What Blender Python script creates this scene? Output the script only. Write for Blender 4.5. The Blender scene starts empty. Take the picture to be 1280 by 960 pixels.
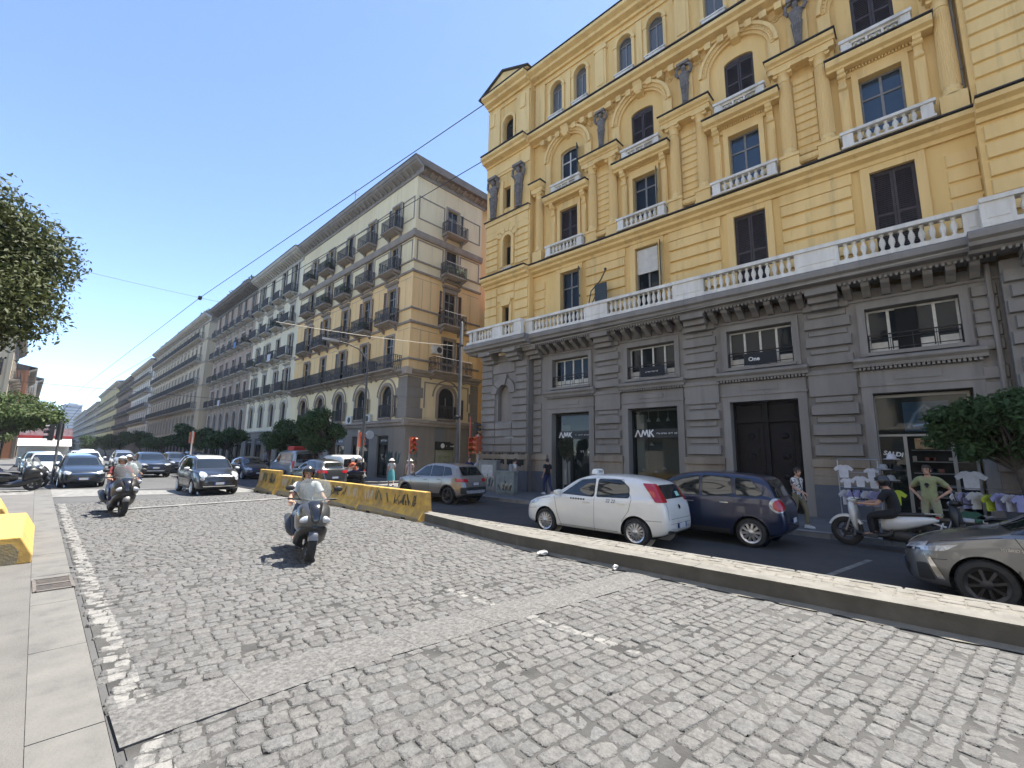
import bpy, bmesh, math, random
import numpy as np
from mathutils import Vector, Matrix
from mathutils.bvhtree import BVHTree
rad = math.radians
RNG = random.Random(7)
scene = bpy.context.scene
COL = scene.collection
H = 1.9                                  # height of the camera above the road

# ------------------------------------------------------------------ materials
MATS = {}
def _nodes(name):
    m = bpy.data.materials.new(name); m.use_nodes = True
    nt = m.node_tree; b = nt.nodes['Principled BSDF']
    return m, nt, b
def rgb(c): return (c[0], c[1], c[2], 1.0)
def mat(name, c, rough=.6, metal=0., c2=None, scale=3., bump=0., bscale=None, detail=5., coat=0., spec=.5,
        emit=None, estr=0., attr=False, streak=False, alpha=None, lo=.35, hi=.65, grime=0.):
    """surface colour with an optional second colour mixed in by noise (dirt, wear), and noise bump"""
    if name in MATS: return MATS[name]
    m, nt, b = _nodes(name); N, L = nt.nodes, nt.links
    b.inputs['Base Color'].default_value = rgb(c)
    b.inputs['Roughness'].default_value = rough
    b.inputs['Metallic'].default_value = metal
    b.inputs['Specular IOR Level'].default_value = spec
    if coat:
        b.inputs['Coat Weight'].default_value = coat; b.inputs['Coat Roughness'].default_value = .04
    tc = N.new('ShaderNodeTexCoord')
    out = None
    if c2 is not None:
        n = N.new('ShaderNodeTexNoise'); n.inputs['Scale'].default_value = scale; n.inputs['Detail'].default_value = detail
        n.inputs['Roughness'].default_value = .62
        if streak:
            mp = N.new('ShaderNodeMapping'); mp.inputs['Scale'].default_value = (1, 1, .14)
            L.new(tc.outputs['Object'], mp.inputs['Vector']); L.new(mp.outputs['Vector'], n.inputs['Vector'])
        else:
            L.new(tc.outputs['Object'], n.inputs['Vector'])
        r = N.new('ShaderNodeMapRange'); r.inputs['From Min'].default_value = lo; r.inputs['From Max'].default_value = hi
        L.new(n.outputs['Fac'], r.inputs['Value'])
        mx = N.new('ShaderNodeMix'); mx.data_type = 'RGBA'
        mx.inputs['A'].default_value = rgb(c); mx.inputs['B'].default_value = rgb(c2)
        L.new(r.outputs['Result'], mx.inputs['Factor']); out = mx.outputs['Result']
    if grime:                                      # soot runs and damp patches with shapes of their own
        g = N.new('ShaderNodeTexNoise'); g.inputs['Scale'].default_value = 1.7; g.inputs['Detail'].default_value = 7; g.inputs['Roughness'].default_value = .7
        gm = N.new('ShaderNodeMapping'); gm.inputs['Scale'].default_value = (1.3,1.3,.1 if streak else 1.3); L.new(tc.outputs['Object'], gm.inputs['Vector']); L.new(gm.outputs['Vector'], g.inputs['Vector'])
        gr = N.new('ShaderNodeMapRange'); gr.inputs['From Min'].default_value = .54; gr.inputs['From Max'].default_value = .72; gr.inputs['To Max'].default_value = grime; L.new(g.outputs['Fac'], gr.inputs['Value'])
        gx = N.new('ShaderNodeMix'); gx.data_type = 'RGBA'; gx.inputs['B'].default_value = (c[0]*.42,c[1]*.43,c[2]*.5,1)
        L.new(out, gx.inputs['A']) if out is not None else None
        L.new(gr.outputs['Result'], gx.inputs['Factor']); out = gx.outputs['Result']
    if attr:
        a = N.new('ShaderNodeAttribute'); a.attribute_name = 'tone'
        mu = N.new('ShaderNodeMix'); mu.data_type = 'RGBA'; mu.blend_type = 'MULTIPLY'; mu.inputs['Factor'].default_value = 1
        if out is None: mu.inputs['A'].default_value = rgb(c)
        else: L.new(out, mu.inputs['A'])
        L.new(a.outputs['Color'], mu.inputs['B']); out = mu.outputs['Result']
    if out is not None: L.new(out, b.inputs['Base Color'])
    if bump:
        n2 = N.new('ShaderNodeTexNoise'); n2.inputs['Scale'].default_value = bscale or scale * 4; n2.inputs['Detail'].default_value = 6
        L.new(tc.outputs['Object'], n2.inputs['Vector'])
        bp = N.new('ShaderNodeBump'); bp.inputs['Strength'].default_value = bump; bp.inputs['Distance'].default_value = .02
        L.new(n2.outputs['Fac'], bp.inputs['Height']); L.new(bp.outputs['Normal'], b.inputs['Normal'])
    if emit:
        b.inputs['Emission Color'].default_value = rgb(emit); b.inputs['Emission Strength'].default_value = estr
    if alpha is not None:
        b.inputs['Alpha'].default_value = alpha
    MATS[name] = m
    return m
def glass_mat(name, tint, rough=.03, trans=.0):
    """window glass: dark glossy pane, or partly see-through when trans > 0"""
    if name in MATS: return MATS[name]
    m, nt, b = _nodes(name)
    b.inputs['Base Color'].default_value = rgb(tint); b.inputs['Roughness'].default_value = rough
    b.inputs['Specular IOR Level'].default_value = .9
    if trans:
        t = nt.nodes.new('ShaderNodeBsdfTransparent'); t.inputs['Color'].default_value = (.82, .88, .87, 1)
        mx = nt.nodes.new('ShaderNodeMixShader'); mx.inputs['Fac'].default_value = trans
        nt.links.new(b.outputs[0], mx.inputs[1]); nt.links.new(t.outputs[0], mx.inputs[2])
        nt.links.new(mx.outputs[0], nt.nodes['Material Output'].inputs['Surface'])
    MATS[name] = m
    return m

# ------------------------------------------------------------------ meshes
class MB:
    """collects shapes into one mesh"""
    def __init__(s, T=None): s.v = []; s.f = []; s.m = []; s.T = T
    def add(s, vs, fs, mi=0):
        o = len(s.v)
        if s.T is not None: vs = [tuple(s.T @ Vector(p)) for p in vs]
        s.v.extend([tuple(p) for p in vs]); s.f.extend([tuple(i + o for i in f) for f in fs]); s.m.extend([mi] * len(fs)); return s
    def box(s, x0, x1, y0, y1, z0, z1, mi=0):
        return s.add([(x0,y0,z0),(x1,y0,z0),(x1,y1,z0),(x0,y1,z0),(x0,y0,z1),(x1,y0,z1),(x1,y1,z1),(x0,y1,z1)],
                     [(0,3,2,1),(4,5,6,7),(0,1,5,4),(1,2,6,5),(2,3,7,6),(3,0,4,7)], mi)
    def cbox(s, c, d, mi=0, rz=0., ry=0., rx=0.):
        M = Matrix.Translation(c) @ Matrix.Rotation(rz,4,'Z') @ Matrix.Rotation(ry,4,'Y') @ Matrix.Rotation(rx,4,'X')
        q = MB(M); q.box(-d[0]/2,d[0]/2,-d[1]/2,d[1]/2,-d[2]/2,d[2]/2); return s.add(q.v, q.f, mi)
    def prism(s, pts, ax, a, b, mi=0):
        """polygon pts extruded along axis ax from a to b; pts are the two other axes in xyz order"""
        n = len(pts)
        def P(p, t): return (t,p[0],p[1]) if ax == 'x' else ((p[0],t,p[1]) if ax == 'y' else (p[0],p[1],t))
        return s.add([P(p,a) for p in pts]+[P(p,b) for p in pts],
              [tuple(range(n)), tuple(range(2*n-1,n-1,-1))]+[(i,(i+1)%n,n+(i+1)%n,n+i) for i in range(n)], mi)
    def tube(s, pts, r, n=8, mi=0, cap=True):
        pts = [Vector(p) for p in pts]; rs = r if isinstance(r,(list,tuple)) else [r]*len(pts)
        vs = []; fs = []; up = Vector((0,0,1)); prev = None
        for i,p in enumerate(pts):
            d = (pts[min(i+1,len(pts)-1)]-pts[max(i-1,0)])
            d = d.normalized() if d.length > 1e-9 else Vector((0,0,1))
            if prev is None:
                a = d.cross(up if abs(d.z) < .95 else Vector((1,0,0))).normalized()
            else:
                a = (prev - d*prev.dot(d)); a = a.normalized() if a.length > 1e-6 else d.orthogonal().normalized()
            prev = a; b = d.cross(a)
            for k in range(n):
                t = 2*math.pi*k/n; vs.append(p + (a*math.cos(t)+b*math.sin(t))*rs[i])
        for i in range(len(pts)-1):
            for k in range(n):
                k2 = (k+1)%n; fs.append((i*n+k,i*n+k2,(i+1)*n+k2,(i+1)*n+k))
        if cap: fs.append(tuple(range(n-1,-1,-1))); fs.append(tuple((len(pts)-1)*n+k for k in range(n)))
        return s.add(vs, fs, mi)
    def lathe(s, prof, c=(0,0,0), n=16, mi=0, ax='z', cap=True):
        vs = []; fs = []
        for r,z in prof:
            for k in range(n):
                t = 2*math.pi*k/n; x,y = r*math.cos(t), r*math.sin(t)
                p = (x,y,z) if ax == 'z' else ((x,z,y) if ax == 'y' else (z,x,y))
                vs.append((p[0]+c[0],p[1]+c[1],p[2]+c[2]))
        for i in range(len(prof)-1):
            for k in range(n):
                k2 = (k+1)%n; fs.append((i*n+k,i*n+k2,(i+1)*n+k2,(i+1)*n+k))
        if cap: fs.append(tuple(range(n-1,-1,-1))); fs.append(tuple((len(prof)-1)*n+k for k in range(n)))
        return s.add(vs, fs, mi)
    def ball(s, c, r, n=12, mi=0, M=None):
        rx,ry,rz = r if isinstance(r,(tuple,list)) else (r,r,r)
        vs = []; fs = []; h = n//2
        for i in range(h+1):
            t = math.pi*i/h
            for k in range(n):
                p = 2*math.pi*k/n; q = Vector((rx*math.sin(t)*math.cos(p), ry*math.sin(t)*math.sin(p), rz*math.cos(t)))
                if M is not None: q = M @ q
                vs.append((q.x+c[0],q.y+c[1],q.z+c[2]))
        for i in range(h):
            for k in range(n):
                k2 = (k+1)%n; fs.append((i*n+k,(i+1)*n+k,(i+1)*n+k2,i*n+k2))
        return s.add(vs, fs, mi)
    def loft(s, rings, mi=0, cap=True, closed=True):
        n = len(rings[0]); vs = [p for r in rings for p in r]; fs = []
        for i in range(len(rings)-1):
            for k in range(n if closed else n-1):
                k2 = (k+1)%n; fs.append((i*n+k,i*n+k2,(i+1)*n+k2,(i+1)*n+k))
        if cap and closed: fs.append(tuple(range(n-1,-1,-1))); fs.append(tuple((len(rings)-1)*n+k for k in range(n)))
        return s.add(vs, fs, mi)
    def mesh(s, name, mats, smooth=None):
        me = bpy.data.meshes.new(name); me.from_pydata(s.v, [], s.f)
        for m in (mats if isinstance(mats,(list,tuple)) else [mats]): me.materials.append(m)
        if any(s.m): me.polygons.foreach_set('material_index', s.m)
        if smooth is not None:
            me.shade_smooth()
            if smooth < 180: me.set_sharp_from_angle(angle=rad(smooth))
        me.update(); return me
    def obj(s, name, mats, parent=None, smooth=None, loc=None, rot=None, bevel=0.):
        return link(name, s.mesh(name, mats, smooth), parent, loc, rot, bevel)
def link(name, me, parent=None, loc=None, rot=None, bevel=0.):
    o = bpy.data.objects.new(name, me); COL.objects.link(o)
    if parent is not None: o.parent = parent
    if loc is not None: o.location = loc
    if rot is not None: o.rotation_euler = rot if isinstance(rot,(tuple,list)) else (0,0,rot)
    if bevel:
        b = o.modifiers.new('edge','BEVEL'); b.width = bevel; b.segments = 2; b.limit_method = 'ANGLE'; b.angle_limit = rad(40)
    return o
def tag(o, label=None, cat=None, group=None, kind=None):
    if label: o['label'] = label
    if cat: o['category'] = cat
    if group: o['group'] = group
    if kind: o['kind'] = kind
    return o
def thing(name, label, cat, loc=(0,0,0), rz=0., group=None):
    o = bpy.data.objects.new(name, None); COL.objects.link(o); o.empty_display_size = .2
    o.location = loc; o.rotation_euler = (0,0,rz); return tag(o, label, cat, group)
def struct(o): o['kind'] = 'structure'; return o
def kids(o): return [c for c in bpy.data.objects if c.parent is o]
def dup(root, loc=None, rz=None, label=None, group=None, paint=None):
    """copy of a thing with copies of its parts and sub-parts; paint = {material name: material} for this copy only"""
    def cp(o, par):
        c = o.copy(); COL.objects.link(c)
        if par is not None: c.parent = par
        if paint and o.type == 'MESH':
            for i,sl in enumerate(c.material_slots):
                if sl.material and sl.material.name in paint:
                    nm_ = paint[sl.material.name]; sl.link = 'OBJECT'; sl.material = nm_
        for ch in o.children: cp(ch, c)
        return c
    r = cp(root, root.parent)
    if loc is not None: r.location = loc
    if rz is not None: r.rotation_euler = (0,0,rz)
    if label: r['label'] = label
    if group: r['group'] = group
    return r
def arc(cx, cz, r, a0, a1, n): return [(cx+r*math.cos(rad(a0+(a1-a0)*i/n)), cz+r*math.sin(rad(a0+(a1-a0)*i/n))) for i in range(n+1)]
def text_mesh(body, size, depth=.004, shear=0., bold=0., space=1., M=None):
    """letters as a mesh in the xy plane, centred"""
    c = bpy.data.curves.new('letters','FONT'); c.body = body; c.size = size; c.extrude = depth; c.shear = shear; c.offset = bold
    c.space_character = space; c.align_x = 'CENTER'; c.align_y = 'CENTER'; c.resolution_u = 3
    o = bpy.data.objects.new('letters', c); COL.objects.link(o)
    bpy.context.view_layer.update()
    me = bpy.data.meshes.new_from_object(o.evaluated_get(bpy.context.evaluated_depsgraph_get()))
    bpy.data.objects.remove(o); bpy.data.curves.remove(c)
    if M is not None: me.transform(M)
    return me
def me_obj(name, me, m, parent=None, loc=None, rot=None):
    me.materials.clear(); me.materials.append(m); me.name = name
    return link(name, me, parent, loc, rot)
def pchip(pts):
    """monotone interpolation through control points"""
    X = [p[0] for p in pts]; Y = [p[1] for p in pts]; n = len(X)
    h = [X[i+1]-X[i] for i in range(n-1)]; d = [(Y[i+1]-Y[i])/h[i] for i in range(n-1)]
    m = [0.]*n; m[0] = d[0]; m[-1] = d[-1]
    for i in range(1,n-1):
        if d[i-1]*d[i] <= 0: m[i] = 0.
        else:
            w1 = 2*h[i]+h[i-1]; w2 = h[i]+2*h[i-1]; m[i] = (w1+w2)/(w1/d[i-1]+w2/d[i])
    def f(x):
        if x <= X[0]: return Y[0]
        if x >= X[-1]: return Y[-1]
        i = 0
        while x > X[i+1]: i += 1
        t = (x-X[i])/h[i]
        return (Y[i]*(1+2*t)*(1-t)**2 + m[i]*h[i]*t*(1-t)**2 + Y[i+1]*t*t*(3-2*t) + m[i+1]*h[i]*t*t*(t-1))
    return f

# ------------------------------------------------------------------ camera, sun, sky
def setup_view():
    cam = bpy.data.cameras.new('camera'); co = bpy.data.objects.new('camera', cam); COL.objects.link(co)
    cam.sensor_width = 36; cam.sensor_fit = 'HORIZONTAL'; cam.lens = 556.8/1280*36; cam.clip_start = .1; cam.clip_end = 5000
    y,p,r = rad(47.176), rad(8.881), rad(.8285)
    f = Vector((math.sin(y)*math.cos(p), math.cos(y)*math.cos(p), math.sin(p)))
    r0 = Vector((math.cos(y), -math.sin(y), 0)); u0 = r0.cross(f)
    R_ = r0*math.cos(r)+u0*math.sin(r); U_ = u0*math.cos(r)-r0*math.sin(r)
    M = Matrix(((R_.x,U_.x,-f.x,0),(R_.y,U_.y,-f.y,0),(R_.z,U_.z,-f.z,H),(0,0,0,1)))
    co.matrix_world = M; scene.camera = co
    el, azx, azy = rad(SUN_EL), math.cos(rad(SUN_AZ)), math.sin(rad(SUN_AZ))     # azimuth measured from +X towards +Y
    S = Vector((math.cos(el)*azx, math.cos(el)*azy, math.sin(el)))
    l = bpy.data.lights.new('sun','SUN'); l.energy = SUN_W; l.angle = rad(.5); l.color = (1,.95,.87)
    lo = bpy.data.objects.new('sun', l); COL.objects.link(lo); lo.location = (0,0,60)
    lo.rotation_euler = S.to_track_quat('Z','Y').to_euler()
    w = bpy.data.worlds.new('World'); scene.world = w; w.use_nodes = True; nt = w.node_tree
    sky = nt.nodes.new('ShaderNodeTexSky'); sky.sky_type = 'NISHITA'; sky.sun_disc = False
    sky.sun_elevation = el; sky.sun_rotation = math.atan2(S.x, S.y); sky.air_density = SKY_AIR; sky.dust_density = SKY_DUST; sky.ozone_density = SKY_OZ; sky.altitude = 0
    bg = nt.nodes['Background']; bg.inputs['Strength'].default_value = SKY_W; nt.links.new(sky.outputs[0], bg.inputs[0])
    v = scene.view_settings; v.view_transform = 'Standard'; v.look = 'None'; v.gamma = 1; v.exposure = EXPO; v.use_curve_mapping = False
    scene.cycles.use_denoising = True; scene.cycles.max_bounces = 6; scene.cycles.diffuse_bounces = 3; scene.cycles.glossy_bounces = 3
    scene.cycles.transparent_max_bounces = 12; scene.cycles.transmission_bounces = 4; scene.cycles.caustics_reflective = False; scene.cycles.caustics_refractive = False
    scene.cycles.sample_clamp_indirect = 6
SUN_EL, SUN_AZ, SUN_W = 70.2, -7., 4.5
SKY_W, SKY_AIR, SKY_DUST, SKY_OZ, EXPO = .15, .62, .1, 1.4, 1.47
setup_view()
# ------------------------------------------------------------------ ground, roads, pavements
M_asph = mat('asphalt', (.04,.041,.044), .85, c2=(.062,.062,.062), scale=.9, bump=.5, bscale=90)
M_asph_far = mat('asphalt_sunworn', (.072,.072,.071), .85, c2=(.1,.099,.095), grime=.5, scale=.5, bump=.5, bscale=70)
M_sett = mat('basalt_sett', (.148,.146,.14), .75, c2=(.083,.082,.08), scale=24, detail=8, bump=1., bscale=42, lo=.36, hi=.66, attr=True)
def painted_lines(m):
    '''traffic paint on the stones: the left edge line and one lane dash, worn by noise'''
    nt = m.node_tree; N, L = nt.nodes, nt.links; b = N['Principled BSDF']
    src = b.inputs['Base Color'].links[0].from_socket
    tc = N.new('ShaderNodeTexCoord'); sp = N.new('ShaderNodeSeparateXYZ'); L.new(tc.outputs['Object'], sp.inputs[0])
    def M(op, a, c=None, d=None):
        n = N.new('ShaderNodeMath'); n.operation = op
        for k,v in enumerate((a,c,d)):
            if v is None: continue
            if isinstance(v,(int,float)): n.inputs[k].default_value = v
            else: L.new(v, n.inputs[k])
        return n.outputs[0]
    x, y = sp.outputs[0], sp.outputs[1]
    nz = N.new('ShaderNodeTexNoise'); nz.inputs['Scale'].default_value = 9; nz.inputs['Detail'].default_value = 8; L.new(tc.outputs['Object'], nz.inputs['Vector'])
    wob = M('MULTIPLY', M('SUBTRACT', nz.outputs['Fac'], .5), .06)
    e1 = M('LESS_THAN', M('ABSOLUTE', M('ADD', M('SUBTRACT', x, M('MULTIPLY_ADD', y, .017, .71)), wob)), .088)
    e2 = M('MULTIPLY', M('LESS_THAN', M('ABSOLUTE', M('ADD', M('SUBTRACT', x, 4.26), wob)), .058), M('LESS_THAN', M('ABSOLUTE', M('SUBTRACT', y, 3.65)), 1.42))
    wear = N.new('ShaderNodeMapRange'); L.new(nz.outputs['Fac'], wear.inputs['Value']); wear.inputs['From Min'].default_value = .36; wear.inputs['From Max'].default_value = .55
    f = M('MULTIPLY', M('MAXIMUM', e1, M('MULTIPLY', e2, 1.)), M('MULTIPLY', wear.outputs[0], .6))
    mx = N.new('ShaderNodeMix'); mx.data_type = 'RGBA'; L.new(f, mx.inputs['Factor']); L.new(src, mx.inputs['A']); mx.inputs['B'].default_value = (.3,.292,.27,1)
    L.new(mx.outputs['Result'], b.inputs['Base Color'])
painted_lines(M_sett)
M_joint = mat('joint_sand', (.082,.08,.076), .95, c2=(.042,.041,.039), scale=1.1, bump=.6, bscale=60, lo=.42, hi=.6)
M_slab = mat('pale_slab', (.155,.15,.136), .8, c2=(.115,.112,.104), grime=.5, scale=2.2, bump=.35, bscale=45)
M_slab2 = mat('pavement_stone', (.1,.1,.102), .8, c2=(.14,.137,.133), scale=1.5, bump=.4, bscale=40)
M_curb = mat('kerb_stone', (.185,.177,.156), .8, c2=(.125,.118,.103), grime=.5, scale=3., bump=.5, bscale=40)
M_curbbrick = mat('kerb_top_block', (.205,.195,.172), .85, c2=(.155,.145,.125), scale=5., bump=.5, bscale=50, attr=True)
M_paint = mat('road_paint', (.36,.352,.327), .75, c2=(.18,.176,.17), scale=7, bump=.4, bscale=60, lo=.45, hi=.62)
M_paint2 = mat('worn_road_paint', (.25,.245,.226), .8, c2=(.12,.118,.113), scale=3.5, bump=.4, bscale=60, lo=.38, hi=.66)
M_crackdirt = mat('soil_dirt', (.2,.18,.15), .95, c2=(.12,.11,.1), scale=4)

def sheet(name, quad, z, m, thick=0.):
    b = MB(); n = len(quad)
    if thick: b.prism(quad, 'z', z-thick, z)
    else: b.add([(x,y,z) for x,y in quad], [tuple(range(n))])
    return struct(b.obj(name, m))
sheet('ground', [(-900,-900),(900,-900),(900,1500),(-900,1500)], -.03, M_asph)
def lx(y): return .55+.017*y                                # line of the left gutter strip's road side
sheet('road', [(lx(-12),-12),(7.6,-12),(7.9,60),(16.5,60),(16,420),(lx(420)-6,420),(lx(60),60)], 0., M_asph_far)
sheet('side_road', [(7.3,-40),(13.2,-40),(13.2,18.2),(40,18.2),(40,24.2),(13.6,24.2),(14.6,60),(7.9,60),(7.85,10)], .004, M_asph)

def setts(name, poly_in, ang, y0, y1, x0, x1, su, sv, gap, seed, dome=.012, tone=(.72,1.12), hz=.0, mats=None, jit=.012, ranch=.0):
    """individually laid stones: each with its own size, tilt, tone and rounded rough top"""
    rg = np.random.default_rng(seed)
    ca, sa = math.cos(ang), math.sin(ang); e1 = np.array([ca,sa]); e2 = np.array([-sa,ca])
    cs = []
    cx, cy = (x0+x1)/2, (y0+y1)/2; Ru = (x1-x0)/2+abs(y1-y0)*abs(sa)/2+1; Rv = (y1-y0)/2+abs(x1-x0)*abs(sa)/2+1
    v = -Rv
    while v < Rv:
        w = sv*rg.uniform(.9,1.12); u = -Ru+rg.uniform(0,su)
        wav = rg.uniform(-.006,.006)
        while u < Ru:
            l = su*rg.uniform(.78,1.3)
            vv = v + .04*math.sin(u*.45)*math.cos(v*.12)+ wav*math.sin(u*1.7)
            c = np.array([cx,cy])+e1*(u+l/2)+e2*(vv+w/2)
            if poly_in(c[0],c[1]): cs.append((c[0],c[1],l,w))
            u += l
        v += w
    cs = np.array(cs); n = len(cs)
    g = np.array([-1,-.72,0,.72,1.]); G = np.array([(a,b) for b in g for a in g])           # 5 x 5 top
    edge = np.maximum(abs(G[:,0]),abs(G[:,1])) > .9
    corner = (abs(G[:,0]) > .9) & (abs(G[:,1]) > .9)
    G2 = G.copy(); G2[corner] *= .9
    ring = [0,1,2,3,4,9,14,19,24,23,22,21,20,15,10,5]
    hl = (cs[:,2]-gap*rg.uniform(.6,1.7,n))/2; hw = (cs[:,3]-gap*rg.uniform(.6,1.7,n))/2
    P = np.zeros((n,41,3)); ju = rg.normal(0,jit,(n,25)); jv = rg.normal(0,jit,(n,25))
    ju[:,12] = 0
    a = rg.normal(0,.035,n)
    U = G2[None,:,0]*hl[:,None]+ju; V = G2[None,:,1]*hw[:,None]+jv
    Ux = U*np.cos(a)[:,None]-V*np.sin(a)[:,None]; Vx = U*np.sin(a)[:,None]+V*np.cos(a)[:,None]
    P[:,:25,0] = cs[:,0,None]+Ux*ca-Vx*sa; P[:,:25,1] = cs[:,1,None]+Ux*sa+Vx*ca
    tz = np.where(edge,0.,dome)[None,:]+rg.normal(0,.0036,(n,25))
    P[:,:25,2] = hz+.012+tz+rg.normal(0,.004,n)[:,None]+Ux*rg.normal(0,.03,n)[:,None]+Vx*rg.normal(0,.03,n)[:,None]
    P[:,25:,:] = P[:,ring,:]; P[:,25:,2] = hz-.05
    top = [(r*5+c,r*5+c+1,(r+1)*5+c+1,(r+1)*5+c) for r in range(4) for c in range(4)]
    side = [(ring[k],25+k,25+(k+1)%16,ring[(k+1)%16]) for k in range(16)]
    F = np.array(top+side); F = (F[None]+(np.arange(n)*41)[:,None,None]).reshape(-1,4)
    me = bpy.data.meshes.new(name); me.vertices.add(n*41); me.vertices.foreach_set('co', P.reshape(-1).astype(np.float32))
    me.loops.add(len(F)*4); me.loops.foreach_set('vertex_index', F.reshape(-1).astype(np.int32))
    me.polygons.add(len(F)); me.polygons.foreach_set('loop_start', np.arange(0,len(F)*4,4,dtype=np.int32))
    me.update(calc_edges=True); me.shade_smooth()
    t = rg.uniform(tone[0],tone[1],n); warm = rg.normal(.006,.009,n)
    C = np.ones((n,41,4),np.float32); C[:,:,0] = (t*(1+warm))[:,None]; C[:,:,1] = t[:,None]; C[:,:,2] = (t*(1-warm))[:,None]
    at = me.color_attributes.new('tone','FLOAT_COLOR','POINT'); at.data.foreach_set('color', C.reshape(-1))
    me.materials.append(mats or M_sett)
    return struct(link(name, me))
def kx(y): return 7.03+max(0,(y-6.5))*.15 if y < 10.5 else 7.62
def sl(y): return .1
def yb(x): return 4.22 if x < 2 else 4.22-.145*(x-2)
BAND = lambda x,y: abs(y-yb(x)) < .225
far_end = lambda x: 21.6
sheet('sett_bed', [(lx(-3.4)+.05,-3.4),(7.02,-3.4),(7.06,6.5),(7.6,10.2),(7.62,21.7),(lx(21.7)+.05,21.7)], .0095, M_joint)
setts('road_setts', lambda x,y: lx(y)+.06 < x < kx(y)-.13 and -3.3 < y < 9.2-.12*x and not BAND(x,y), rad(-9.5), -3.4, 10, .4, 7.8, .160, .146, .007, 3, dome=.005, jit=.006, tone=(.86,1.1))
setts('road_setts', lambda x,y: lx(y)+.06 < x < kx(y)-.13 and 9.2-.12*x <= y < far_end(x), rad(7), 7, 22, .4, 7.8, .16, .12, .008, 5, jit=.007, dome=.006, tone=(.84,1.1))
# strips of long dressed slabs crossing the setts
M_tool = mat('tooled_slab', (.165,.162,.154), .8, c2=(.075,.073,.07), scale=26, detail=8, bump=1., bscale=34, lo=.36, hi=.62)
b = MB(); x = .64; r_ = random.Random(8)
while x < 6.95:
    l = min(r_.uniform(.7,.95), 7.0-x); e = .008; dz = r_.uniform(-.002,.002)
    q = [(x+e,yb(x)-.28),(x+l-e,yb(x+l)-.28),(x+l-e,yb(x+l)+.28),(x+e,yb(x)+.28)]
    b.prism(q,'z',-.02,.0225+dz); x += l
struct(b.obj('road_slab_strip', M_tool, bevel=.006))
# white lines: paint laid over the stones
def paint(name, quad, z=.033, m=None):
    return sheet(name, quad, z, m or M_paint)
paint('stop_line', [(1.6,18.25),(7.4,18.7),(7.4,19.05),(1.6,18.6)], .04, M_paint2)
# worn pedestrian crossing: pale stone band between asphalt
paint('crossing_band', [(-.6,25.2),(7.6,22.6),(7.6,26.),(-.6,29.8)], .008, M_paint2)
paint('crossing_patch', [(3.4,26.6),(6.2,25.4),(6.4,26.6),(3.6,27.6)], .012, M_asph)
for i in range(5):
    paint('crossing_stripe', [(8.2+i*.95,19.6),(8.7+i*.95,19.6),(8.8+i*.95,22.6),(8.3+i*.95,22.6)], .01, M_paint2)
paint('parking_line', [(8.1,1.55),(11.1,.95),(11.1,1.05),(8.1,1.65)], .009, M_paint2)
paint('parking_line', [(8.1,-1.15),(13.1,-2.2),(13.1,-2.08),(8.1,-1.02)], .009, M_paint2)
for i in range(6): paint('cross_street_stripe', [(14.3,18.9+i*.9),(16.8,18.9+i*.9),(16.8,19.35+i*.9),(14.3,19.35+i*.9)], .010, M_paint)
# gutter strip of pale slabs on the left, slab by slab
b = MB(); y = -3.
r_ = random.Random(2)
while y < 27:
    l = r_.uniform(1.4,2.1); a0 = .18+.012*y; a1 = lx(y)
    c0 = .18+.012*(y+l); c1 = lx(y+l)
    b.add([(a0,y+.006,.03),(a1-.012,y+.006,.03+r_.uniform(-.003,.003)),(c1-.012,y+l-.006,.03),(c0,y+l-.006,.03),
           (a0,y+.006,-.02),(a1-.012,y+.006,-.02),(c1-.012,y+l-.006,-.02),(c0,y+l-.006,-.02)], [(0,1,2,3),(0,4,5,1),(1,5,6,2),(2,6,7,3),(3,7,4,0)])
    y += l
struct(b.obj('gutter_slabs', M_slab))
sheet('pavement_left', [(-7,-6),(.165,-6),(.18,0),(.44,22),(.5,26.5),(-7,26.5)], .022, mat('pavement_asphalt', (.145,.139,.128), .88, c2=(.115,.111,.103), grime=.5, scale=1.2, bump=.5, bscale=70))
sheet('pavement_left', [(-16,33),(-.9,33),(2.6,300),(-16,300)], .12, M_slab2, .12)
# right pavement with kerb
def pave(name, quad, z=.1):
    sheet(name, quad, z, M_slab2, z+.02)
pave('pavement_right', [(13.35,-40),(30,-40),(30,17.65),(14.6,17.65),(13.7,17.2),(13.35,16.2)])
pave('pavement_right', [(13.95,25.2),(14.6,24.2),(40,24.2),(40,25.),(20,60),(24,420),(20,420),(14.6,60)])
b = MB()
def kerbrun(pts, w=.28, z=.13):
    for (ax,ay),(bx,by) in zip(pts,pts[1:]):
        L_ = math.hypot(bx-ax,by-ay); n = max(1,round(L_/1.1)); dx,dy = (bx-ax)/L_,(by-ay)/L_; nx,ny = dy,-dx
        for i in range(n):
            t0,t1 = i*L_/n+.004,(i+1)*L_/n-.004
            p = [(ax+dx*t0,ay+dy*t0),(ax+dx*t1,ay+dy*t1)]
            b.prism([p[0],p[1],(p[1][0]+nx*w,p[1][1]+ny*w),(p[0][0]+nx*w,p[0][1]+ny*w)],'z',-.02,z)
kerbrun([(13.2,-40),(13.2,16.2),(13.6,17.25),(14.5,17.8),(30,17.8)])
kerbrun([(30,24.05),(14.5,24.05),(13.75,25.1),(14.4,60),(19.8,420)])
struct(b.obj('kerb_right', mat('grey_kerb', (.25,.245,.235), .8, c2=(.18,.18,.175), scale=3, bump=.4), bevel=.012))
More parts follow.
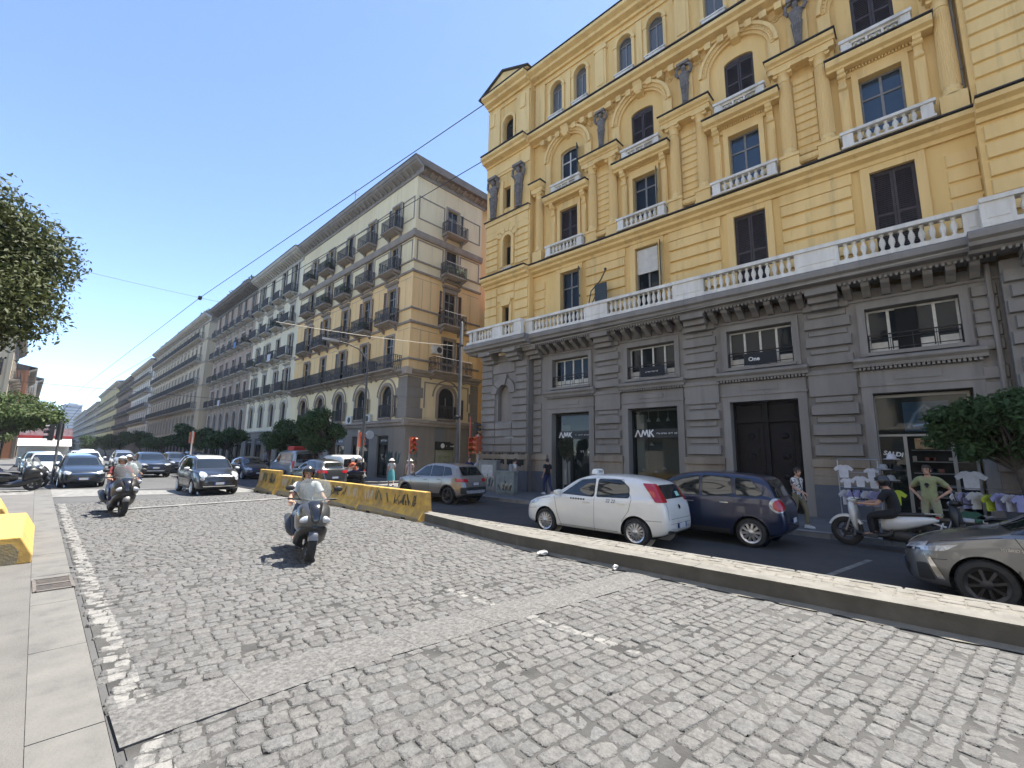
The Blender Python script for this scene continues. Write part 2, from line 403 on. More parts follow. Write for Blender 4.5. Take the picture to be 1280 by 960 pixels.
# raised median between the carriageways: long kerb stones in front, a course of small blocks on top
b = MB(); y = -14.; r_ = random.Random(5)
def kf(y): return 7.03+max(0,(y-6.5))*.15
while y < 9.9:
    l = min(r_.uniform(1.0,1.5), 10.2-y)
    b.prism([(kf(y),y+.003),(kf(y)+.27,y+.003),(kf(y+l)+.27,y+l-.003),(kf(y+l),y+l-.003)],'z',-.02,.27+r_.uniform(-.003,.003)); y += l
struct(b.obj('median_kerb', M_curb, bevel=.025))
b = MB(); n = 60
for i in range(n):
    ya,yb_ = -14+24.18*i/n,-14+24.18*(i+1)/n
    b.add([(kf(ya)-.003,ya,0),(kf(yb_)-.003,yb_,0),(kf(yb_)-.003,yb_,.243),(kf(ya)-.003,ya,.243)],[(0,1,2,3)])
struct(b.obj('kerb_face', mat('tyre_blackened_stone', (.085,.08,.068), .85, c2=(.14,.132,.112), scale=2.5, bump=.5, bscale=30, lo=.45, hi=.8)))  # kerb face away from the sun: its shade painted in as darker stone
b = MB(); b.prism([(7.31,-14),(7.86,-14),(7.86,10.1),(7.79,10.15),(7.31,6.5)],'z',-.02,.2475); struct(b.obj('median_core', mat('kerb_mortar',(.19,.178,.15),.9,c2=(.13,.122,.1),scale=4)))
setts('median_blocks', lambda x,y: kf(y)+.33 < x < 7.9 and -13 < y < 10.05, rad(90), -13, 10.3, 7.1, 8.1, .2, .17, .007, 21, dome=.003, tone=(.94,1.03), hz=.237, mats=M_curbbrick, jit=.002)
b = MB(); y = -14.
while y < 10.2: b.box(7.862,7.97,y+.003,y+1.19,-.02,.262); y += 1.2
struct(b.obj('median_kerb', M_curb, bevel=.02))
# drifted sand along the median foot
b = MB(); pts = []
for i in range(90):
    y = -4+i*.16; pts.append((y, .06+.05*abs(math.sin(i*.7))+.03*abs(math.sin(i*1.9+1))))
b.add([(kf(y)+.01,y,.062) for y,w in pts]+[(kf(y)-w,y,.024) for y,w in pts], [(i,i+1,90+i+1,90+i) for i in range(89)])
struct(b.obj('gutter_sand', mat('dry_sand', (.23,.212,.172), .95, c2=(.17,.158,.13), scale=6, bump=.5)))
# iron drain grate in the gutter slabs
t = thing('drain_grate', 'rusty iron drain grate set in the pale gutter slabs', 'drain grate', (.5,9.05,.034))
b = MB(); M_iron = mat('cast_iron', (.09,.085,.08), .6, c2=(.16,.13,.1), scale=12, bump=.3)
b.box(-.18,.18,-.4,-.36,-.02,.012); b.box(-.18,.18,.36,.4,-.02,.012); b.box(-.2,-.165,-.4,.4,-.02,.012); b.box(.165,.2,-.4,.4,-.02,.012); b.box(-.165,.165,-.03,.03,-.02,.012)
b.obj('frame', M_iron, t)
b = MB()
for k in range(14):
    y = -.33+k*.05
    if abs(y) > .035: b.box(-.165,.165,y-.012,y+.012,-.02,.008)
b.obj('bar_grid', M_iron, t)
b = MB(); b.box(-.165,.165,-.36,.36,-.03,-.024); b.obj('pit', mat('pit_dark', (.02,.02,.02), .9), t)
# ------------------------------------------------------------------ building kit: s along the facade, d outwards, z up
def wall(b, s0, s1, z0, z1, ops, d=0., dep=.35, mi=0):
    """wall slab with real openings; each opening (a, b, za, zb, rise of arch)"""
    ops = sorted(ops); x = s0
    for o in ops:
        a,c,za,zb = o[:4]; rise = o[4] if len(o) > 4 else 0
        if a > x: b.box(x,a,d-dep,d,z0,z1,mi)
        if za > z0: b.box(a,c,d-dep,d,z0,za,mi)
        if rise:
            m = (a+c)/2; w = (c-a)/2; n = 12
            pts = [(m-w*math.cos(math.pi*i/n), zb+rise*math.sin(math.pi*i/n)) for i in range(n+1)]
            for (p0,q0),(p1,q1) in zip(pts,pts[1:]): b.prism([(p0,q0),(p1,q1),(p1,z1),(p0,z1)],'y',d-dep,d,mi)
        elif zb < z1: b.box(a,c,d-dep,d,zb,z1,mi)
        x = c
    if s1 > x: b.box(x,s1,d-dep,d,z0,z1,mi)
def band(b, s0, s1, prof, mi=0, ret=0.):
    """moulding: profile of (d, z) run along s; the ends are closed"""
    b.prism(prof, 'x', s0, s1, mi)
def archivolt(b, c, zc, ri, ro, d0, d1, a0=0, a1=180, n=16, mi=0, sx=1.):
    for i in range(n):
        t0,t1 = rad(a0+(a1-a0)*i/n), rad(a0+(a1-a0)*(i+1)/n)
        P = lambda r,t: (c+sx*r*math.cos(t), zc+r*math.sin(t))
        b.prism([P(ri,t0),P(ro,t0),P(ro,t1),P(ri,t1)],'y',d0,d1,mi)
def blocks(b, s0, s1, z0, z1, n, d0, d1, gap=.05, mi=0, ch=.025, alt=0.):
    """rusticated courses with chamfered edges"""
    h = (z1-z0)/n
    for i in range(n):
        a = z0+i*h+gap/2; c = z0+(i+1)*h-gap/2; e = alt if i%2 else 0.
        x0,x1 = s0+e, s1-e
        b.add([(x0,d0,a),(x1,d0,a),(x1,d0,c),(x0,d0,c),(x0+ch,d1,a+ch),(x1-ch,d1,a+ch),(x1-ch,d1,c-ch),(x0+ch,d1,c-ch)],
              [(4,5,6,7),(0,1,5,4),(1,2,6,5),(2,3,7,6),(3,0,4,7)], mi)
BALU = [(.035,0),(.07,.02),(.07,.06),(.035,.09),(.05,.16),(.078,.26),(.07,.36),(.036,.46),(.034,.5),(.06,.53),(.06,.57),(.04,.58)]
def balusters(b, s0, s1, d, z0, h, step=.2, n=8, r=1.):
    k = max(1,int((s1-s0)/step)); f = h/.58
    for i in range(k):
        s = s0+(i+.5)*(s1-s0)/k
        b.lathe([(q*r,zz*f) for q,zz in BALU], (s,d,z0), n, cap=False)
def rail_iron(b, w, dp, h, step=.11, belly=0., r=.017, scroll=False, z=0.):
    """wrought-iron railing round a balcony of width w and depth dp"""
    def run(p,q):
        L_ = math.hypot(q[0]-p[0],q[1]-p[1]); n = max(2,int(L_/step))
        for i in range(n+1):
            t = i/n; x,y = p[0]+(q[0]-p[0])*t, p[1]+(q[1]-p[1])*t
            b.box(x-r,x+r,y-r,y+r,z,z+h)
        for zz,rr in ((h,.022),(h-.12,.012),(.08,.014)):
            b.tube([(p[0],p[1],z+zz),(q[0],q[1],z+zz)], rr, 4)
        if scroll:
            m = max(1,int(L_/.34))
            for i in range(m):
                t = (i+.5)/m; x,y = p[0]+(q[0]-p[0])*t, p[1]+(q[1]-p[1])*t; ux,uy = (q[0]-p[0])/L_,(q[1]-p[1])/L_
                b.tube([(x+ux*.13*math.cos(a),y+uy*.13*math.cos(a),z+h*.45+.2*math.sin(a)) for a in [k*math.pi/5 for k in range(11)]], .012, 4, cap=False)
    run((-w/2,0),(-w/2,dp)); run((-w/2,dp),(w/2,dp)); run((w/2,dp),(w/2,0))

M_iron_b = mat('wrought_iron', (.03,.03,.032), .55, c2=(.07,.06,.055), scale=9)
M_pane = glass_mat('window_pane', (.012,.017,.022), .04); M_pane.node_tree.nodes['Principled BSDF'].inputs['Specular IOR Level'].default_value = .25
M_pane_b = glass_mat('window_pane_sky', (.02,.04,.065), .05)
M_curt = mat('net_curtain', (.62,.6,.55), .9, c2=(.48,.46,.42), scale=6)
M_wframe_w = mat('white_joinery', (.66,.64,.58), .5, c2=(.52,.5,.45), scale=5)
M_wframe_g = mat('grey_joinery', (.24,.23,.215), .5, c2=(.17,.165,.155), scale=5)
M_sh_brown = mat('brown_shutter', (.035,.026,.028), .6, c2=(.055,.042,.042), scale=5)
M_sh_teal = mat('dark_green_shutter', (.016,.028,.033), .55, c2=(.03,.045,.05), scale=5)
M_sh_red = mat('faded_brown_shutter', (.085,.045,.035), .65, c2=(.13,.075,.06), scale=5)
M_sh_grey = mat('grey_green_shutter', (.07,.08,.08), .65, c2=(.11,.115,.11), scale=5)
M_dark = mat('room_dark', (.008,.008,.009), .95)
WIN = {}
def slats(b, x0, x1, y, z0, z1, st=.065, t=.012, rail=.06):
    b.box(x0,x0+rail,y-.02,y+.02,z0,z1); b.box(x1-rail,x1,y-.02,y+.02,z0,z1)
    for zz in (z0, (z0+z1)/2-.04, z1-.08): b.box(x0+rail,x1-rail,y-.019,y+.019,zz,zz+.08)
    n = int((z1-z0)/st)
    for i in range(n):
        z = z0+(i+.5)*(z1-z0)/n
        b.add([(x0+rail,y-.014,z+.028),(x1-rail,y-.014,z+.028),(x1-rail,y+.014,z-.028),(x0+rail,y+.014,z-.028)],[(0,1,2,3)])
def arch_pts(w, h, rise, n=10):
    if not rise: return [(-w/2,0),(w/2,0),(w/2,h),(-w/2,h)]
    return [(-w/2,0),(w/2,0)]+[(w/2*math.cos(math.pi*i/n), h+rise*math.sin(math.pi*i/n)) for i in range(n+1)]
def win(parent, s, d, z, w, h, rise=0., style='frame', fm=None, sm=None, gm=None, rot=0., detail=True, sash=2, transom=.72, openness=0., curtain=False, name='window'):
    """one window: a joinery frame with pane and shutters as its sub-parts; meshes are shared"""
    key = (w,h,rise,style,fm,sm,gm,detail,sash,transom,openness,curtain)
    if key not in WIN:
        H_ = h+rise; f = .055 if detail else .08; fr = MB(); parts = []
        closed = style == 'shut'
        if not closed:
            fr.box(-w/2,-w/2+f,-.04,.04,0,h); fr.box(w/2-f,w/2,-.04,.04,0,h); fr.box(-w/2+f,w/2-f,-.04,.04,0,f)
            if rise: archivolt(fr, 0, h, rise-f if abs(rise-w/2)<.02 else rise*.88, rise, -.04,.04, n=10, sx=(w/2)/rise)
            else: fr.box(-w/2+f,w/2-f,-.04,.04,h-f,h)
            for k in range(1,sash): x = -w/2+w*k/sash; fr.box(x-.035,x+.035,-.035,.035,f,h-(0 if rise else f))
            if transom: fr.box(-w/2+f,w/2-f,-.03,.034,h*transom-.03,h*transom+.03)
            g = MB(); g.add([(x,0.,q) for x,q in arch_pts(w-.02,h-.01,rise*.97 if rise else 0)],[tuple(range(len(arch_pts(w,h,rise))))])
            parts.append(('pane', g.mesh('pane', gm or M_pane)))
            if curtain:
                g = MB(); n = 24
                for sd in (-1,1):
                    g.add([(sd*(.03+(w/2-.06-.03)*i/n), -.06+.012*math.sin(i*2.1), q) for q in (.05,h-.06) for i in range(n+1)], [(i,i+1,n+2+i,n+1+i) for i in range(n)])
        else:
            fr.box(-w/2,-w/2+.03,-.04,.04,0,h); fr.box(w/2-.03,w/2,-.04,.04,0,h); fr.box(-w/2+.03,w/2-.03,-.04,.04,h-.03,h)
            g = MB(); g.add([(x,-.05,q) for x,q in arch_pts(w,h,rise)],[tuple(range(len(arch_pts(w,h,rise))))]); parts.append(('pane', g.mesh('pane', M_dark)))
        if style in ('shut','half','open'):
            lv = []
            if style == 'shut': lv = [(-w/2+.03,-.006,0),(.006,w/2-.03,0)]
            if detail:
                if style == 'shut':
                    for x0,x1,_ in lv:
                        q = MB(); slats(q,x0,x1,.0,.02,h-.035+0); 
                        if rise: q.prism([(x0,h-.035),(x1,h-.035)]+[(x,h+rise*math.sqrt(max(0,1-(x/(w/2))**2))*.95) for x in ([x1-(x1-x0)*k/6 for k in range(7)])],'y',-.02,.02)
                        parts.append(('shutter', q.mesh('shutter', sm)))
                else:
                    k = openness or 1.
                    for sd in ((-1,1) if style == 'open' else (-1,)):
                        q = MB(); slats(q,0,w/2-.02,0,.02,h-.04)
                        M = Matrix.Translation((sd*w/2,.06,0)) @ Matrix.Rotation(rad((180-18)*k) if sd > 0 else rad(-(180-18)*k)+0,4,'Z') if False else Matrix.Translation((sd*(w/2),.06,0)) @ Matrix.Rotation(rad(90+sd*-1*(72*k)) ,4,'Z')
                        q.v = [tuple(M @ Vector(p)) for p in q.v]
                        parts.append(('shutter', q.mesh('shutter', sm)))
            else:
                for sd in (-1,1):
                    q = MB()
                    if style == 'shut': q.box(*(sorted((sd*.008,sd*(w/2-.03)))),-.02,.02,.02,h-.03)
                    else: q.cbox((sd*(w/2+w*.19),.05,h/2),(w*.36,.035,h*.98))
                    parts.append(('shutter', q.mesh('shutter', sm)))
        WIN[key] = (fr.mesh(name, (sm if closed else fm) or M_wframe_w), parts)
    fm_, parts = WIN[key]
    o = link(name, fm_, parent, (s,d,z), rot)
    for n_,me in parts: link(n_, me, o)
    return o
def bbalcony(parent, s, d, z, w, dp, slab_h, h, m_slab, step=.1, scroll=False, rot=0., name='balcony', belly=False):
    key = ('b',w,dp,slab_h,h,m_slab,step,scroll,belly)
    if key not in WIN:
        q = MB(); q.prism([(0,-slab_h),(0,0),(dp+.06,0),(dp+.06,-slab_h*.35),(dp,-slab_h*.5),(dp*.82,-slab_h*.7),(dp*.45,-slab_h)],'x',-w/2-.05,w/2+.05)
        for e in (-w/2+.18, w/2-.18): q.prism([(0,-slab_h-.38),(0,-slab_h+.01),(dp*.78,-slab_h+.01),(dp*.74,-slab_h-.08),(dp*.3,-slab_h-.18),(.1,-slab_h-.36)],'x',e-.07,e+.07)
        r = MB(); rail_iron(r, w, dp, h, step, scroll=scroll)
        WIN[key] = (q.mesh(name, m_slab), r.mesh('railing', M_iron_b))
    o = link(name, WIN[key][0], parent, (s,d,z), rot); link('railing', WIN[key][1], o)
    return o

# ------------------------------------------------------------------ the ornate yellow corner building
M_yel = mat('yellow_stucco', (.85,.585,.235), .85, c2=(.7,.46,.165), grime=.55, scale=.55, bump=.25, bscale=35, streak=True)
M_yel2 = mat('yellow_stucco_trim', (.87,.62,.27), .85, c2=(.74,.50,.2), grime=.55, scale=1.1, bump=.25, bscale=35, streak=True)
M_gry = mat('grey_stucco', (.255,.235,.213), .88, c2=(.19,.175,.16), grime=.55, scale=.8, bump=.35, bscale=30, streak=True)
M_gry2 = mat('grey_stucco_trim', (.28,.258,.234), .88, c2=(.21,.193,.175), grime=.55, scale=1.2, bump=.35, bscale=30, streak=True)
M_brn = mat('stained_stone', (.31,.26,.2), .9, c2=(.19,.15,.115), scale=1.6, bump=.5, bscale=25, streak=True)
M_dado = mat('blue_grey_dado', (.085,.092,.118), .75, c2=(.115,.12,.135), scale=1.8, bump=.35, bscale=30)
M_wht = mat('weathered_white', (.83,.8,.73), .8, c2=(.6,.565,.5), grime=.5, scale=1.6, bump=.3, bscale=30, streak=True)
M_flash = mat('lead_flashing', (.035,.03,.03), .6)
M_stat = mat('grey_sculpture', (.24,.215,.2), .9, c2=(.12,.108,.1), scale=7, bump=.6, bscale=30)
M_door = mat('dark_carved_door', (.008,.007,.009), .55, c2=(.015,.013,.014), scale=4, bump=.3, spec=.2)
Y = thing('ornate_building', 'ornate yellow stucco building over a grey rusticated base with shops and white balustrade', 'building', (17,0,0), rad(90))
BAYS = [12.03,8.02,4.0,0.,-8.4,-12.4]; PIERS = [14.0,10.03,6.02,2.0]
S0, S1 = -14.6, 17.6
def yspans(): return [(-14.6,-6.5,0.),(-6.5,-1.82,.36),(-1.82,14.3,0.),(14.3,17.6,.36)]
gw = MB(); gt = MB(); yw = MB(); yt = MB(); fl = MB()
core = MB(); core.box(-14.6,17.55,-13,-.95,.1,22.6); core.obj('core_wall', M_yel, Y)
# openings of the grey base
low = [(c-1.05,c+1.05,.1,3.82) for c in BAYS]; mez = [(c-1.03,c+1.03,5.08,6.42) for c in BAYS]
for a,c,p in yspans():
    lo = [o for o in low if a < o[0] < c]; mz = [o for o in mez if a < o[0] < c]
    if a == 14.3: lo = [(15.52,16.4,3.55,4.98,.44)]
    if a == -6.5: lo = []; mz = []
    if a == 14.3:
        wall(gw,a,c,.1,7.05,lo,p,.5)
    else:
        wall(gw,a,c,.1,4.6,lo,p,.5); wall(gw,a,c,4.6,7.05,mz,p,.5)
gw.obj('grey_wall', M_gry, Y)
nb = MB(); nb.box(15.5,16.42,.0,.12,3.5,5.5); nb.obj('niche', M_gry2, Y)
for c in BAYS:
    gt.box(c-1.3,c-1.05,.0,.07,.1,4.03); gt.box(c+1.05,c+1.3,.0,.07,.1,4.03); gt.box(c-1.05,c+1.05,0,.07,3.823,4.03)
    gt.box(c-1.34,c+1.34,0,.10,4.03,4.1); gt.box(c-1.3,c+1.3,0,.05,4.1,4.5); gt.box(c-.5,c+.5,.05,.075,4.2,4.38)
    for k in range(26): s = c-1.27+k*.1016; gt.box(s-.03,s+.03,.05,.17,4.53,4.61)
    band(gt,c-1.42,c+1.42,[(0,4.61),(.2,4.61),(.22,4.7),(.3,4.78),(.3,4.86),(.1,4.92),(0,4.94)])
    gt.box(c-1.22,c-1.03,0,.06,4.94,6.6); gt.box(c+1.03,c+1.22,0,.06,4.94,6.6); gt.box(c-1.03,c+1.03,0,.06,6.423,6.6); gt.box(c-1.1,c+1.1,0,.14,4.95,5.05)
# pier rustication, alternating wide and narrow courses
def pier_blocks(s0, s1, d):
    z = 1.93
    for k in range(6):
        h = .40 if k%2 == 0 else .235; e = 0 if k%2 == 0 else .12
        blocks(gt,s0+e,s1-e,z,z+h,1,d,d+(.13 if k%2 == 0 else .06),.05); z += h
    gt.box(s0,s1,d,d+.08,3.84,4.52); gt.box(s0-.06,s1+.06,d,d+.12,4.52,4.66)
    z = 4.78
    for k in range(7):
        h = .38 if k%2 == 0 else .22; e = 0 if k%2 == 0 else .1
        blocks(gt,s0+e,s1-e,z,z+h,1,d,d+(.12 if k%2 == 0 else .055),.05); z += h
for c in PIERS[:]+[-10.4]:
    w = .62 if c < 13.9 else .0
    if w:
        pier_blocks(c-w,c+w,0)
def foot(a, c, p):
    q = MB(); q.box(a,c,p,p+.1,1.35,1.62); q.box(a-.03,c+.03,p,p+.16,1.62,1.86); q.box(a,c,p,p+.12,1.08,1.35); q.obj('stone_foot',M_brn,Y,bevel=.015)
    q = MB(); q.box(a,c,p,p+.13,.1,1.08); q.obj('dado',M_dado,Y,bevel=.015)
for a,c in [(13.35,14.3),(9.33,10.73),(5.32,6.72),(1.3,2.7),(-1.82,-1.3)]: foot(a,c,0)
for a,c,p in [(14.25,17.66,.36),(-6.5,-1.78,.36)]:
    foot(a,c,p)
    if a > 0:
        blocks(gt,a+.1,15.35,1.93,3.5,4,p,p+.08,.07); blocks(gt,16.57,c-.06,1.93,3.5,4,p,p+.08,.07); blocks(gt,15.37,16.55,1.93,3.5,4,p,p+.08,.07)
        blocks(gt,a+.1,15.35,3.5,5.07,4,p,p+.08,.07); blocks(gt,16.57,c-.06,3.5,5.07,4,p,p+.08,.07)
        blocks(gt,a+.1,15.15,5.07,6.63,4,p,p+.08,.07); blocks(gt,16.77,c-.06,5.07,6.63,4,p,p+.08,.07); blocks(gt,15.17,16.75,6.02,6.63,1,p,p+.08,.07)
        for k in range(5):
            archivolt(gt,15.96,4.98,.46,.86 if k != 2 else 1.02,p,p+(.16 if k%2 == 0 else .1),a0=k*36+1.5,a1=(k+1)*36-1.5,n=3)
    else:
        for z0,z1,n in ((1.93,4.5,6),(4.75,6.8,5)): blocks(gt,a+.06,c-.06,z0,z1,n,p,p+.12,.06,alt=.1)
for a,z0,z1,n in ((13.72,1.93,4.4,6),(13.72,4.75,6.6,5),(-1.76,1.93,4.4,6),(-1.76,4.75,6.6,5)): blocks(gt,a,a+.5,z0,z1,n,0,.08,.06)
# consoles under the balcony slab
for c in PIERS+[15.05,16.85,-2.6,-5.7,-10.4]:
    p = .36 if (c > 14.3 or c < -1.82 and c > -6.5) else 0.
    for k,(q,z0,z1) in enumerate([(.3,6.6,6.78),(.5,6.78,6.98),(.74,6.98,7.19)]):
        gt.box(c-.42+.03*(2-k),c+.42-.03*(2-k),p,p+q,z0,z1-.012)
for i in range(len(BAYS)-2):
    c = BAYS[i]
    for k in range(7):
        s = c-1.38+k*.46
        gt.prism([(0,6.76),(.12,6.78),(.3,6.9),(.55,7.0),(.6,7.06),(.6,7.18),(0,7.18)],'x',s-.1,s+.1)
for a,c,p in yspans():
    band(gt,a,c,[(p,6.68),(p+.05,6.68),(p+.09,6.74),(p,6.74)])
    band(gt,a-(.0 if p == 0 else .55),c+(.0 if p == 0 else .55),[(p,7.182),(p+.62,7.182),(p+.66,7.26),(p+.9,7.3),(p+.92,7.4),(p+1.02,7.46),(p+1.02,7.62),(p+.96,7.68),(p,7.68)])
    k = a+.05
    while k < c: gt.box(k,k+.06,p+.63,p+.72,7.1,7.182); k += .12
gt.obj('grey_rustication', M_gry2, Y)
# the white balustrade
bt = MB(); runs = []
def ped(s0, s1, d): 
    bt.box(s0,s1,d-.11,d+.11,7.8,8.34); bt.box(s0+.1,s1-.1,d+.11,d+.125,7.9,8.24)
def balustrade(a, c, d, peds):
    bt.box(a,c,d-.14,d+.14,7.683,7.8); bt.box(a,c,d-.16,d+.16,8.34,8.46)
    x = a
    for p0,p1 in peds+[(c,c)]:
        if p0 > x+.1:
            q = MB(); balusters(q,x+.06,p0-.06,d,7.8,.54,.205); runs.append(q)
        if p1 > p0: ped(p0,p1,d)
        x = p1
balustrade(-1.6,14.05,.84,[(-1.6,-1.25)]+[(p-.58,p+.58) for p in (2.0,6.02,10.03)]+[(13.6,14.05)])
balustrade(14.0,17.95,1.2,[(14.,14.5),(15.3,16.0),(17.2,17.45)])
balustrade(-6.8,-1.55,1.2,[(-6.8,-6.3),(-4.9,-3.5),(-2.15,-1.55)])
balustrade(-14.6,-6.85,.84,[(-11,-9.8)])
for d0,e in ((.15,17.95),): 
    bt.box(17.82,18.1,-.4,1.05,7.683,7.8); bt.box(17.8,18.1,-.4,1.04,8.34,8.46); bt.box(17.84,18.06,.75,1.04,7.8,8.34); 
o = bt.obj('balustrade', M_wht, Y); [q.obj('baluster_row', M_wht, o, smooth=40) for q in runs]
# ---- yellow storeys
f1 = [(c-.53,c+.53,7.9,10.76) for c in BAYS]; pn = [(c-.53,c+.53,12.1,14.08) for c in BAYS]
arf = [(c-.52,c+.52,15.5,17.2,.17) for c in BAYS]; att = [(c+o-.38,c+o+.38,19.7,21.3,.38) for c in BAYS for o in (-.76,.76)]
for a,c,p in yspans():
    sel = lambda L_: [o for o in L_ if a < o[0] < c and p == 0]
    e1, e2, e3, e4 = sel(f1), sel(pn), sel(arf), sel(att)
    if a == 14.3: e1, e2, e3, e4 = [(15.68,16.18,7.95,9.72)], [(15.6,16.2,12.05,13.5,.3)], [(15.68,16.24,15.45,16.75)], [(15.55,16.35,19.45,20.75,.4)]
    if a == -6.5: e1, e2, e3, e4 = [(-4.7,-3.6,7.9,10.7)], [(-4.7,-3.6,12.1,14.1)], [(-4.7,-3.6,15.5,17.2,.2)], [(-4.6,-3.7,19.6,21.2,.45)]
    wall(yw,a,c,7.68,11.2,e1,p,.4); wall(yw,a,c,11.2,14.9,e2,p,.4); wall(yw,a,c,14.9,18.5,e3,p-(.0 if p else 0.),.4); wall(yw,a,c,18.5,22.8,e4,p,.4)
    # string courses and cornices, with dark lead on the upper lips
    band(yt,a,c,[(p,10.98),(p+.1,10.98),(p+.12,11.1),(p+.3,11.18),(p+.32,11.28),(p+.46,11.36),(p+.46,11.5),(p,11.54)])
    fl.box(a,c,p+.05,p+.5,11.545,11.585)
    band(yt,a,c,[(p,18.42),(p+.14,18.42),(p+.16,18.5),(p+.48,18.56),(p+.5,18.68),(p+.64,18.76),(p+.64,18.9),(p,18.95)])
    fl.box(a,c,p+.05,p+.68,18.952,19.0)
    band(yt,a,c,[(p,21.95),(p+.08,21.95),(p+.1,22.02),(p,22.02)])
    band(yt,a,c,[(p,22.28),(p+.12,22.28),(p+.16,22.38),(p+.42,22.44),(p+.46,22.56),(p+.68,22.66),(p+.7,22.8),(p,22.84)])
    fl.box(a,c,p+.05,p+.73,22.843,22.89)
    band(yt,a,c,[(p,19.0),(p+.1,19.0),(p+.1,19.35),(p+.14,19.4),(p+.14,19.46),(p,19.46)])
yw.obj('yellow_wall', M_yel, Y)
def column_mesh():
    q = MB(); q.lathe([(.235,12.22),(.24,12.28),(.21,12.32),(.225,12.38),(.195,12.42),(.195,13.2),(.17,15.1)],(0,.14,0),20,cap=False)
    for k in range(13):
        t = rad(-5+k*190/12)
        q.tube([(.198*math.cos(t),.14+.198*math.sin(t),12.5),(.197*math.cos(t),.14+.197*math.sin(t),13.2),(.173*math.cos(t),.14+.173*math.sin(t),15.05)],.014,4)
    r = MB(); r.lathe([(.175,15.08),(.2,15.1),(.18,15.14),(.19,15.3),(.27,15.44)],(0,.14,0),14); r.box(-.27,.27,0,.42,15.44,15.5)
    for k in (-1,1): r.tube([(k*.22,.36,15.4),(k*.22,.1,15.4)],.075,8)
    return q.mesh('column',M_yel2,40), r.mesh('capital',M_yel2,40)
CM = column_mesh()
def column(x):
    o = link('column',CM[0],Y,(x,0,0)); link('capital',CM[1],o)
for c in BAYS[:4]:
    # first floor: architraves and rustic panels at the piers
    yt.box(c-.76,c-.53,0,.06,7.68,10.99); yt.box(c+.53,c+.76,0,.06,7.68,10.99); yt.box(c-.53,c+.53,0,.06,10.762,10.99)
    # principal floor: eared frame, strips with consoles, straight hood
    yt.box(c-.7,c-.53,0,.08,12.0,14.3); yt.box(c+.53,c+.7,0,.08,12.0,14.3); yt.box(c-.53,c+.53,0,.08,14.083,14.3)
    for sd in (-1,1):
        yt.box(c+sd*.93-.13,c+sd*.93+.13,0,.09,11.6,14.0); yt.box(c+sd*.93-.08,c+sd*.93+.08,.09,.12,11.9,13.6)
        yt.prism([(.0,13.9),(.1,13.9),(.16,14.0),(.13,14.15),(.2,14.3),(.34,14.42),(.34,14.55),(0,14.55)],'x',c+sd*.93-.1,c+sd*.93+.1)
        yt.tube([(c+sd*.93-.12,.2,14.36),(c+sd*.93+.12,.2,14.36)],.09,10); yt.tube([(c+sd*.93-.12,.11,13.98),(c+sd*.93+.12,.11,13.98)],.06,8)
    yt.box(c-1.0,c+1.0,0,.07,14.3,14.54)
    for k in range(20): s = c-.78+k*.082; yt.box(s-.022,s+.022,.07,.14,14.46,14.54)
    band(yt,c-1.3,c+1.3,[(0,14.55),(.36,14.55),(.38,14.62),(.5,14.68),(.54,14.8),(.54,14.86),(0,14.9)])
    fl.box(c-1.33,c+1.33,.0,.575,14.902,14.94)
    # arch storey: deep archivolt with inner ring of beads
    archivolt(yt,c,17.0,1.06,1.16,0,.12,n=20); archivolt(yt,c,17.0,1.16,1.3,0,.2,n=20); archivolt(yt,c,17.0,1.3,1.42,0,.27,n=20)
    for sd in (-1,1): 
        yt.box(min(c+sd*1.06,c+sd*1.42),max(c+sd*1.06,c+sd*1.42),0,.16,15.0,17.0)
    for k in range(28):
        t = rad(4+k*172/27); yt.ball((c+1.23*math.cos(t),.21,17.0+1.23*math.sin(t)),.035,6)
    yt.prism([(0,18.0),(.34,18.05),(.42,18.3),(.5,18.42),(0,18.42)],'x',c-.2,c+.2); yt.prism([(.0,17.9),(.3,17.95),(.36,18.05),(0,18.1)],'x',c-.13,c+.13)
    # scrolls in the spandrels
    for sd in (-1,1):
        for k,(q,r_) in enumerate(((1.36,.15),(1.6,.1),(1.2,.08))):
            yt.tube([(c+sd*(q+r_*(1-t/14)*math.cos(t*.9)),.035,17.98+.05*k+r_*(1-t/14)*math.sin(t*.9)) for t in range(12)],.024,5)
    for k in range(7):
        s = c-1.5+k*.5
        if abs(s-c) > .3: yt.box(s-.12,s+.12,0,.32,18.12,18.4)
    # attic
    for o in (-.76,.76):
        archivolt(yt,c+o,21.3,.385,.52,0,.08,n=14); yt.box(c+o-.52,c+o-.385,0,.08,19.7,21.3); yt.box(c+o+.385,c+o+.52,0,.08,19.7,21.3)
        yt.box(c+o-.56,c+o-.36,0,.11,21.22,21.32); yt.box(c+o+.36,c+o+.56,0,.11,21.22,21.32)
    yt.box(c-.14,c+.14,0,.05,19.5,21.9)
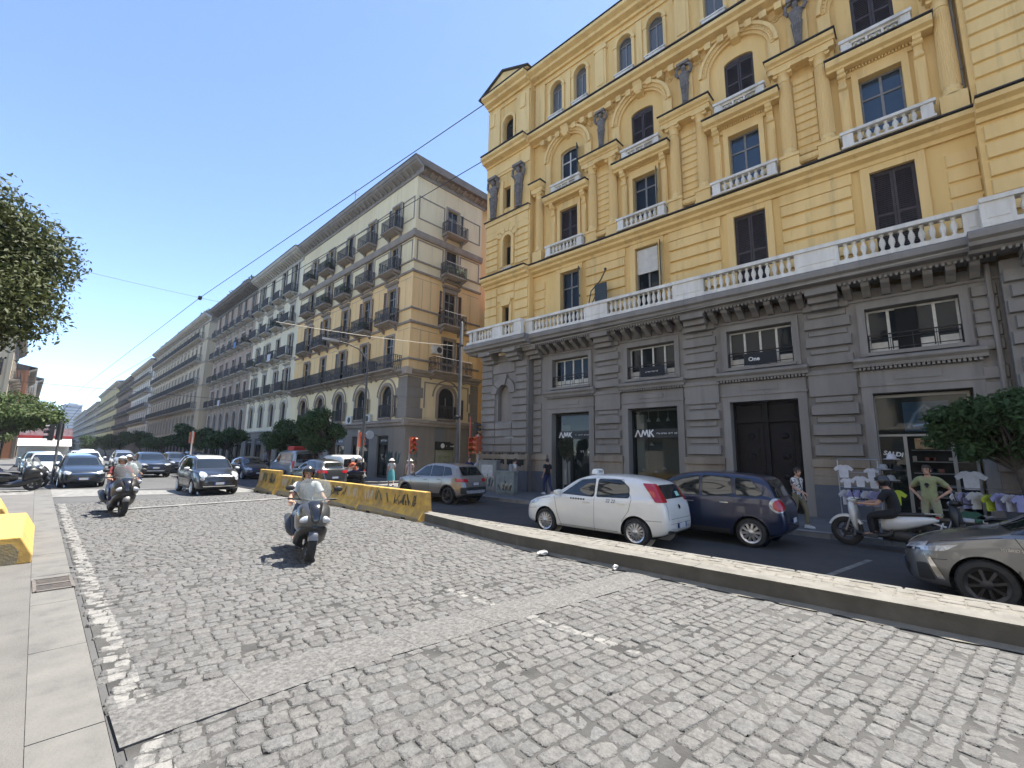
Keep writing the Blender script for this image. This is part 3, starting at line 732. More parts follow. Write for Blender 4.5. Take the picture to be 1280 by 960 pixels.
for i,p in enumerate((2.0,6.02,10.03)):
    blocks(yt,p-1.0,p+1.0,7.75,10.6,6,0,.09,.07)
    yt.box(p-1.02,p+1.02,0,.05,10.6,10.98)
    # pedestals, paired fluted half columns with capitals, rustic filling, entablature block
    for sd in (-1,1):
        x = p+sd*.55
        yt.box(x-.28,x+.28,0,.36,11.6,12.12); yt.box(x-.31,x+.31,0,.4,12.12,12.22); yt.box(x-.31,x+.31,0,.39,11.6,11.72)
        column(x)
    blocks(yt,p-.33,p+.33,12.2,15.2,10,0,.05,.05)
    yt.tube([(p-.3,.18,11.95),(p+.3,.18,11.95)],.14,10)
    yt.box(p-.98,p+.98,0,.42,15.5,15.7); band(yt,p-1.02,p+1.02,[(0,15.7),(.46,15.7),(.48,15.76),(.58,15.82),(.62,15.92),(0,15.96)])
    fl.box(p-1.06,p+1.06,0,.65,15.962,16.0)
    yt.box(p-.3,p+.3,0,.1,16.0,18.4); yt.box(p-.36,p+.36,0,.24,18.2,18.41)
    yt.box(p-.3,p+.3,0,.14,19.46,21.94); yt.box(p-.2,p+.2,.14,.17,19.7,21.7); yt.box(p-.36,p+.36,0,.2,21.6,21.74)
# half pair beside the end bays
for x,sg in ((13.82,0),(-1.5,0)):
    yt.box(x-.28,x+.3,0,.36,11.6,12.2)
    column(x)
    yt.box(x-.36,x+.36,0,.42,15.5,15.7); band(yt,x-.4,x+.4,[(0,15.7),(.46,15.7),(.58,15.82),(.62,15.92),(0,15.96)]); fl.box(x-.44,x+.42,0,.65,15.962,16.0)
    blocks(yt,x-.3,x+.35,7.75,10.6,6,0,.06,.07)
    yt.box(x-.3,x+.3,0,.14,19.46,21.94)
# end bay towards the side street
p = .36; c = 15.95
for a_,b_ in ((14.36,15.3),(16.6,17.54)):
    blocks(yt,a_,b_,7.75,10.9,6,p,p+.07,.06); blocks(yt,a_,b_,11.9,14.6,7,p,p+.07,.06)
    yt.box(a_+.0,b_,p,p+.1,19.46,21.94)
blocks(yt,15.32,16.58,10.0,10.9,2,p,p+.07,.06); yt.box(15.5,15.68,p,p+.06,7.7,9.9); yt.box(16.18,16.36,p,p+.06,7.7,9.9); yt.prism([(15.62,9.74),(16.24,9.74),(16.34,10.1),(15.52,10.1)],'y',p,p+.13)
archivolt(yt,15.9,13.5,.31,.5,p,p+.08); yt.box(15.4,15.59,p,p+.08,12.0,13.5); yt.box(16.21,16.4,p,p+.08,12.0,13.5)
for k in range(5): archivolt(yt,15.9,13.5,.52,1.0 if k == 2 else .82,p,p+.09,a0=20+k*28+2,a1=20+(k+1)*28-2,n=2)
yt.box(14.3,17.62,p,p+.12,14.75,15.0); fl.box(14.28,17.66,p-.04,p+.2,15.002,15.05); yt.box(14.42,17.5,p,p+.06,14.1,14.72)
yt.box(15.4,15.67,p,p+.08,15.05,17.2); yt.box(16.25,16.5,p,p+.08,15.05,17.2); yt.box(14.3,17.6,p,p+.06,17.6,18.42); yt.box(15.0,16.9,p+.06,p+.1,17.75,18.25)
archivolt(yt,15.95,20.75,.41,.56,p,p+.09); yt.box(15.4,15.54,p,p+.09,19.46,20.75); yt.box(16.36,16.5,p,p+.09,19.46,20.75)
yt.box(14.6,14.95,p+.1,p+.16,21.0,21.8); yt.box(17.0,17.35,p+.1,p+.16,21.0,21.8)
# low gable over the end bay, parapet behind the cornice
yt.prism([(14.1,22.9),(17.85,22.9),(16.0,23.72)],'y',p-.3,p+.5)
fl.prism([(14.0,22.89),(16.0,23.76),(17.95,22.89),(17.95,22.96),(16.0,23.84),(14.0,22.96)],'y',p-.35,p+.62)
gp = MB(); gp.box(-14.6,14.0,-.6,.3,22.86,23.35); gp.box(-14.6,14.0,-4,-.62,22.86,24.1); gp.obj('parapet', M_wht, Y)
# right projecting bay
for a_,b_ in ((-6.4,-5.1),(-3.2,-1.92)):
    blocks(yt,a_,b_,7.75,10.9,6,p,p+.09,.07); blocks(yt,a_,b_,12.3,18.2,13,p,p+.07,.05); yt.box(a_,b_,p,p+.12,11.6,12.2); yt.box(a_,b_,p,p+.1,19.46,21.9)
for z0,z1 in ((7.7,11.),(12.,14.4),(15.4,17.2)): yt.box(-4.95,-4.7,p,p+.1,z0,z1); yt.box(-3.6,-3.35,p,p+.1,z0,z1); yt.box(-4.95,-3.35,p,p+.12,z1,z1+.25)
yt.obj('yellow_mouldings', M_yel2, Y); fl.obj('flashing', M_flash, Y)
# drain pipes
dp = MB(); dp.tube([(-1.72,.1,22.2),(-1.72,.1,11.7)],.055,8); dp.tube([(-1.62,.12,7.1),(-1.62,.12,2.0)],.06,8)
for z in (13,15.5,18,20.5,6.2,4.4,2.6): dp.lathe([(.075,-.03),(.075,.03)],(-1.72 if z > 8 else -1.62,.1 if z > 8 else .12,z),8)
dp.obj('drain_pipe', M_gry2, Y)
# white window balconies of the principal floor and small pierced ones above
for c in BAYS[:4]:
    q = MB(); q.box(-1.1,1.1,.1,.52,0,.07); q.box(-1.12,1.12,.3,.54,.46,.56)
    for sd in (-1,1): q.box(min(sd*.78,sd*1.06),max(sd*.78,sd*1.06),.32,.5,.07,.46); q.box(min(sd*.95,sd*1.06),max(sd*.95,sd*1.06),.08,.32,.07,.5)
    o = q.obj('stone_balcony', M_wht, Y, loc=(c,.06,11.585), bevel=.012)
    r = MB(); balusters(r,-.74,.74,.41,.07,.39,.19); r.obj('baluster_row', M_wht, o, smooth=40)
    q = MB(); q.box(-.86,.86,.04,.3,.0,.06); q.box(-.9,.9,.04,.34,.4,.5); q.box(-.86,-.62,.12,.28,.06,.4); q.box(.62,.86,.12,.28,.06,.4)
    for k in range(3):
        x = -.4+k*.4
        for sx in (-1,1):
            q.tube([(x+sx*.07+.06*math.cos(t),.2,.22+.075*math.sin(t)) for t in [j*math.pi/4 for j in range(9)]],.022,5,cap=False)
        q.box(x-.2,x+.2,.16,.24,.06,.12); q.box(x-.2,x+.2,.16,.24,.33,.4); q.box(x+.17,x+.23,.15,.25,.12,.33)
    q.box(-.63,-.57,.15,.25,.06,.4)
    q.obj('pierced_parapet', M_wht, Y, loc=(c,.12,14.94))
    for o_ in (-.76,.76):
        q = MB(); q.box(-.46,.46,0,.16,0,.24); q.box(-.5,.5,0,.2,.24,.3); q.obj('window_sill', M_wht, Y, loc=(c+o_,0,19.42))
q = MB(); q.box(-.5,.5,0,.1,0,.22); q.obj('window_sill', M_wht, Y, loc=(15.95,p,19.24))
q = MB()
for k in range(5): q.lathe([(r_*.8,z*.5) for r_,z in BALU],(-.32+k*.16,.02,.0),8)
q.obj('baluster_row', M_wht, Y, loc=(15.92,p+.02,11.66))
# windows by storey
WB = [('shut',M_sh_brown)]*4
win(Y,12.03,-.22,7.9,1.06,2.86,style='half',fm=M_wframe_g,sm=M_sh_teal,openness=.3)
win(Y,8.02,-.22,7.9,1.06,2.86,style='half',fm=M_wframe_g,sm=M_sh_teal,openness=.3)
for c in (4.0,0.,-8.4,-12.4): win(Y,c,-.1,7.9,1.06,2.86,style='shut',sm=M_sh_brown)
rb = MB(); rb.box(-.44,.5,0,.05,1.7,2.8); rb.obj('roller_blind', mat('white_blind', (.68,.66,.6), .8, c2=(.55,.53,.48)), Y, loc=(8.02,-.14,7.9))
win(Y,15.93,p-.25,7.95,.5,1.77,style='frame',fm=M_sh_brown,sash=1,transom=0,gm=M_dark)
win(Y,12.03,-.12,12.1,1.06,1.98,style='shut',sm=M_sh_brown); win(Y,8.02,-.2,12.1,1.06,1.98,style='half',fm=M_wframe_g,sm=M_sh_teal,openness=.25)
for c in (4.0,0.): win(Y,c,-.2,12.1,1.06,1.98,fm=M_wframe_g,gm=M_pane_b,transom=.66)
for c in (-8.4,-12.4,-4.15): win(Y,c,-.1+(p if c == -4.15 else 0),12.1,1.06,1.98,style='shut',sm=M_sh_brown)
win(Y,15.9,p-.3,12.05,.58,1.2,fm=M_sh_brown,sash=1,transom=0,gm=M_dark)
win(Y,12.03,-.18,15.5,1.04,1.7,.17,style='half',fm=M_wframe_w,sm=M_sh_teal,openness=.3)
for c in (8.02,4.0,0.,-8.4,-12.4): win(Y,c,-.1,15.5,1.04,1.7,.17,style='shut',sm=M_sh_brown)
win(Y,15.96,p-.25,15.45,.56,1.3,fm=M_sh_brown,sash=1,transom=0,gm=M_dark); win(Y,-4.15,p-.1,15.5,1.1,1.7,.2,style='shut',sm=M_sh_brown); win(Y,-4.15,p-.1,7.9,1.1,2.8,style='shut',sm=M_sh_brown)
for c in BAYS:
    for o_ in (-.76,.76): win(Y,c+o_,-.2,19.7,.76,1.6,.38,fm=M_wframe_g,gm=glass_mat('attic_pane',(.1,.105,.105),.12),sash=2,transom=.98)
win(Y,15.95,p-.28,19.45,.8,1.3,.4,fm=M_sh_brown,sash=1,transom=.98,gm=M_dark); win(Y,-4.15,p-.2,19.6,.9,1.6,.45,fm=M_wframe_g,gm=M_pane)
# mezzanine windows: white frames behind iron railings
for i,c in enumerate(BAYS):
    o = win(Y,c,-.3,5.1,2.04,1.3,fm=M_wframe_w,sash=4,transom=0 if i in (1,2) else .0,curtain=False)
    r = MB(); rail_iron(r,2.0,.1,.5,.5,r=.008); r.obj('railing', M_iron_b, Y, loc=(c,-.1,5.08))
    b_ = MB()
    for k in range(4):
        x = -1.02+2.04*(k+.5)/4; b_.box(x-.19,x+.19,-.02,.035,.055,.3)
    b_.obj('window_panel', M_wframe_w, Y, loc=(c,-.3,5.1))
ob = MB(); ob.box(-.28,.22,.0,.06,.02,1.26); ob.obj('open_sash', M_dark, Y, loc=(.12,-.29,5.1))
# caryatid figures
def herm(s, d, z, h, narrow=1.):
    q = MB(); k = h/2.1
    q.box(-.13*k,.13*k,-.06,.2*k,0,.06*k)
    q.loft([[(x*w*k,.06+y*dd_*k,zz*k) for x,y in [(math.cos(t),math.sin(t)) for t in [j*math.pi/6 for j in range(12)]]] for zz,w,dd_ in
            [(.06,.12,.1),(.5,.15,.12),(.95,.19,.14),(1.05,.21,.16),(1.15,.17,.14),(1.3,.2,.17),(1.5,.25,.19),(1.6,.24,.16),(1.68,.1,.1),(1.72,.08,.08)]])
    q.ball((0,.12*k,1.84*k),(.12*k,.13*k,.15*k),10)
    for sd in (-1,1): q.tube([(sd*.25*k,.08,1.55*k),(sd*.36*k,.12*k,1.68*k),(sd*.3*k,.16*k,1.9*k),(sd*.12*k,.14*k,2.02*k)],[.075*k,.07*k,.06*k,.05*k],8)
    q.box(-.28*k,.28*k,-.06,.26*k,2.0*k,2.12*k)
    for j in range(5): q.tube([((-.14+.07*j)*k,.2*k,1.1*k),((-.11+.05*j)*k,.19*k,.6*k),((-.08+.04*j)*k,.16*k,.1*k)],.03*k,5)
    return q.obj('caryatid', M_stat, Y, smooth=50, loc=(s,d,z))
for q_ in (2.0,6.02,10.03): herm(q_,.1,16.3,1.9)
for q_ in (15.0,16.95): herm(q_,p+.05,15.06,2.5)
# portal with its carved two-leaf door
for c in (4.0,):
    q = MB(); q.box(-1.05,1.05,-.05,0,0,3.72); q.box(-1.05,1.05,0,.1,3.0,3.1); q.box(-.06,.06,0,.12,0,3.72); q.box(-1.05,-.98,0,.08,0,3.72); q.box(.98,1.05,0,.08,0,3.72); q.box(-1.05,1.05,0,.09,3.64,3.72)
    o = q.obj('portal_door', M_door, Y, loc=(c,-.38,.1))
    for sd in (-1,1):
        r = MB(); x0,x1 = (-.92,-.12) if sd < 0 else (.12,.92)
        r.box(x0,x1,.0,.03,.1,2.9); xc = (x0+x1)/2
        for k in range(4):
            z0 = .2+k*.68; r.box(x0+.14,x1-.14,.03,.055,z0,z0+.56); r.box(x0+.2,x1-.2,.055,.075,z0+.06,z0+.5); r.ball((xc,.08,z0+.28),(.13,.05,.11),10); r.ball((xc,.11,z0+.28),(.06,.04,.05),8)
        r.box(x0+.04,x1-.04,0,.02,3.16,3.56)
        r.obj('door_leaf', M_door, o)
# ------------------------------------------------------------------ the terrace of palazzi along the street
def palazzo(name, label, P, ang, L_, floors, cols, top, wallc, opts):
    """floors: list of dict(z0,z1,wz0,wz1,w,style,balc,...); cols: window centres along s"""
    B = thing(name, label, 'building', (P[0],P[1],0), rad(90-ang), opts.get('group'))
    dep = opts.get('depth', 12.); det = opts.get('detail', True); far = opts.get('far', False)
    W_ = MB(); T_ = MB()
    ends = opts.get('end')                          # windowed end wall facing the side street
    EM = Matrix(((0,-1,0,0),(1,0,0,0),(0,0,1,0),(0,0,0,1)))          # u -> +d, d -> -s
    We = MB(EM); Te = MB(EM); ew = opts.get('endw', 6.2)
    c = MB(); c.box(.38,L_-.02,-dep,-.36,.05,top-.5); c.obj('core_wall', opts.get('corec', wallc), B)
    for fi,f in enumerate(floors):
        m = f.get('wall', wallc)
        w = MB(); we = MB(EM); rise = f.get('rise',0)
        ops = [(s-f['w']/2,s+f['w']/2,f['wz0'],f['wz1'],rise) for s in cols]
        if f.get('ops'): ops = f['ops']
        wall(w,0,L_,f['z0'],f['z1'],ops,0,.35)
        if ends: wall(we,-ew,-.35,f['z0'],f['z1'],[(u-f['w']/2,u+f['w']/2,f['wz0'],f['wz1'],rise) for u in ends] if not f.get('endops') else f['endops'],0,.35); w.add(we.v,we.f)
        w.obj('storey_wall', m, B)
        # string course
        sc = f.get('course', [(0,-.12),(.1,-.12),(.14,-.02),(.06,.06),(0,.06)])
        if sc and fi:
            pr = [(d,z+f['z0']) for d,z in sc]
            band(T_,-.0,L_,pr)
            if ends: band(Te,-ew,.0,pr); T_.box(-max(d for d,z in sc),0,0,max(d for d,z in sc),f['z0']+min(z for d,z in sc),f['z0']+max(z for d,z in sc))
            if f.get('course2'):
                pr = [(d,z+f['z0']+f['course2']) for d,z in [(0,-.07),(.07,-.07),(.1,.02),(.04,.07),(0,.07)]]
                band(T_,0,L_,pr)
                if ends: band(Te,-ew,0,pr); T_.box(-.1,0,0,.1,f['z0']+f['course2']-.07,f['z0']+f['course2']+.07)
        if not f.get('win', True): continue
        sty = f.get('styles') or [f.get('style','half')]
        def put(par, u, k, TT, tr):
            st = sty[k%len(sty)]; sm = f.get('sm', M_sh_teal); sm = sm[k%len(sm)] if isinstance(sm,(list,tuple)) else sm
            d = -.16
            if tr: s_,d_,rot = -d,u,rad(90)
            else: s_,d_,rot = u,d,0
            win(B,s_,d_,f['wz0'],f['w'],f['wz1']-f['wz0'],rise,style=st,fm=f.get('fm',M_wframe_g),sm=sm,rot=rot,detail=det,sash=2,transom=f.get('transom',.74),openness=f.get('open',.95))
            if f.get('surround',True):
                z0,z1 = f['wz0'],f['wz1']; g = f['w']/2; e = .16
                if not rise:
                    TT.box(u-g-e,u-g,0,.05,z0,z1+e); TT.box(u+g,u+g+e,0,.05,z0,z1+e); TT.box(u-g,u+g,0,.05,z1+.002,z1+e)
                    if f.get('hood'): band(TT,u-g-e-.1,u+g+e+.1,[(0,z1+.3),(.14,z1+.32),(.26,z1+.42),(.26,z1+.48),(0,z1+.5)]); TT.box(u-g-e,u+g+e,0,.04,z1+e,z1+.3)
                else:
                    archivolt(TT,u,z1,g+.001,g+.2,0,.08,n=12,sx=1.); TT.box(u-g-.2,u-g,0,.08,z0,z1); TT.box(u+g,u+g+.2,0,.08,z0,z1)
                    archivolt(TT,u,z1,g+.42,g+.52,0,.05,n=12); TT.box(u-g-.24,u-g-.02,.08,.11,z1-.1,z1+.02); TT.box(u+g+.02,u+g+.24,.08,.11,z1-.1,z1+.02)
            if f.get('balc'):
                bw,bd,bh = f['balc']
                if tr: bbalcony(B,-.02,u,f['wz0']-.02,bw,bd,.2,bh,opts['trim'],f.get('step',.13),f.get('scroll',False),rot=rot)
                else: bbalcony(B,u,.02,f['wz0']-.02,bw,bd,.2,bh,opts['trim'],f.get('step',.13),f.get('scroll',False))
        for k,u in enumerate(cols):
            if k in f.get('skip',()): continue
            put(B,u,k+fi,T_,False)
        for k,u in enumerate(ends or []): put(B,u,k+fi+1,Te,True)
        if f.get('panels'):                        # sunk panels with dark mouldings between the windows
            cs = [-.0]+list(cols)+[L_]
            def pan(TT,a,b_,z0,z1,t=.055):
                TT.box(a,b_,0,.03,z0,z0+t*1.6); TT.box(a,b_,0,.03,z1-t*1.6,z1); TT.box(a,a+t*1.6,0,.03,z0+t*1.6,z1-t*1.6); TT.box(b_-t*1.6,b_,0,.03,z0+t*1.6,z1-t*1.6)
            for a,b_ in zip(cs,cs[1:]):
                a_ = a+(.2 if a == 0 else f['w']/2+.28); c_ = b_-(.2 if b_ == L_ else f['w']/2+.28)
                if c_-a_ > .5: pan(T_,a_,c_,f['wz0']+.35,f['wz1']-.05)
            if ends:
                es = [-ew]+list(ends)+[0]
                for a,b_ in zip(es,es[1:]):
                    a_ = a+(.2 if a == -ew else f['w']/2+.28); c_ = b_-(.2 if b_ == 0 else f['w']/2+.28)
                    if c_-a_ > .5: pan(Te,a_,c_,f['wz0']+.35,f['wz1']-.05)
        if f.get('ashlar'):                        # scored joints
            za, zb_ = f['z0']+1.0, f['z1']-.5
            for TT,cs in ((T_,[0]+list(cols)+[L_]),)+(((Te,[-ew]+list(ends)+[0]),) if ends else ()):
                for a,b_ in zip(cs,cs[1:]):
                    a_ = a+(.1 if a in (0,-ew) else f['w']/2+.5); c_ = b_-(.1 if b_ in (L_,0) else f['w']/2+.5); n = int((c_-a_)/.62)
                    for k in range(1,n): x = a_+(c_-a_)*k/n; TT.box(x-.011,x+.011,0,.004,za,zb_)
                    if c_-a_ > .4: TT.box(a_,c_,0,.004,zb_,zb_+.03)
    # main cornice with modillions
    ov = opts.get('over',1.0); z = top
    cs_ = opts.get('cs',1.); pr = [(d,z+q*cs_) for d,q in [(0,-1.25),(.08,-1.25),(.12,-1.1),(.06,-1.02),(.06,-.82),(.16,-.74),(ov*.8,-.5),(ov*.82,-.4),(ov*.95,-.34),(ov,-.14),(ov,-.06),(0,0)]]; mo = [(d,z+q*cs_) for d,q in [(.06,-.95),(.16,-.93),(ov*.7,-.6),(ov*.75,-.51),(.06,-.51)]]
    CO = MB(); band(CO,-(ov if ends else 0),L_,pr)
    if ends:
        CE = MB(EM); band(CE,-ew-.3,.0,pr); CO.add(CE.v,CE.f)
    n = int(L_/(.62 if det else 1.1))
    for k in range(n):
        s = (k+.5)*L_/n; CO.prism(mo,'x',s-.1,s+.1)
    if ends:
        CE = MB(EM)
        for k in range(int(ew/.62)):
            s = -ew+(k+.5)*.62; CE.prism(mo,'x',s-.1,s+.1)
        CO.add(CE.v,CE.f)
    CO.obj('cornice', opts.get('cornicem',opts['trim']), B)
    r = MB(); r.prism([(-dep,z-.5),(0.0,z-.5),(ov+.03,z-.02),(ov+.03,z+.04),(-dep*.35,z+opts.get('pitch',.9)),(-dep,z+.04)],'x',-(ov+.03 if ends else 0),L_); r.obj('roof', mat('roof_tiles', (.16,.13,.11), .9, c2=(.1,.09,.08), scale=2), B)
    T_.add(Te.v,Te.f); T_.obj('trim', opts['trim'], B)
    return B
PX, PY, PA = 16.75, 25., .9
def on_row(s): return (PX+s*math.sin(rad(PA)), PY+s*math.cos(rad(PA)))
# ---- ochre corner building
M_och = mat('ochre_stucco', (.9,.62,.3), .88, c2=(.78,.51,.225), grime=.4, scale=.45, bump=.25, bscale=30, streak=True)
M_cream = mat('cream_stucco', (.86,.72,.45), .88, c2=(.74,.6,.36), grime=.4, scale=.5, bump=.25, bscale=30, streak=True)
M_trimg = mat('taupe_trim', (.34,.285,.235), .88, c2=(.25,.212,.178), grime=.4, scale=1.2, bump=.3, bscale=30, streak=True)
M_gf = mat('greige_render', (.27,.24,.2), .9, c2=(.2,.178,.152), grime=.15, scale=.6, bump=.3, bscale=25, streak=True)
cols = [2.55,6.2,9.85,13.5,17.1]
QU = dict(); fl_ = [dict(z0=.1,z1=3.9,wz0=.3,wz1=3.3,w=2.4,wall=M_gf,win=False,endops=[(-4.1,-2.45,.12,2.55)],ops=[(2.0,3.5,.12,3.0),(4.6,7.2,.12,3.0),(8.4,11.2,.12,3.0),(12.2,15,.12,3.0),(15.8,18.4,.12,3.0)],course=None),
       dict(z0=3.9,z1=7.0,wz0=4.25,wz1=5.75,w=1.5,rise=.75,style='half',sm=M_sh_brown,wall=M_cream,course=[(0,-.25),(.16,-.25),(.2,-.1),(.3,-.02),(.3,.1),(.1,.16),(0,.18)],transom=0,balc=(1.5,.12,.9)),
       dict(z0=7.0,z1=10.75,wz0=7.5,wz1=10.0,w=1.05,styles=['half','open','frame'],sm=[M_sh_grey,M_sh_brown],wall=M_och,ashlar=True,course2=1.15,course=[(0,.0),(.12,.02),(.16,.12),(.44,.24),(.48,.38),(.1,.46),(0,.46)],balc=(3.3,.75,.95),scroll=True,hood=False),
       dict(z0=10.75,z1=14.4,wz0=10.95,wz1=13.55,w=1.05,styles=['open','open','half'],sm=M_sh_red,wall=M_och,ashlar=True,course2=.95,balc=(2.0,.7,.95),hood=True,scroll=True),
       dict(z0=14.4,z1=17.3,wz0=14.75,wz1=16.8,w=1.0,styles=['shut','half','shut'],sm=[M_sh_teal,M_sh_brown],wall=M_cream,course2=.75,balc=(1.9,.65,.9),panels=True,scroll=True),
       dict(z0=17.3,z1=22.2,wz0=17.95,wz1=20.1,w=1.0,styles=['half','shut','open'],sm=M_sh_teal,wall=M_cream,balc=(1.9,.65,.9),panels=True,course=[(0,-.45),(.14,-.45),(.2,-.3),(.22,.0),(.1,.06),(0,.06)])]
OC = palazzo('ochre_building','tall cream and ochre corner building with iron balconies and a bracketed cornice',(PX,PY),PA,20.,fl_,cols,22.5,M_och,
             dict(pitch=.05,over=.72,cs=.8,end=[-3.3],endw=6.25,trim=M_trimg,cornicem=mat('grey_cornice',(.3,.27,.235),.88,c2=(.22,.195,.17),scale=1.2,bump=.3)))
def quoins(lo, hi, far):                          # grey quoins at the corners of the arched storey
    q = MB()
    for k in range(4):
        z = 4.15+k*.7; w = 1.25 if k%2 == 0 else 1.05
        if far: q.box(-.05,.0,-6.25,-6.25+w*.7,z,z+.69)
        else: q.box(-.045,w,0,.045,z,z+.69); q.box(-.045,0,-w,0,z,z+.69)
    q.obj('quoin', M_gf, OC)
quoins(0,0,False); quoins(0,0,True)
q = MB()
for a,b_,z0,z1 in ((-5.3,-5.22,4.9,6.7),(-1.42,-1.34,4.9,6.7),(-5.22,-1.42,6.62,6.7)): q.box(-.05,0,a,b_,z0,z1)
q.obj('arch_frame', M_trimg, OC)
# ---- what lines the rest of the right-hand side, nearer first
M_whi = mat('off_white_stucco', (.86,.75,.53), .88, c2=(.68,.585,.41), grime=.5, scale=.5, bump=.25, streak=True)
M_pnk = mat('dusty_stucco', (.48,.355,.265), .88, c2=(.34,.25,.19), grime=.4, scale=.5, bump=.25, streak=True)
M_bei = mat('beige_stucco', (.62,.51,.345), .88, c2=(.46,.38,.255), grime=.4, scale=.5, bump=.25, streak=True)
M_lgr = mat('pale_grey_stucco', (.76,.73,.66), .88, c2=(.6,.58,.53), grime=.4, scale=.5, streak=True)
M_brk = mat('brown_stucco', (.3,.2,.15), .88, c2=(.22,.155,.12), scale=.5, streak=True)
M_lem = mat('lemon_stucco', (.74,.56,.22), .88, c2=(.55,.44,.2), scale=.5, streak=True)
M_trimw = mat('pale_trim', (.5,.46,.39), .88, c2=(.38,.35,.3), scale=1.2, streak=True)
M_trimd = mat('dark_trim', (.2,.185,.17), .88, c2=(.15,.14,.13), scale=1.2, streak=True)
M_shop = mat('dark_shopfront', (.03,.031,.035), .5, c2=(.06,.06,.062), scale=2)
def std_floors(zs, wallm, w, styles, sm, balc, shopw, n0=0, rise0=True, det=True):
    out = [dict(z0=.1,z1=zs[0],wz0=.12,wz1=zs[0]-.8,w=shopw,wall=wallm if n0 else M_gf,win=False,course=None)]
    for i,(a,b_) in enumerate(zip(zs,zs[1:])):
        if i == 0 and rise0: out.append(dict(z0=a,z1=b_,wz0=a+.4,wz1=b_-1.35,w=w*1.25,rise=w*.62,wall=wallm,styles=['frame'],sm=sm,transom=0))
        else: out.append(dict(z0=a,z1=b_,wz0=a+.35,wz1=b_-.85,w=w,wall=wallm,styles=styles,sm=sm,balc=balc,step=.12 if det else .2,hood=(i%2 == 1)))
    return out
zs = [3.9,7.4,11.0,14.5,17.6,22.2]
def ev(a,b_,n): return [a+(k+.5)*(b_-a)/n for k in range(n)]
P1 = on_row(20.02)
palazzo('white_building','off white palazzo of stacked dark balconies between the ochre corner building and a dusty one',P1,PA,13.8,
        std_floors(zs,M_whi,1.05,['half','shut','open'],[M_sh_brown,M_sh_teal],(1.95,.7,.9),2.2),ev(.3,13.5,4),22.45,M_whi,dict(trim=M_trimw,cornicem=M_trimw,group=None))
P1 = on_row(33.85)
palazzo('dusty_building','dusty pinkish grey palazzo covered in dark balconies beside the off white one',P1,PA,18.4,
        std_floors(zs,M_pnk,1.05,['shut','half'],[M_sh_brown,M_sh_red],(1.95,.7,.9),2.2),ev(.2,18.2,6),22.5,M_pnk,dict(trim=M_trimw,cornicem=M_trimd,over=1.3))
# beyond the next side street
P1 = on_row(57.5)
palazzo('beige_building','long beige palazzo with planted roof terrace and rows of balconies past the second side street',P1,PA,47.,
        std_floors([4.2,8.,11.9,15.7,19.4,23.0],M_bei,1.05,['half','shut','open','frame'],[M_sh_brown,M_sh_teal],(2.6,.75,.95),2.4,det=False),ev(2.2,46.4,15),23.3,M_bei,
        dict(trim=M_trimw,end=[-2.0,-5.2],endw=8.,detail=False))
for nm,lb,s0,L_,zt,wm,nw,tr in [
    ('pale_grey_building','pale grey white building standing past the long beige palazzo',106.5,33,22.6,M_lgr,9,M_trimw),
    ('brown_building','dark brown building between the pale grey building and the lemon yellow one',141,33,22.2,M_brk,8,M_trimd),
    ('lemon_building','lemon yellow building past the brown one near the far end of the street',176,70,24.5,M_lem,13,M_trimw),
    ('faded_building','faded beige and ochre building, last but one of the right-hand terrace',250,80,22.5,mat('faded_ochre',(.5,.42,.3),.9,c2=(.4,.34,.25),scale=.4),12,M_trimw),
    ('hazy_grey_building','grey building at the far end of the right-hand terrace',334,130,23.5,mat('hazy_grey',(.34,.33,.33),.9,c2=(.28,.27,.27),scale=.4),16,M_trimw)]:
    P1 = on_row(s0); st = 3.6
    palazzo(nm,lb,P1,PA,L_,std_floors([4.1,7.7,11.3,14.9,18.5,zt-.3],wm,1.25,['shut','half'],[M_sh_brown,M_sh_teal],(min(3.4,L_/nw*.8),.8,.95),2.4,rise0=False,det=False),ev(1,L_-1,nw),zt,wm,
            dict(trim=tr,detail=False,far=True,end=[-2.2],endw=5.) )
# narrow building seen down the side street behind the corner building
def side_street():
    o = palazzo('orange_building','narrow orange and cream building down the side street beside the ochre corner building',(24.2,25.4),90.,14.,
        [dict(z0=.1,z1=3.6,wz0=.2,wz1=2.6,w=1.4,wall=M_gf,win=False),dict(z0=3.6,z1=8.2,wz0=4.4,wz1=7.0,w=1.0,wall=mat('orange_stucco',(.68,.38,.11),.88,c2=(.56,.3,.09),scale=.6,streak=True),style='half',sm=M_sh_teal,balc=(1.7,.7,.9)),
         dict(z0=8.2,z1=12.0,wz0=8.7,wz1=11.0,w=1.0,wall=M_cream,style='open',sm=M_sh_teal,balc=(1.7,.7,.9))],
        [1.6,5.,8.4,11.8],12.4,M_cream,dict(trim=M_trimw,depth=6,over=.5))
    q = MB(); q.prism([(-6,12.45),(.3,12.45),(-2.8,14.2)],'x',0,14.); q.obj('roof', mat('red_roof_tiles',(.42,.16,.09),.9,c2=(.3,.11,.07),scale=3), o)
side_street()
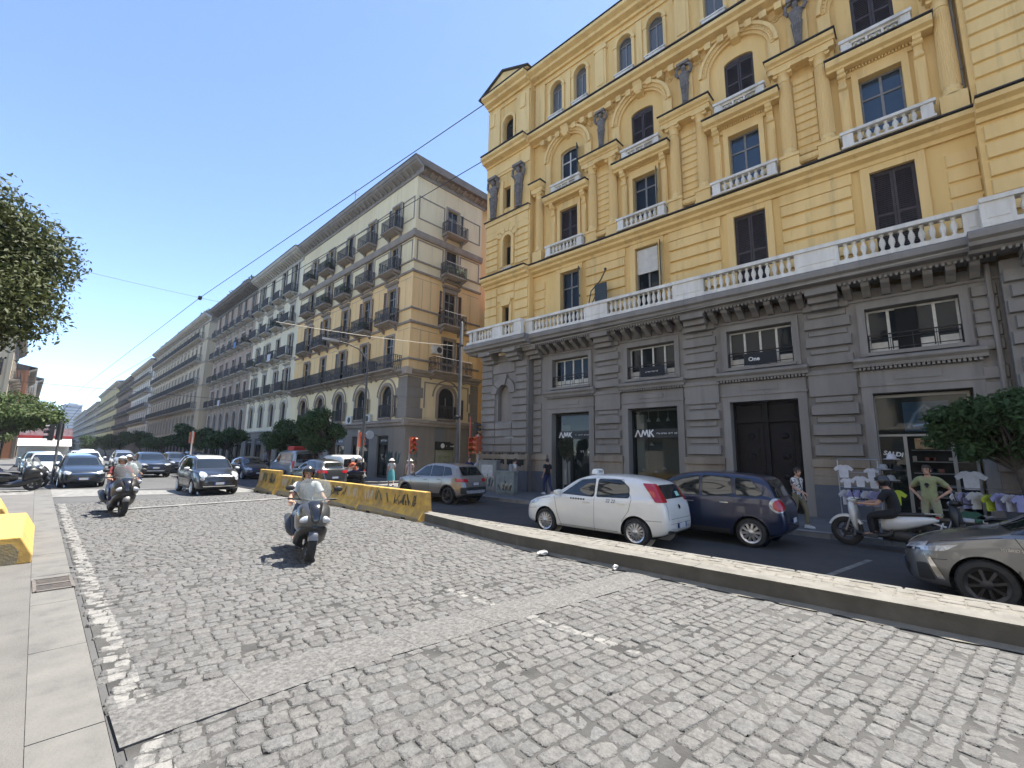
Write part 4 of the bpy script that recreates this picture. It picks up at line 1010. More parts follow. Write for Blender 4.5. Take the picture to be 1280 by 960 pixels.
# ---- left-hand side of the street: seen edge-on at the left border, in the sun
M_ora = mat('sunlit_orange_stucco', (.52,.24,.13), .88, c2=(.43,.2,.11), scale=.5, streak=True)
for nm,lb,y1,L_,x,wm,zt,nw in [
    ('sunny_grey_building','pale stone building with balconies at the left edge behind the trees',96.,18.,-2.2,M_bei,15.4,4),
    ('sunny_orange_building','orange building behind the tree tops at the left edge',120.,22.,-.9,M_ora,13.7,5),
    ('sunny_pale_building','pale building farther along the left side behind the low tree',205.,80.,.2,M_whi,15.,16),
    ('opposite_building','cream palazzo behind the camera that faces the yellow building',26.,64.,-11.,mat('bright_stucco',(.85,.8,.7),.88,c2=(.78,.73,.63),scale=.5),23.5,9)]:
    zz_ = [4.2,8.,11.6,15.2,zt-.5] if zt > 18 else [3.6,6.6,9.6,zt-.5]
    B_ = palazzo(nm,lb,(x,y1),180.,L_,std_floors(zz_,wm,1.05,['half','shut','open'],[M_sh_brown,M_sh_teal],(1.9,.75,.95),2.2,det=False),ev(1,L_-1,nw),zt,wm,
            dict(trim=M_trimw,detail=False,over=.8))
    if zt < 18:
        for z0 in zz_[:-1]:
            for u in (1.6,4.4,7.2): win(B_,L_+.05,-u,z0+.4,1.05,2.0,style='half',fm=M_wframe_g,sm=M_sh_brown,rot=rad(-90),detail=False); bbalcony(B_,L_+.0,-u,z0+.35,1.7,.6,.2,.9,M_trimw,.2,rot=rad(-90))
# ---- tower far down the street
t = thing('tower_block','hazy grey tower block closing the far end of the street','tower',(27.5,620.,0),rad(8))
q = MB(); q.box(-6,6,-6,6,0,43); q.box(-3,3,-3,3,43,45); q.box(-6.3,6.3,-6.3,6.3,42.3,43.4); q.obj('wall', mat('tower_grey',(.3,.34,.39),.8,c2=(.25,.28,.33),scale=.2), t)  # distance haze is painted into this blue-grey wall colour
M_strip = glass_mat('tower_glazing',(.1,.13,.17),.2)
for k in range(14):
    q = MB(); q.box(-5.5,5.5,-6.08,-6.02,2+k*2.9,3.5+k*2.9); q.obj('window', M_strip, t)
# ------------------------------------------------------------------ vehicles
def cat_spline(P, k):
    out = []; n = len(P)
    for i in range(n-1):
        p0,p1,p2,p3 = P[max(i-1,0)],P[i],P[i+1],P[min(i+2,n-1)]
        for j in range(k):
            t = j/k; out.append(tuple(.5*((2*b)+(-a+c)*t+(2*a-5*b+4*c-d)*t*t+(-a+3*b-3*c+d)*t**3) for a,b,c,d in zip(p0,p1,p2,p3)))
    out.append(tuple(P[-1])); return out
def round_poly(pts, r=.06, n=4):
    out = []; N = len(pts)
    for i in range(N):
        p = Vector(pts[i]); a = Vector(pts[i-1])-p; c = Vector(pts[(i+1)%N])-p
        q = min(r, a.length*.45, c.length*.45); A = p+a.normalized()*q; C = p+c.normalized()*q
        for k in range(n+1):
            t = k/n; out.append(tuple(A*(1-t)**2+p*2*t*(1-t)+C*t*t))
    return out
def grow(pts, e):
    c = Vector((sum(p[0] for p in pts)/len(pts), sum(p[1] for p in pts)/len(pts)))
    return [tuple(Vector(p)+(Vector(p)-c).normalized()*e) for p in pts]
def cells(poly, cell):
    """flat polygon cut into a small grid"""
    bm = bmesh.new(); vs = [bm.verts.new((p[0],p[1],0)) for p in poly]; bm.faces.new(vs)
    xs = [p[0] for p in poly]; ys = [p[1] for p in poly]
    for ax,(lo,hi) in enumerate(((min(xs),max(xs)),(min(ys),max(ys)))):
        n = int((hi-lo)/cell)
        for i in range(1,n+1):
            t = lo+(hi-lo)*i/(n+1); co = (t,0,0) if ax == 0 else (0,t,0); no = (1,0,0) if ax == 0 else (0,1,0)
            bmesh.ops.bisect_plane(bm, geom=bm.verts[:]+bm.edges[:]+bm.faces[:], plane_co=co, plane_no=no)
    bm.verts.index_update()
    v = [tuple(x.co) for x in bm.verts]; f = [tuple(x.index for x in fc.verts) for fc in bm.faces]; bm.free(); return v,f
class Shell:
    """a body surface that lights, panes, seams and plates are fitted onto"""
    def __init__(s, me, L_):
        s.L = L_; s.bvh = BVHTree.FromPolygons([v.co for v in me.vertices],[p.vertices[:] for p in me.polygons])
    def hit(s, a, z, way, off):
        if way in 'DE':                               # from behind at 45 degrees; a counts from the rear corner forwards
            sg = 1 if way == 'D' else -1; c = (-s.L/2+.75)/math.sqrt(2)+a; e = Vector((1,sg,0))/math.sqrt(2)
            d = Vector((1,-sg,0))/math.sqrt(2); o = e*c-d*3+Vector((0,0,z))
        elif way in 'LR':
            sg = 1 if way == 'L' else -1; o = Vector((s.L/2-a, 3*sg, z)); d = Vector((0,-sg,0))
        elif way == 'F': o = Vector((6,a,z)); d = Vector((-1,0,0))
        elif way == 'B': o = Vector((-6,a,z)); d = Vector((1,0,0))
        else: o = Vector((s.L/2-a,z,4)); d = Vector((0,0,-1))
        h,n,_,_ = s.bvh.ray_cast(o,d)
        if h is None:
            h,n,_,_ = s.bvh.find_nearest(o+d*(2.2 if way in 'LRDE' else 4.0))
        if n.dot(d) > 0: n = -n
        return h+n*off
    def patch(s, name, poly, way, m, parent, off=.006, cell=.09, mirror=False, smooth=True):
        ways = [(way,poly)]
        if mirror and way == 'D': ways = [('D',poly),('E',poly)]
        elif mirror: ways = [('L',poly),('R',poly)] if way in 'LR' else [(way,poly),(way,[(-a,z) for a,z in poly])]
        r = None
        for w,p in ways:
            v,f = cells(p,cell); b = MB(); b.add([s.hit(q[0],q[1],w,off) for q in v], f); r = b.obj(name, m, parent, smooth=180 if smooth else None)
        return r
    def seam(s, b, pts, way, r=.004, n=10, off=.0):
        q = []
        for (a0,z0),(a1,z1) in zip(pts,pts[1:]):
            for k in range(n): q.append(s.hit(a0+(a1-a0)*k/n, z0+(z1-z0)*k/n, way, off))
        q.append(s.hit(*pts[-1],way,off)); b.tube(q, r, 5)
M_tyre = mat('tyre_rubber', (.018,.018,.019), .8, c2=(.035,.034,.033), scale=9)
M_rim = mat('alloy_rim', (.55,.55,.56), .32, metal=.85)
M_rimd = mat('dark_alloy', (.05,.05,.055), .35, metal=.6)
M_hub = mat('wheel_well_dark', (.012,.012,.012), .9)
M_glass = glass_mat('car_glass', (.010,.014,.016), .03)
M_black = mat('black_plastic', (.02,.02,.022), .5, c2=(.03,.03,.03), scale=6)
M_gloss = mat('gloss_black', (.01,.01,.011), .12, coat=.6)
M_red = mat('tail_lamp_red', (.42,.012,.02), .15, coat=.7)
M_lamp = mat('lamp_lens', (.62,.64,.66), .1, metal=.25, coat=.8, c2=(.3,.31,.33), scale=16)
M_amber = mat('amber_lens', (.75,.26,.02), .15, coat=.6)
M_chrome = mat('chrome', (.72,.72,.73), .12, metal=1.)
M_plate = mat('number_plate', (.72,.72,.7), .5, c2=(.55,.55,.56), scale=14)
M_plateblue = mat('plate_blue', (.02,.06,.32), .5)
def paintm(name, c, metal=.0, rough=.28): return mat(name, c, rough, metal=metal, coat=.9, c2=tuple(x*.92 for x in c), scale=1.2)
P_white = paintm('white_paint', (.82,.8,.74)); P_navy = paintm('navy_paint', (.01,.018,.055), .3); P_silver = paintm('silver_grey_paint', (.2,.2,.198), .6, .3)
P_black = paintm('black_paint', (.012,.012,.014)); P_taupe = paintm('taupe_grey_paint', (.27,.255,.235), .35); P_dgrey = paintm('dark_grey_paint', (.06,.063,.066), .4)
P_lwhite = paintm('pearl_white_paint', (.68,.68,.66)); P_lblue = paintm('pale_blue_paint', (.3,.42,.46), .2); P_steel = paintm('steel_paint', (.3,.31,.32), .5); P_blueblack = paintm('blue_black_paint', (.018,.026,.036), .3)
def wheel_meshes(R, w, style='multi', rim=M_rim, lod=0):
    ri = R*.68; n = 28 if lod == 0 else 16
    t = MB(); t.lathe([(ri,-w/2+.015),(ri+.02,-w/2),(R*.93,-w/2+.005),(R*.985,-w/2+.03),(R,-w*.25),(R,w*.25),(R*.985,w/2-.03),(R*.93,w/2-.005),(ri+.02,w/2),(ri,w/2-.015),(ri-.02,0)],(0,0,0),n,ax='y',cap=False)
    hb = MB(); hb.lathe([(ri-.005,-w*.3),(ri-.005,w*.12),(.05,w*.14)],(0,0,0),n,ax='y')
    r = MB(); r.lathe([(ri-.02,w*.2),(ri-.03,w/2-.02),(ri,w/2-.004),(ri+.012,w/2+.002),(ri+.012,w/2-.03)],(0,0,0),n,ax='y',cap=False)
    yo = w/2-.015
    k = {'multi':14,'ten':10,'five':5,'star':8,'steel':7}.get(style,10)
    for i in range(k):
        a = 2*math.pi*i/k; sw = {'multi':.028,'ten':.036,'five':.06,'star':.026,'steel':.07}[style]
        M = Matrix.Rotation(a,4,'Y'); q = MB(M)
        q.add([(-sw*.7,yo-.03,.04),(sw*.7,yo-.03,.04),(sw,yo-.02,ri-.01),(-sw,yo-.02,ri-.01),(-sw*.6,yo+.012,.04),(sw*.6,yo+.012,.04),(sw*.75,yo+.002,ri-.01),(-sw*.75,yo+.002,ri-.01)],
              [(4,5,6,7),(0,4,7,3),(1,2,6,5),(3,7,6,2),(0,1,5,4)])
        r.add(q.v,q.f)
    r.lathe([(.065,yo-.03),(.065,yo+.012),(.04,yo+.024),(.0,yo+.026)],(0,0,0),14,ax='y')
    return hb.mesh('wheel',M_hub,30), t.mesh('tyre',M_tyre,40), r.mesh('rim',rim,35)
def car(name, label, S, paint, loc, heading, group=None, scale=.95, cat='car', roof=None):
    """S: shape tables in metres, t measured back from the nose"""
    L_ = S['L']; C_ = thing(name, label, cat, (loc[0],loc[1],loc[2] if len(loc) > 2 else .01), rad(90)-rad(heading), group); C_.scale = (scale,)*3
    lod = S.get('lod',0); zt,zbl,zb,wf,wr = [pchip(S[k]) for k in ('top','belt','bottom','plan','roofw')]
    N = 100 if lod == 0 else 60
    ts = sorted(set([L_*(.5-.5*math.cos(math.pi*i/N)) for i in range(N+1)]+[L_*i/N for i in range(1,N)])) if lod == 0 else [L_*(.5-.5*math.cos(math.pi*i/N)) for i in range(N+1)]
    rings = []; kk = 4 if lod == 0 else 3
    for t in ts:
        w = wf(t); top = zt(t); bo = zb(t); be = min(zbl(t), top-.015); g = top-be; r_ = min(wr(t), w*.97); k = max(0,min(1,(g-.03)/.22)); k = k*k*(3-2*k)
        be_ = max(be, bo+.12); mid = bo+(be_-bo)*.52; cr = S.get('crown',.035)
        P = [(0,bo),(w*.55,bo),(w*.86,bo+.005),(w*.955,bo+.05),(w*.985,bo+(be_-bo)*.25),(w,mid),(w*S.get('tuck',.985),bo+(be_-bo)*.82),(w*.955,be_)]
        hood = [(w*.93,be_+g*.45),((w*.93+r_)/2,be_+g*.85),(r_*.85,top+.004),(r_*.55,top+cr*.55),(r_*.28,top+cr*.75),(0,top+cr*.8)]
        cab = [(w*.935+(r_-w*.935)*.22,be_+g*.2),(w*.935+(r_-w*.935)*.72,be_+g*.72),(r_-.03,be_+g*.93),(r_*.8,top+.006),(r_*.42,top+cr*.8),(0,top+cr)]
        P += [tuple(a*(1-k)+b*k for a,b in zip(h,c)) for h,c in zip(hood,cab)]
        q = cat_spline(P,kk); x = L_/2-t
        ring = [(x,y,z) for y,z in q]; rings.append(ring+[(x,-y,z) for y,z in reversed(q[1:-1])])
    b = MB(); b.loft(rings, cap=True)
    # wheel openings: faces inside the circle go, the rim of the hole is snapped to the circle
    ax = S['axles']; R = S['R']; Ra = R*S.get('archk',1.17); zc = R*.99
    V = b.v; F = []
    ins = [False]*len(V)
    for x0 in [L_/2-a for a in ax]:
        for i,p in enumerate(V):
            d = math.hypot(p[0]-x0,p[2]-zc)
            if abs(p[1]) > wf(L_/2-x0)*.62 and p[2] < zc+Ra+.01 and d < Ra: ins[i] = True
    keep = [f for f in b.f if not all(ins[i] for i in f)]
    used = set(i for f in keep for i in f)
    for x0 in [L_/2-a for a in ax]:
        for i in used:
            if ins[i]:
                p = V[i]; d = math.hypot(p[0]-x0,p[2]-zc)
                if d < Ra and d > 1e-6 and abs(p[0]-x0) < Ra: V[i] = (x0+(p[0]-x0)/d*Ra, p[1], zc+(p[2]-zc)/d*Ra)
    b.f = keep; b.m = [0]*len(keep)
    full = MB(); full.loft(rings, cap=True); sh = Shell(full.mesh('shell',[]), L_)
    bm_ = b.mesh('body', paint, 180)
    bo_ = link('body', bm_, C_)
    # dark wells and floor
    u = MB(); 
    for a in ax:
        for sd in (-1,1):
            x0 = L_/2-a; wy = wf(a)
            pts = [(x0+Ra*math.cos(rad(-12+204*i/16)), zc+Ra*math.sin(rad(-12+204*i/16))) for i in range(17)]
            u.add([(x,sd*(wy*.955 if True else 0),z) for x,z in pts]+[(x,sd*(wy-.36),z) for x,z in pts], [(i,i+1,18+i,17+i) for i in range(16)]+[tuple(17+i for i in range(17))])
    u.box(-L_/2+.35,L_/2-.35,-wf(L_/2)*.8,wf(L_/2)*.8,min(S['bottom'][2][1],.22)-.02,min(S['bottom'][2][1],.22)+.12)
    u.obj('underbody', M_hub, C_)
    if S.get('archlip') is not None:
        q = MB()
        for a in ax:
            for w_ in 'LR':
                q_ = [sh.hit(a+(Ra+.025)*math.cos(rad(t)), zc+(Ra+.025)*math.sin(rad(t)), w_, .002) for t in range(-8,190,9)]; q.tube(q_, .03, 6)
        q.obj('arch_trim', S['archlip'], C_, smooth=60)
    hb,ty,rm = WHEELS.setdefault((R,S.get('tw',.2),S.get('rim','multi'),S.get('rimm',M_rim),lod), None) or WHEELS.__setitem__((R,S.get('tw',.2),S.get('rim','multi'),S.get('rimm',M_rim),lod), wheel_meshes(R,S.get('tw',.2),S.get('rim','multi'),S.get('rimm',M_rim),lod)) or WHEELS[(R,S.get('tw',.2),S.get('rim','multi'),S.get('rimm',M_rim),lod)]
    for a in ax:
        for sd in (-1,1):
            o = link('wheel', hb, C_, (L_/2-a, sd*(wf(a)-S.get('tw',.2)/2-.005), R), (0,.3*a,0) if sd > 0 else (0,.3*a,math.pi)); link('tyre',ty,o); link('rim',rm,o)
    # glazing
    for p in S.get('side',[]):
        rp = round_poly(p,.05); sh.patch('window_seal', grow(rp,.022), 'L', M_black, C_, .004, mirror=True); sh.patch('window', rp, 'L', M_glass, C_, .008, mirror=True)
    for nm,key,w_ in (('windscreen','wind','F'),('rear_window','rear','B')):
        if S.get(key):
            p = S[key]; p = p+[(-a,z) for a,z in reversed(p)]; rp = round_poly(p,.07)
            sh.patch('window_seal', grow(rp,.02), w_, M_black, C_, .004); sh.patch(nm, rp, w_, M_glass, C_, .008)
    for nm,p,w_,m,off in S.get('patches',[]):
        if w_ == 'D': sh.patch(nm, p, 'D', m, C_, off, cell=.04, mirror=True)
        elif w_ in 'LR': sh.patch(nm, p, 'L', m, C_, off, cell=.05, mirror=True)
        elif w_ in 'fb': sh.patch(nm, p, w_.upper(), m, C_, off, cell=.06)           # single, centred
        else: sh.patch(nm, p, w_, m, C_, off, cell=.05, mirror=True)
    sm = MB()
    for p,w_ in S.get('seams',[]):
        if w_ == 'L': sh.seam(sm,p,'L'); sh.seam(sm,p,'R')
        else: sh.seam(sm,p,w_)
    if sm.v: sm.obj('panel_gap', M_hub, C_)
    for t_,z_ in S.get('handles',[]):
        for w_,sd in (('L',1),('R',-1)):
            h = sh.hit(t_,z_,w_,.012); q = MB(); q.loft([[(h.x+dx,h.y+sd*y*e,h.z+z*e) for y,z in ((-.012,-.016),(.014,-.014),(.016,.012),(-.012,.016))] for dx,e in ((.1,.5),(.08,1),(-.08,1),(-.1,.5))])
            q.obj('door_handle', S.get('handlem',paint), C_, smooth=50)
    mt,mz = S.get('mirror',(1.25,1.0))
    for w_,sd in (('L',1),('R',-1)):
        h = sh.hit(mt,mz,w_,0); q = MB()
        q.tube([(h.x,h.y-sd*.03,h.z-.02),(h.x+.02,h.y+sd*.08,h.z)],.03,6)
        q.loft([[(h.x+.02+dx+(.0),h.y+sd*(.16+y*e),h.z+.06+z*e) for y,z in ((-.1,-.05),(.06,-.06),(.1,-.02),(.09,.05),(-.02,.075),(-.1,.06))] for dx,e in ((.1,.35),(.07,.8),(.0,1),(-.05,1.),(-.06,.9))])
        q.obj('wing_mirror', S.get('mirrorm',paint), C_, smooth=60)
    for way,key in (('F','plate_f'),('B','plate_r')):
        if S.get(key):
            z_,pw,ph = S[key]; v = MB(); h = sh.hit(0,z_,way,.02); sg = 1 if way == 'F' else -1
            v.box(-.008,.008,-pw/2,pw/2,-ph/2,ph/2); o = v.obj('number_plate', M_plate, C_, loc=(h.x,0,h.z), rot=(0,rad(S.get('platetilt',0))*sg,0))
            v = MB(); v.box(-.01,.01,-pw/2,-pw/2+.05,-ph/2,ph/2); v.box(-.01,.01,pw/2-.05,pw/2,-ph/2,ph/2); v.obj('plate_band', M_plateblue, o)
    if roof is not None:
        pass
    C_['len'] = L_
    return C_, sh
WHEELS = {}
def circ(a, z, r, n=16, sx=1.): return [(a+r*sx*math.cos(2*math.pi*i/n), z+r*math.sin(2*math.pi*i/n)) for i in range(n)]
# ---- shapes
HATCH = dict(L=4.03, axles=(.82,3.33), R=.305, tw=.19, rim='multi',
  top=[(0,.58),(.05,.68),(.2,.77),(.5,.87),(.85,.95),(1.02,1.0),(1.7,1.385),(2.05,1.465),(2.55,1.49),(3.1,1.465),(3.5,1.40),(3.68,1.34),(3.86,1.06),(3.93,.95),(3.99,.82),(4.03,.56)],
  belt=[(0,.55),(.15,.68),(.5,.80),(1.0,.90),(2,.945),(3.2,.985),(3.7,1.0),(3.93,.86),(4.03,.54)],
  bottom=[(0,.34),(.12,.24),(.6,.2),(3.4,.2),(3.85,.26),(4.03,.36)],
  plan=[(0,.42),(.05,.58),(.14,.68),(.35,.77),(.7,.825),(1.2,.845),(3.0,.845),(3.5,.815),(3.8,.75),(3.95,.68),(4.0,.62),(4.03,.52)],
  roofw=[(0,.4),(.5,.62),(1.02,.68),(1.7,.60),(2.6,.59),(3.5,.55),(3.9,.6),(4.03,.45)],
  side=[[(1.30,1.005),(1.82,1.34),(2.22,1.40),(2.24,.995)],[(2.34,1.0),(2.33,1.405),(2.9,1.39),(3.12,1.25),(3.16,1.03)]],
  wind=[(.62,1.03),(.50,1.37)], rear=[(.50,1.04),(.44,1.32)],
  patches=[('quarter_window',round_poly([(1.04,.975),(1.25,.99),(1.24,1.075)],.02),'L',M_glass,.008),
           ('tail_lamp',round_poly([(.03,1.345),(.31,1.355),(.17,.97),(-.13,.965)],.04),'D',M_red,.012),
           ('headlamp',round_poly([(.42,.72),(.66,.80),(.73,.70),(.5,.6)],.05),'F',M_lamp,.012),
           ('headlamp',round_poly([(.1,.62),(.12,.72),(.62,.82),(.5,.73)],.05),'L',M_lamp,.012),
           ('grille',round_poly([(-.4,.30),(.4,.30),(.46,.42),(-.46,.42)],.05),'f',M_black,.01),
           ('bumper_vent',round_poly([(.32,.36),(.6,.40),(.62,.35),(.36,.32)],.02),'B',M_black,.01),
           ('badge',circ(0,.86,.05,10),'b',M_gloss,.012)],
  seams=[([(1.32,.25),(1.22,.5),(1.14,.8),(1.08,.93)],'L'),([(2.28,.22),(2.29,.6),(2.28,.99)],'L'),([(3.0,.5),(3.18,.75),(3.24,1.0)],'L'),([(1.25,.27),(2.9,.27)],'L'),([(3.22,1.02),(2.95,1.415),(2.28,1.43),(1.8,1.37),(1.2,1.0)],'L'),
         ([(-.56,.94),(-.58,.62),(.58,.62),(.56,.94)],'B'),([(-.66,.52),(.66,.52)],'B'),([(.46,.8),(.95,.9)],'L'),([(.2,.56),(.5,.6)],'L'),([(3.55,.58),(3.9,.58)],'L')],
  handles=[(2.05,.86),(3.0,.9)], mirror=(1.3,.98), plate_r=(.47,.42,.1), plate_f=(.42,.42,.1))
MPV = dict(L=4.15, axles=(.83,3.44), R=.32, tw=.2, rim='ten', crown=.03,
  top=[(0,.62),(.04,.76),(.16,.86),(.4,.95),(.75,1.03),(.92,1.07),(1.55,1.50),(1.9,1.60),(2.5,1.655),(3.2,1.63),(3.65,1.57),(3.82,1.44),(3.98,1.1),(4.07,.98),(4.12,.8),(4.15,.58)],
  belt=[(0,.58),(.15,.76),(.5,.9),(.95,1.0),(2,1.04),(3.3,1.08),(3.85,1.07),(4.05,.9),(4.15,.56)],
  bottom=[(0,.34),(.12,.25),(.6,.22),(3.5,.22),(3.95,.28),(4.15,.38)],
  plan=[(0,.46),(.04,.62),(.12,.72),(.35,.82),(.7,.875),(1.2,.89),(3.1,.89),(3.6,.865),(3.9,.80),(4.05,.72),(4.12,.63),(4.15,.52)],
  roofw=[(0,.45),(.5,.66),(.92,.72),(1.55,.68),(2.6,.68),(3.6,.63),(3.98,.66),(4.15,.5)],
  side=[[(1.02,1.075),(1.34,1.30),(1.35,1.08)],[(1.43,1.085),(1.43,1.36),(1.72,1.51),(2.28,1.56),(2.30,1.09)],[(2.38,1.09),(2.37,1.565),(3.02,1.54),(3.08,1.12)],[(3.16,1.13),(3.12,1.535),(3.45,1.50),(3.72,1.2),(3.6,1.14)]],
  wind=[(.70,1.12),(.60,1.50)], rear=[(.60,1.12),(.54,1.50)],
  patches=[('tail_lamp_rim',circ(.075,.955,.16,22,1.15),'D',M_lamp,.010),('tail_lamp',circ(.055,.95,.125,20,1.15),'D',M_red,.02),
           ('headlamp',circ(.60,.87,.125,18,1.05),'F',M_lamp,.014),('fog_lamp',circ(.64,.70,.075,14),'F',M_lamp,.014),
           ('moustache_trim',round_poly([(-.36,.80),(.36,.80),(.36,.835),(-.36,.835)],.012),'f',M_chrome,.012),
           ('grille',round_poly([(-.44,.42),(.44,.42),(.50,.56),(-.50,.56)],.05),'f',M_black,.01),
           ('bumper_trim',round_poly([(-.6,.36),(.6,.36),(.62,.405),(-.62,.405)],.02),'f',M_chrome,.012),
           ('bumper_lower',round_poly([(-.6,.30),(.6,.30),(.66,.42),(-.66,.42)],.03),'b',M_black,.01),('badge',circ(0,.82,.05,10),'f',M_chrome,.02),
           ('sill_trim',round_poly([(1.25,.26),(3.0,.26),(3.0,.36),(1.25,.36)],.02),'L',M_black,.006)],
  seams=[([(1.3,.3),(1.22,.6),(1.12,.9),(1.02,1.03)],'L'),([(2.34,.3),(2.34,1.07)],'L'),([(2.98,.5),(3.12,.8),(3.12,1.1)],'L'),([(-.66,1.08),(-.64,.6),(.64,.6),(.66,1.08)],'B'),([(3.62,.55),(4.0,.55)],'L'),([(.2,.9),(.9,1.0)],'L')],
  handles=[(2.08,.94),(2.9,.96)], handlem=M_chrome, mirror=(1.35,1.05), plate_r=(.60,.42,.1), plate_f=(.5,.42,.1))
COMPACT = dict(L=3.95, axles=(.84,3.35), R=.315, tw=.2, rim='star', rimm=M_rimd, crown=.03,
  top=[(0,.56),(.05,.66),(.2,.76),(.5,.86),(.85,.95),(1.05,1.0),(1.85,1.42),(2.2,1.49),(2.6,1.50),(3.1,1.47),(3.5,1.40),(3.75,1.1),(3.88,.95),(3.95,.56)],
  belt=[(0,.53),(.15,.66),(.5,.80),(1.1,.93),(2,.97),(3.2,1.02),(3.7,1.02),(3.88,.86),(3.95,.54)],
  bottom=[(0,.3),(.12,.2),(.6,.18),(3.4,.2),(3.8,.26),(3.95,.36)],
  plan=[(0,.34),(.05,.52),(.16,.66),(.38,.775),(.75,.835),(1.2,.85),(3.0,.85),(3.5,.82),(3.8,.74),(3.95,.52)],
  roofw=[(0,.34),(.5,.62),(1.05,.70),(1.85,.60),(2.6,.59),(3.5,.55),(3.95,.45)],
  side=[[(1.42,1.03),(1.98,1.38),(2.34,1.42),(2.36,1.02)],[(2.45,1.03),(2.44,1.42),(3.0,1.38),(3.3,1.1)]],
  wind=[(.66,1.04),(.52,1.41)], rear=[(.5,1.05),(.44,1.35)],
  patches=[('quarter_window',round_poly([(1.12,1.0),(1.36,1.02),(1.35,1.13)],.02),'L',M_glass,.008),
           ('headlamp',round_poly([(.10,.645),(.16,.70),(.62,.80),(.46,.69)],.03),'L',M_lamp,.012),('headlamp',round_poly([(.30,.63),(.34,.69),(.66,.79),(.72,.70)],.03),'F',M_lamp,.012),
           ('lamp_strip',round_poly([(.30,.60),(.32,.63),(.66,.69),(.68,.66)],.01),'F',M_gloss,.012),
           ('grille',round_poly([(-.5,.22),(.5,.22),(.56,.42),(.3,.52),(-.3,.52),(-.56,.42)],.04),'f',M_black,.01),
           ('bumper_fin',round_poly([(.36,.30),(.44,.30),(.30,.60),(.24,.62)],.01),'L',M_chrome,.014),
           ('bumper_inset',round_poly([(.16,.26),(.34,.27),(.26,.5),(.14,.48)],.03),'L',M_black,.008),
           ('tail_lamp',round_poly([(-.22,.82),(.3,.84),(.34,.99),(-.2,.95)],.05),'D',M_red,.012)],
  seams=[([(1.38,.25),(1.3,.5),(1.24,.8),(1.16,.96)],'L'),([(2.40,.24),(2.41,1.0)],'L'),([(.42,.82),(1.05,.95)],'L'),([(.3,.56),(.48,.58)],'L'),([(1.3,.27),(2.9,.27)],'L')],
  handles=[(2.15,.9)], mirror=(1.45,1.02), plate_f=(.42,.42,.1))
SUV = dict(L=4.22, axles=(.84,3.44), R=.335, tw=.21, rim='five', rimm=M_rimd, archlip=M_black, crown=.035,
  top=[(0,.66),(.05,.80),(.2,.90),(.5,.98),(.85,1.04),(1.05,1.08),(1.75,1.48),(2.1,1.57),(2.6,1.60),(3.2,1.57),(3.65,1.50),(3.85,1.30),(4.02,1.08),(4.12,.96),(4.19,.78),(4.22,.58)],
  belt=[(0,.62),(.15,.8),(.5,.92),(1.1,1.0),(2,1.03),(3.1,1.06),(3.8,1.08),(4.05,.94),(4.22,.56)],
  bottom=[(0,.36),(.12,.27),(.6,.24),(3.5,.24),(4.0,.32),(4.22,.42)],
  plan=[(0,.5),(.05,.64),(.15,.74),(.38,.83),(.75,.875),(1.2,.885),(3.1,.885),(3.6,.865),(3.95,.79),(4.1,.71),(4.18,.63),(4.22,.53)],
  roofw=[(0,.45),(.5,.66),(1.05,.72),(1.75,.64),(2.6,.63),(3.6,.59),(4.0,.64),(4.22,.5)],
  side=[[(1.36,1.07),(1.9,1.42),(2.28,1.49),(2.3,1.08)],[(2.38,1.08),(2.37,1.495),(3.0,1.46),(3.1,1.10)],[(3.16,1.11),(3.08,1.45),(3.4,1.41),(3.6,1.16)]],
  wind=[(.67,1.12),(.56,1.46)], rear=[(.56,1.13),(.50,1.45)],
  patches=[('tail_lamp',round_poly([(-.2,.87),(.3,.9),(.32,1.02),(-.18,.99)],.04),'D',M_red,.012),
           ('headlamp',round_poly([(.46,.86),(.70,.90),(.76,.80),(.50,.76)],.04),'F',M_lamp,.012),('headlamp',round_poly([(.12,.8),(.16,.87),(.5,.92),(.4,.83)],.03),'L',M_lamp,.012),
           ('grille',round_poly([(-.5,.74),(.5,.74),(.46,.84),(-.46,.84)],.03),'f',M_gloss,.01),('grille_bar',round_poly([(-.5,.85),(.5,.85),(.48,.875),(-.48,.875)],.01),'f',M_chrome,.014),
           ('bumper_lower',round_poly([(-.7,.42),(.7,.42),(.74,.62),(-.74,.62)],.05),'f',M_black,.008),('skid_plate',round_poly([(-.42,.40),(.42,.40),(.48,.47),(-.48,.47)],.03),'f',M_lamp,.012),
           ('bumper_lower',round_poly([(-.72,.42),(.72,.42),(.74,.68),(-.74,.68)],.05),'b',M_black,.008),('skid_plate',round_poly([(-.5,.44),(.5,.44),(.56,.56),(-.56,.56)],.03),'b',M_lamp,.012),
           ('sill_trim',round_poly([(1.25,.27),(3.02,.27),(3.02,.40),(1.25,.40)],.02),'L',M_black,.006)],
  seams=[([(1.32,.4),(1.26,.6),(1.16,.9),(1.08,1.03)],'L'),([(2.34,.4),(2.34,1.05)],'L'),([(2.98,.6),(3.12,.85),(3.13,1.08)],'L'),([(-.62,1.1),(-.62,.72),(.62,.72),(.62,1.1)],'B')],
  handles=[(2.1,.92),(2.92,.95)], mirror=(1.4,1.05), plate_r=(.80,.42,.1), plate_f=(.62,.42,.1))
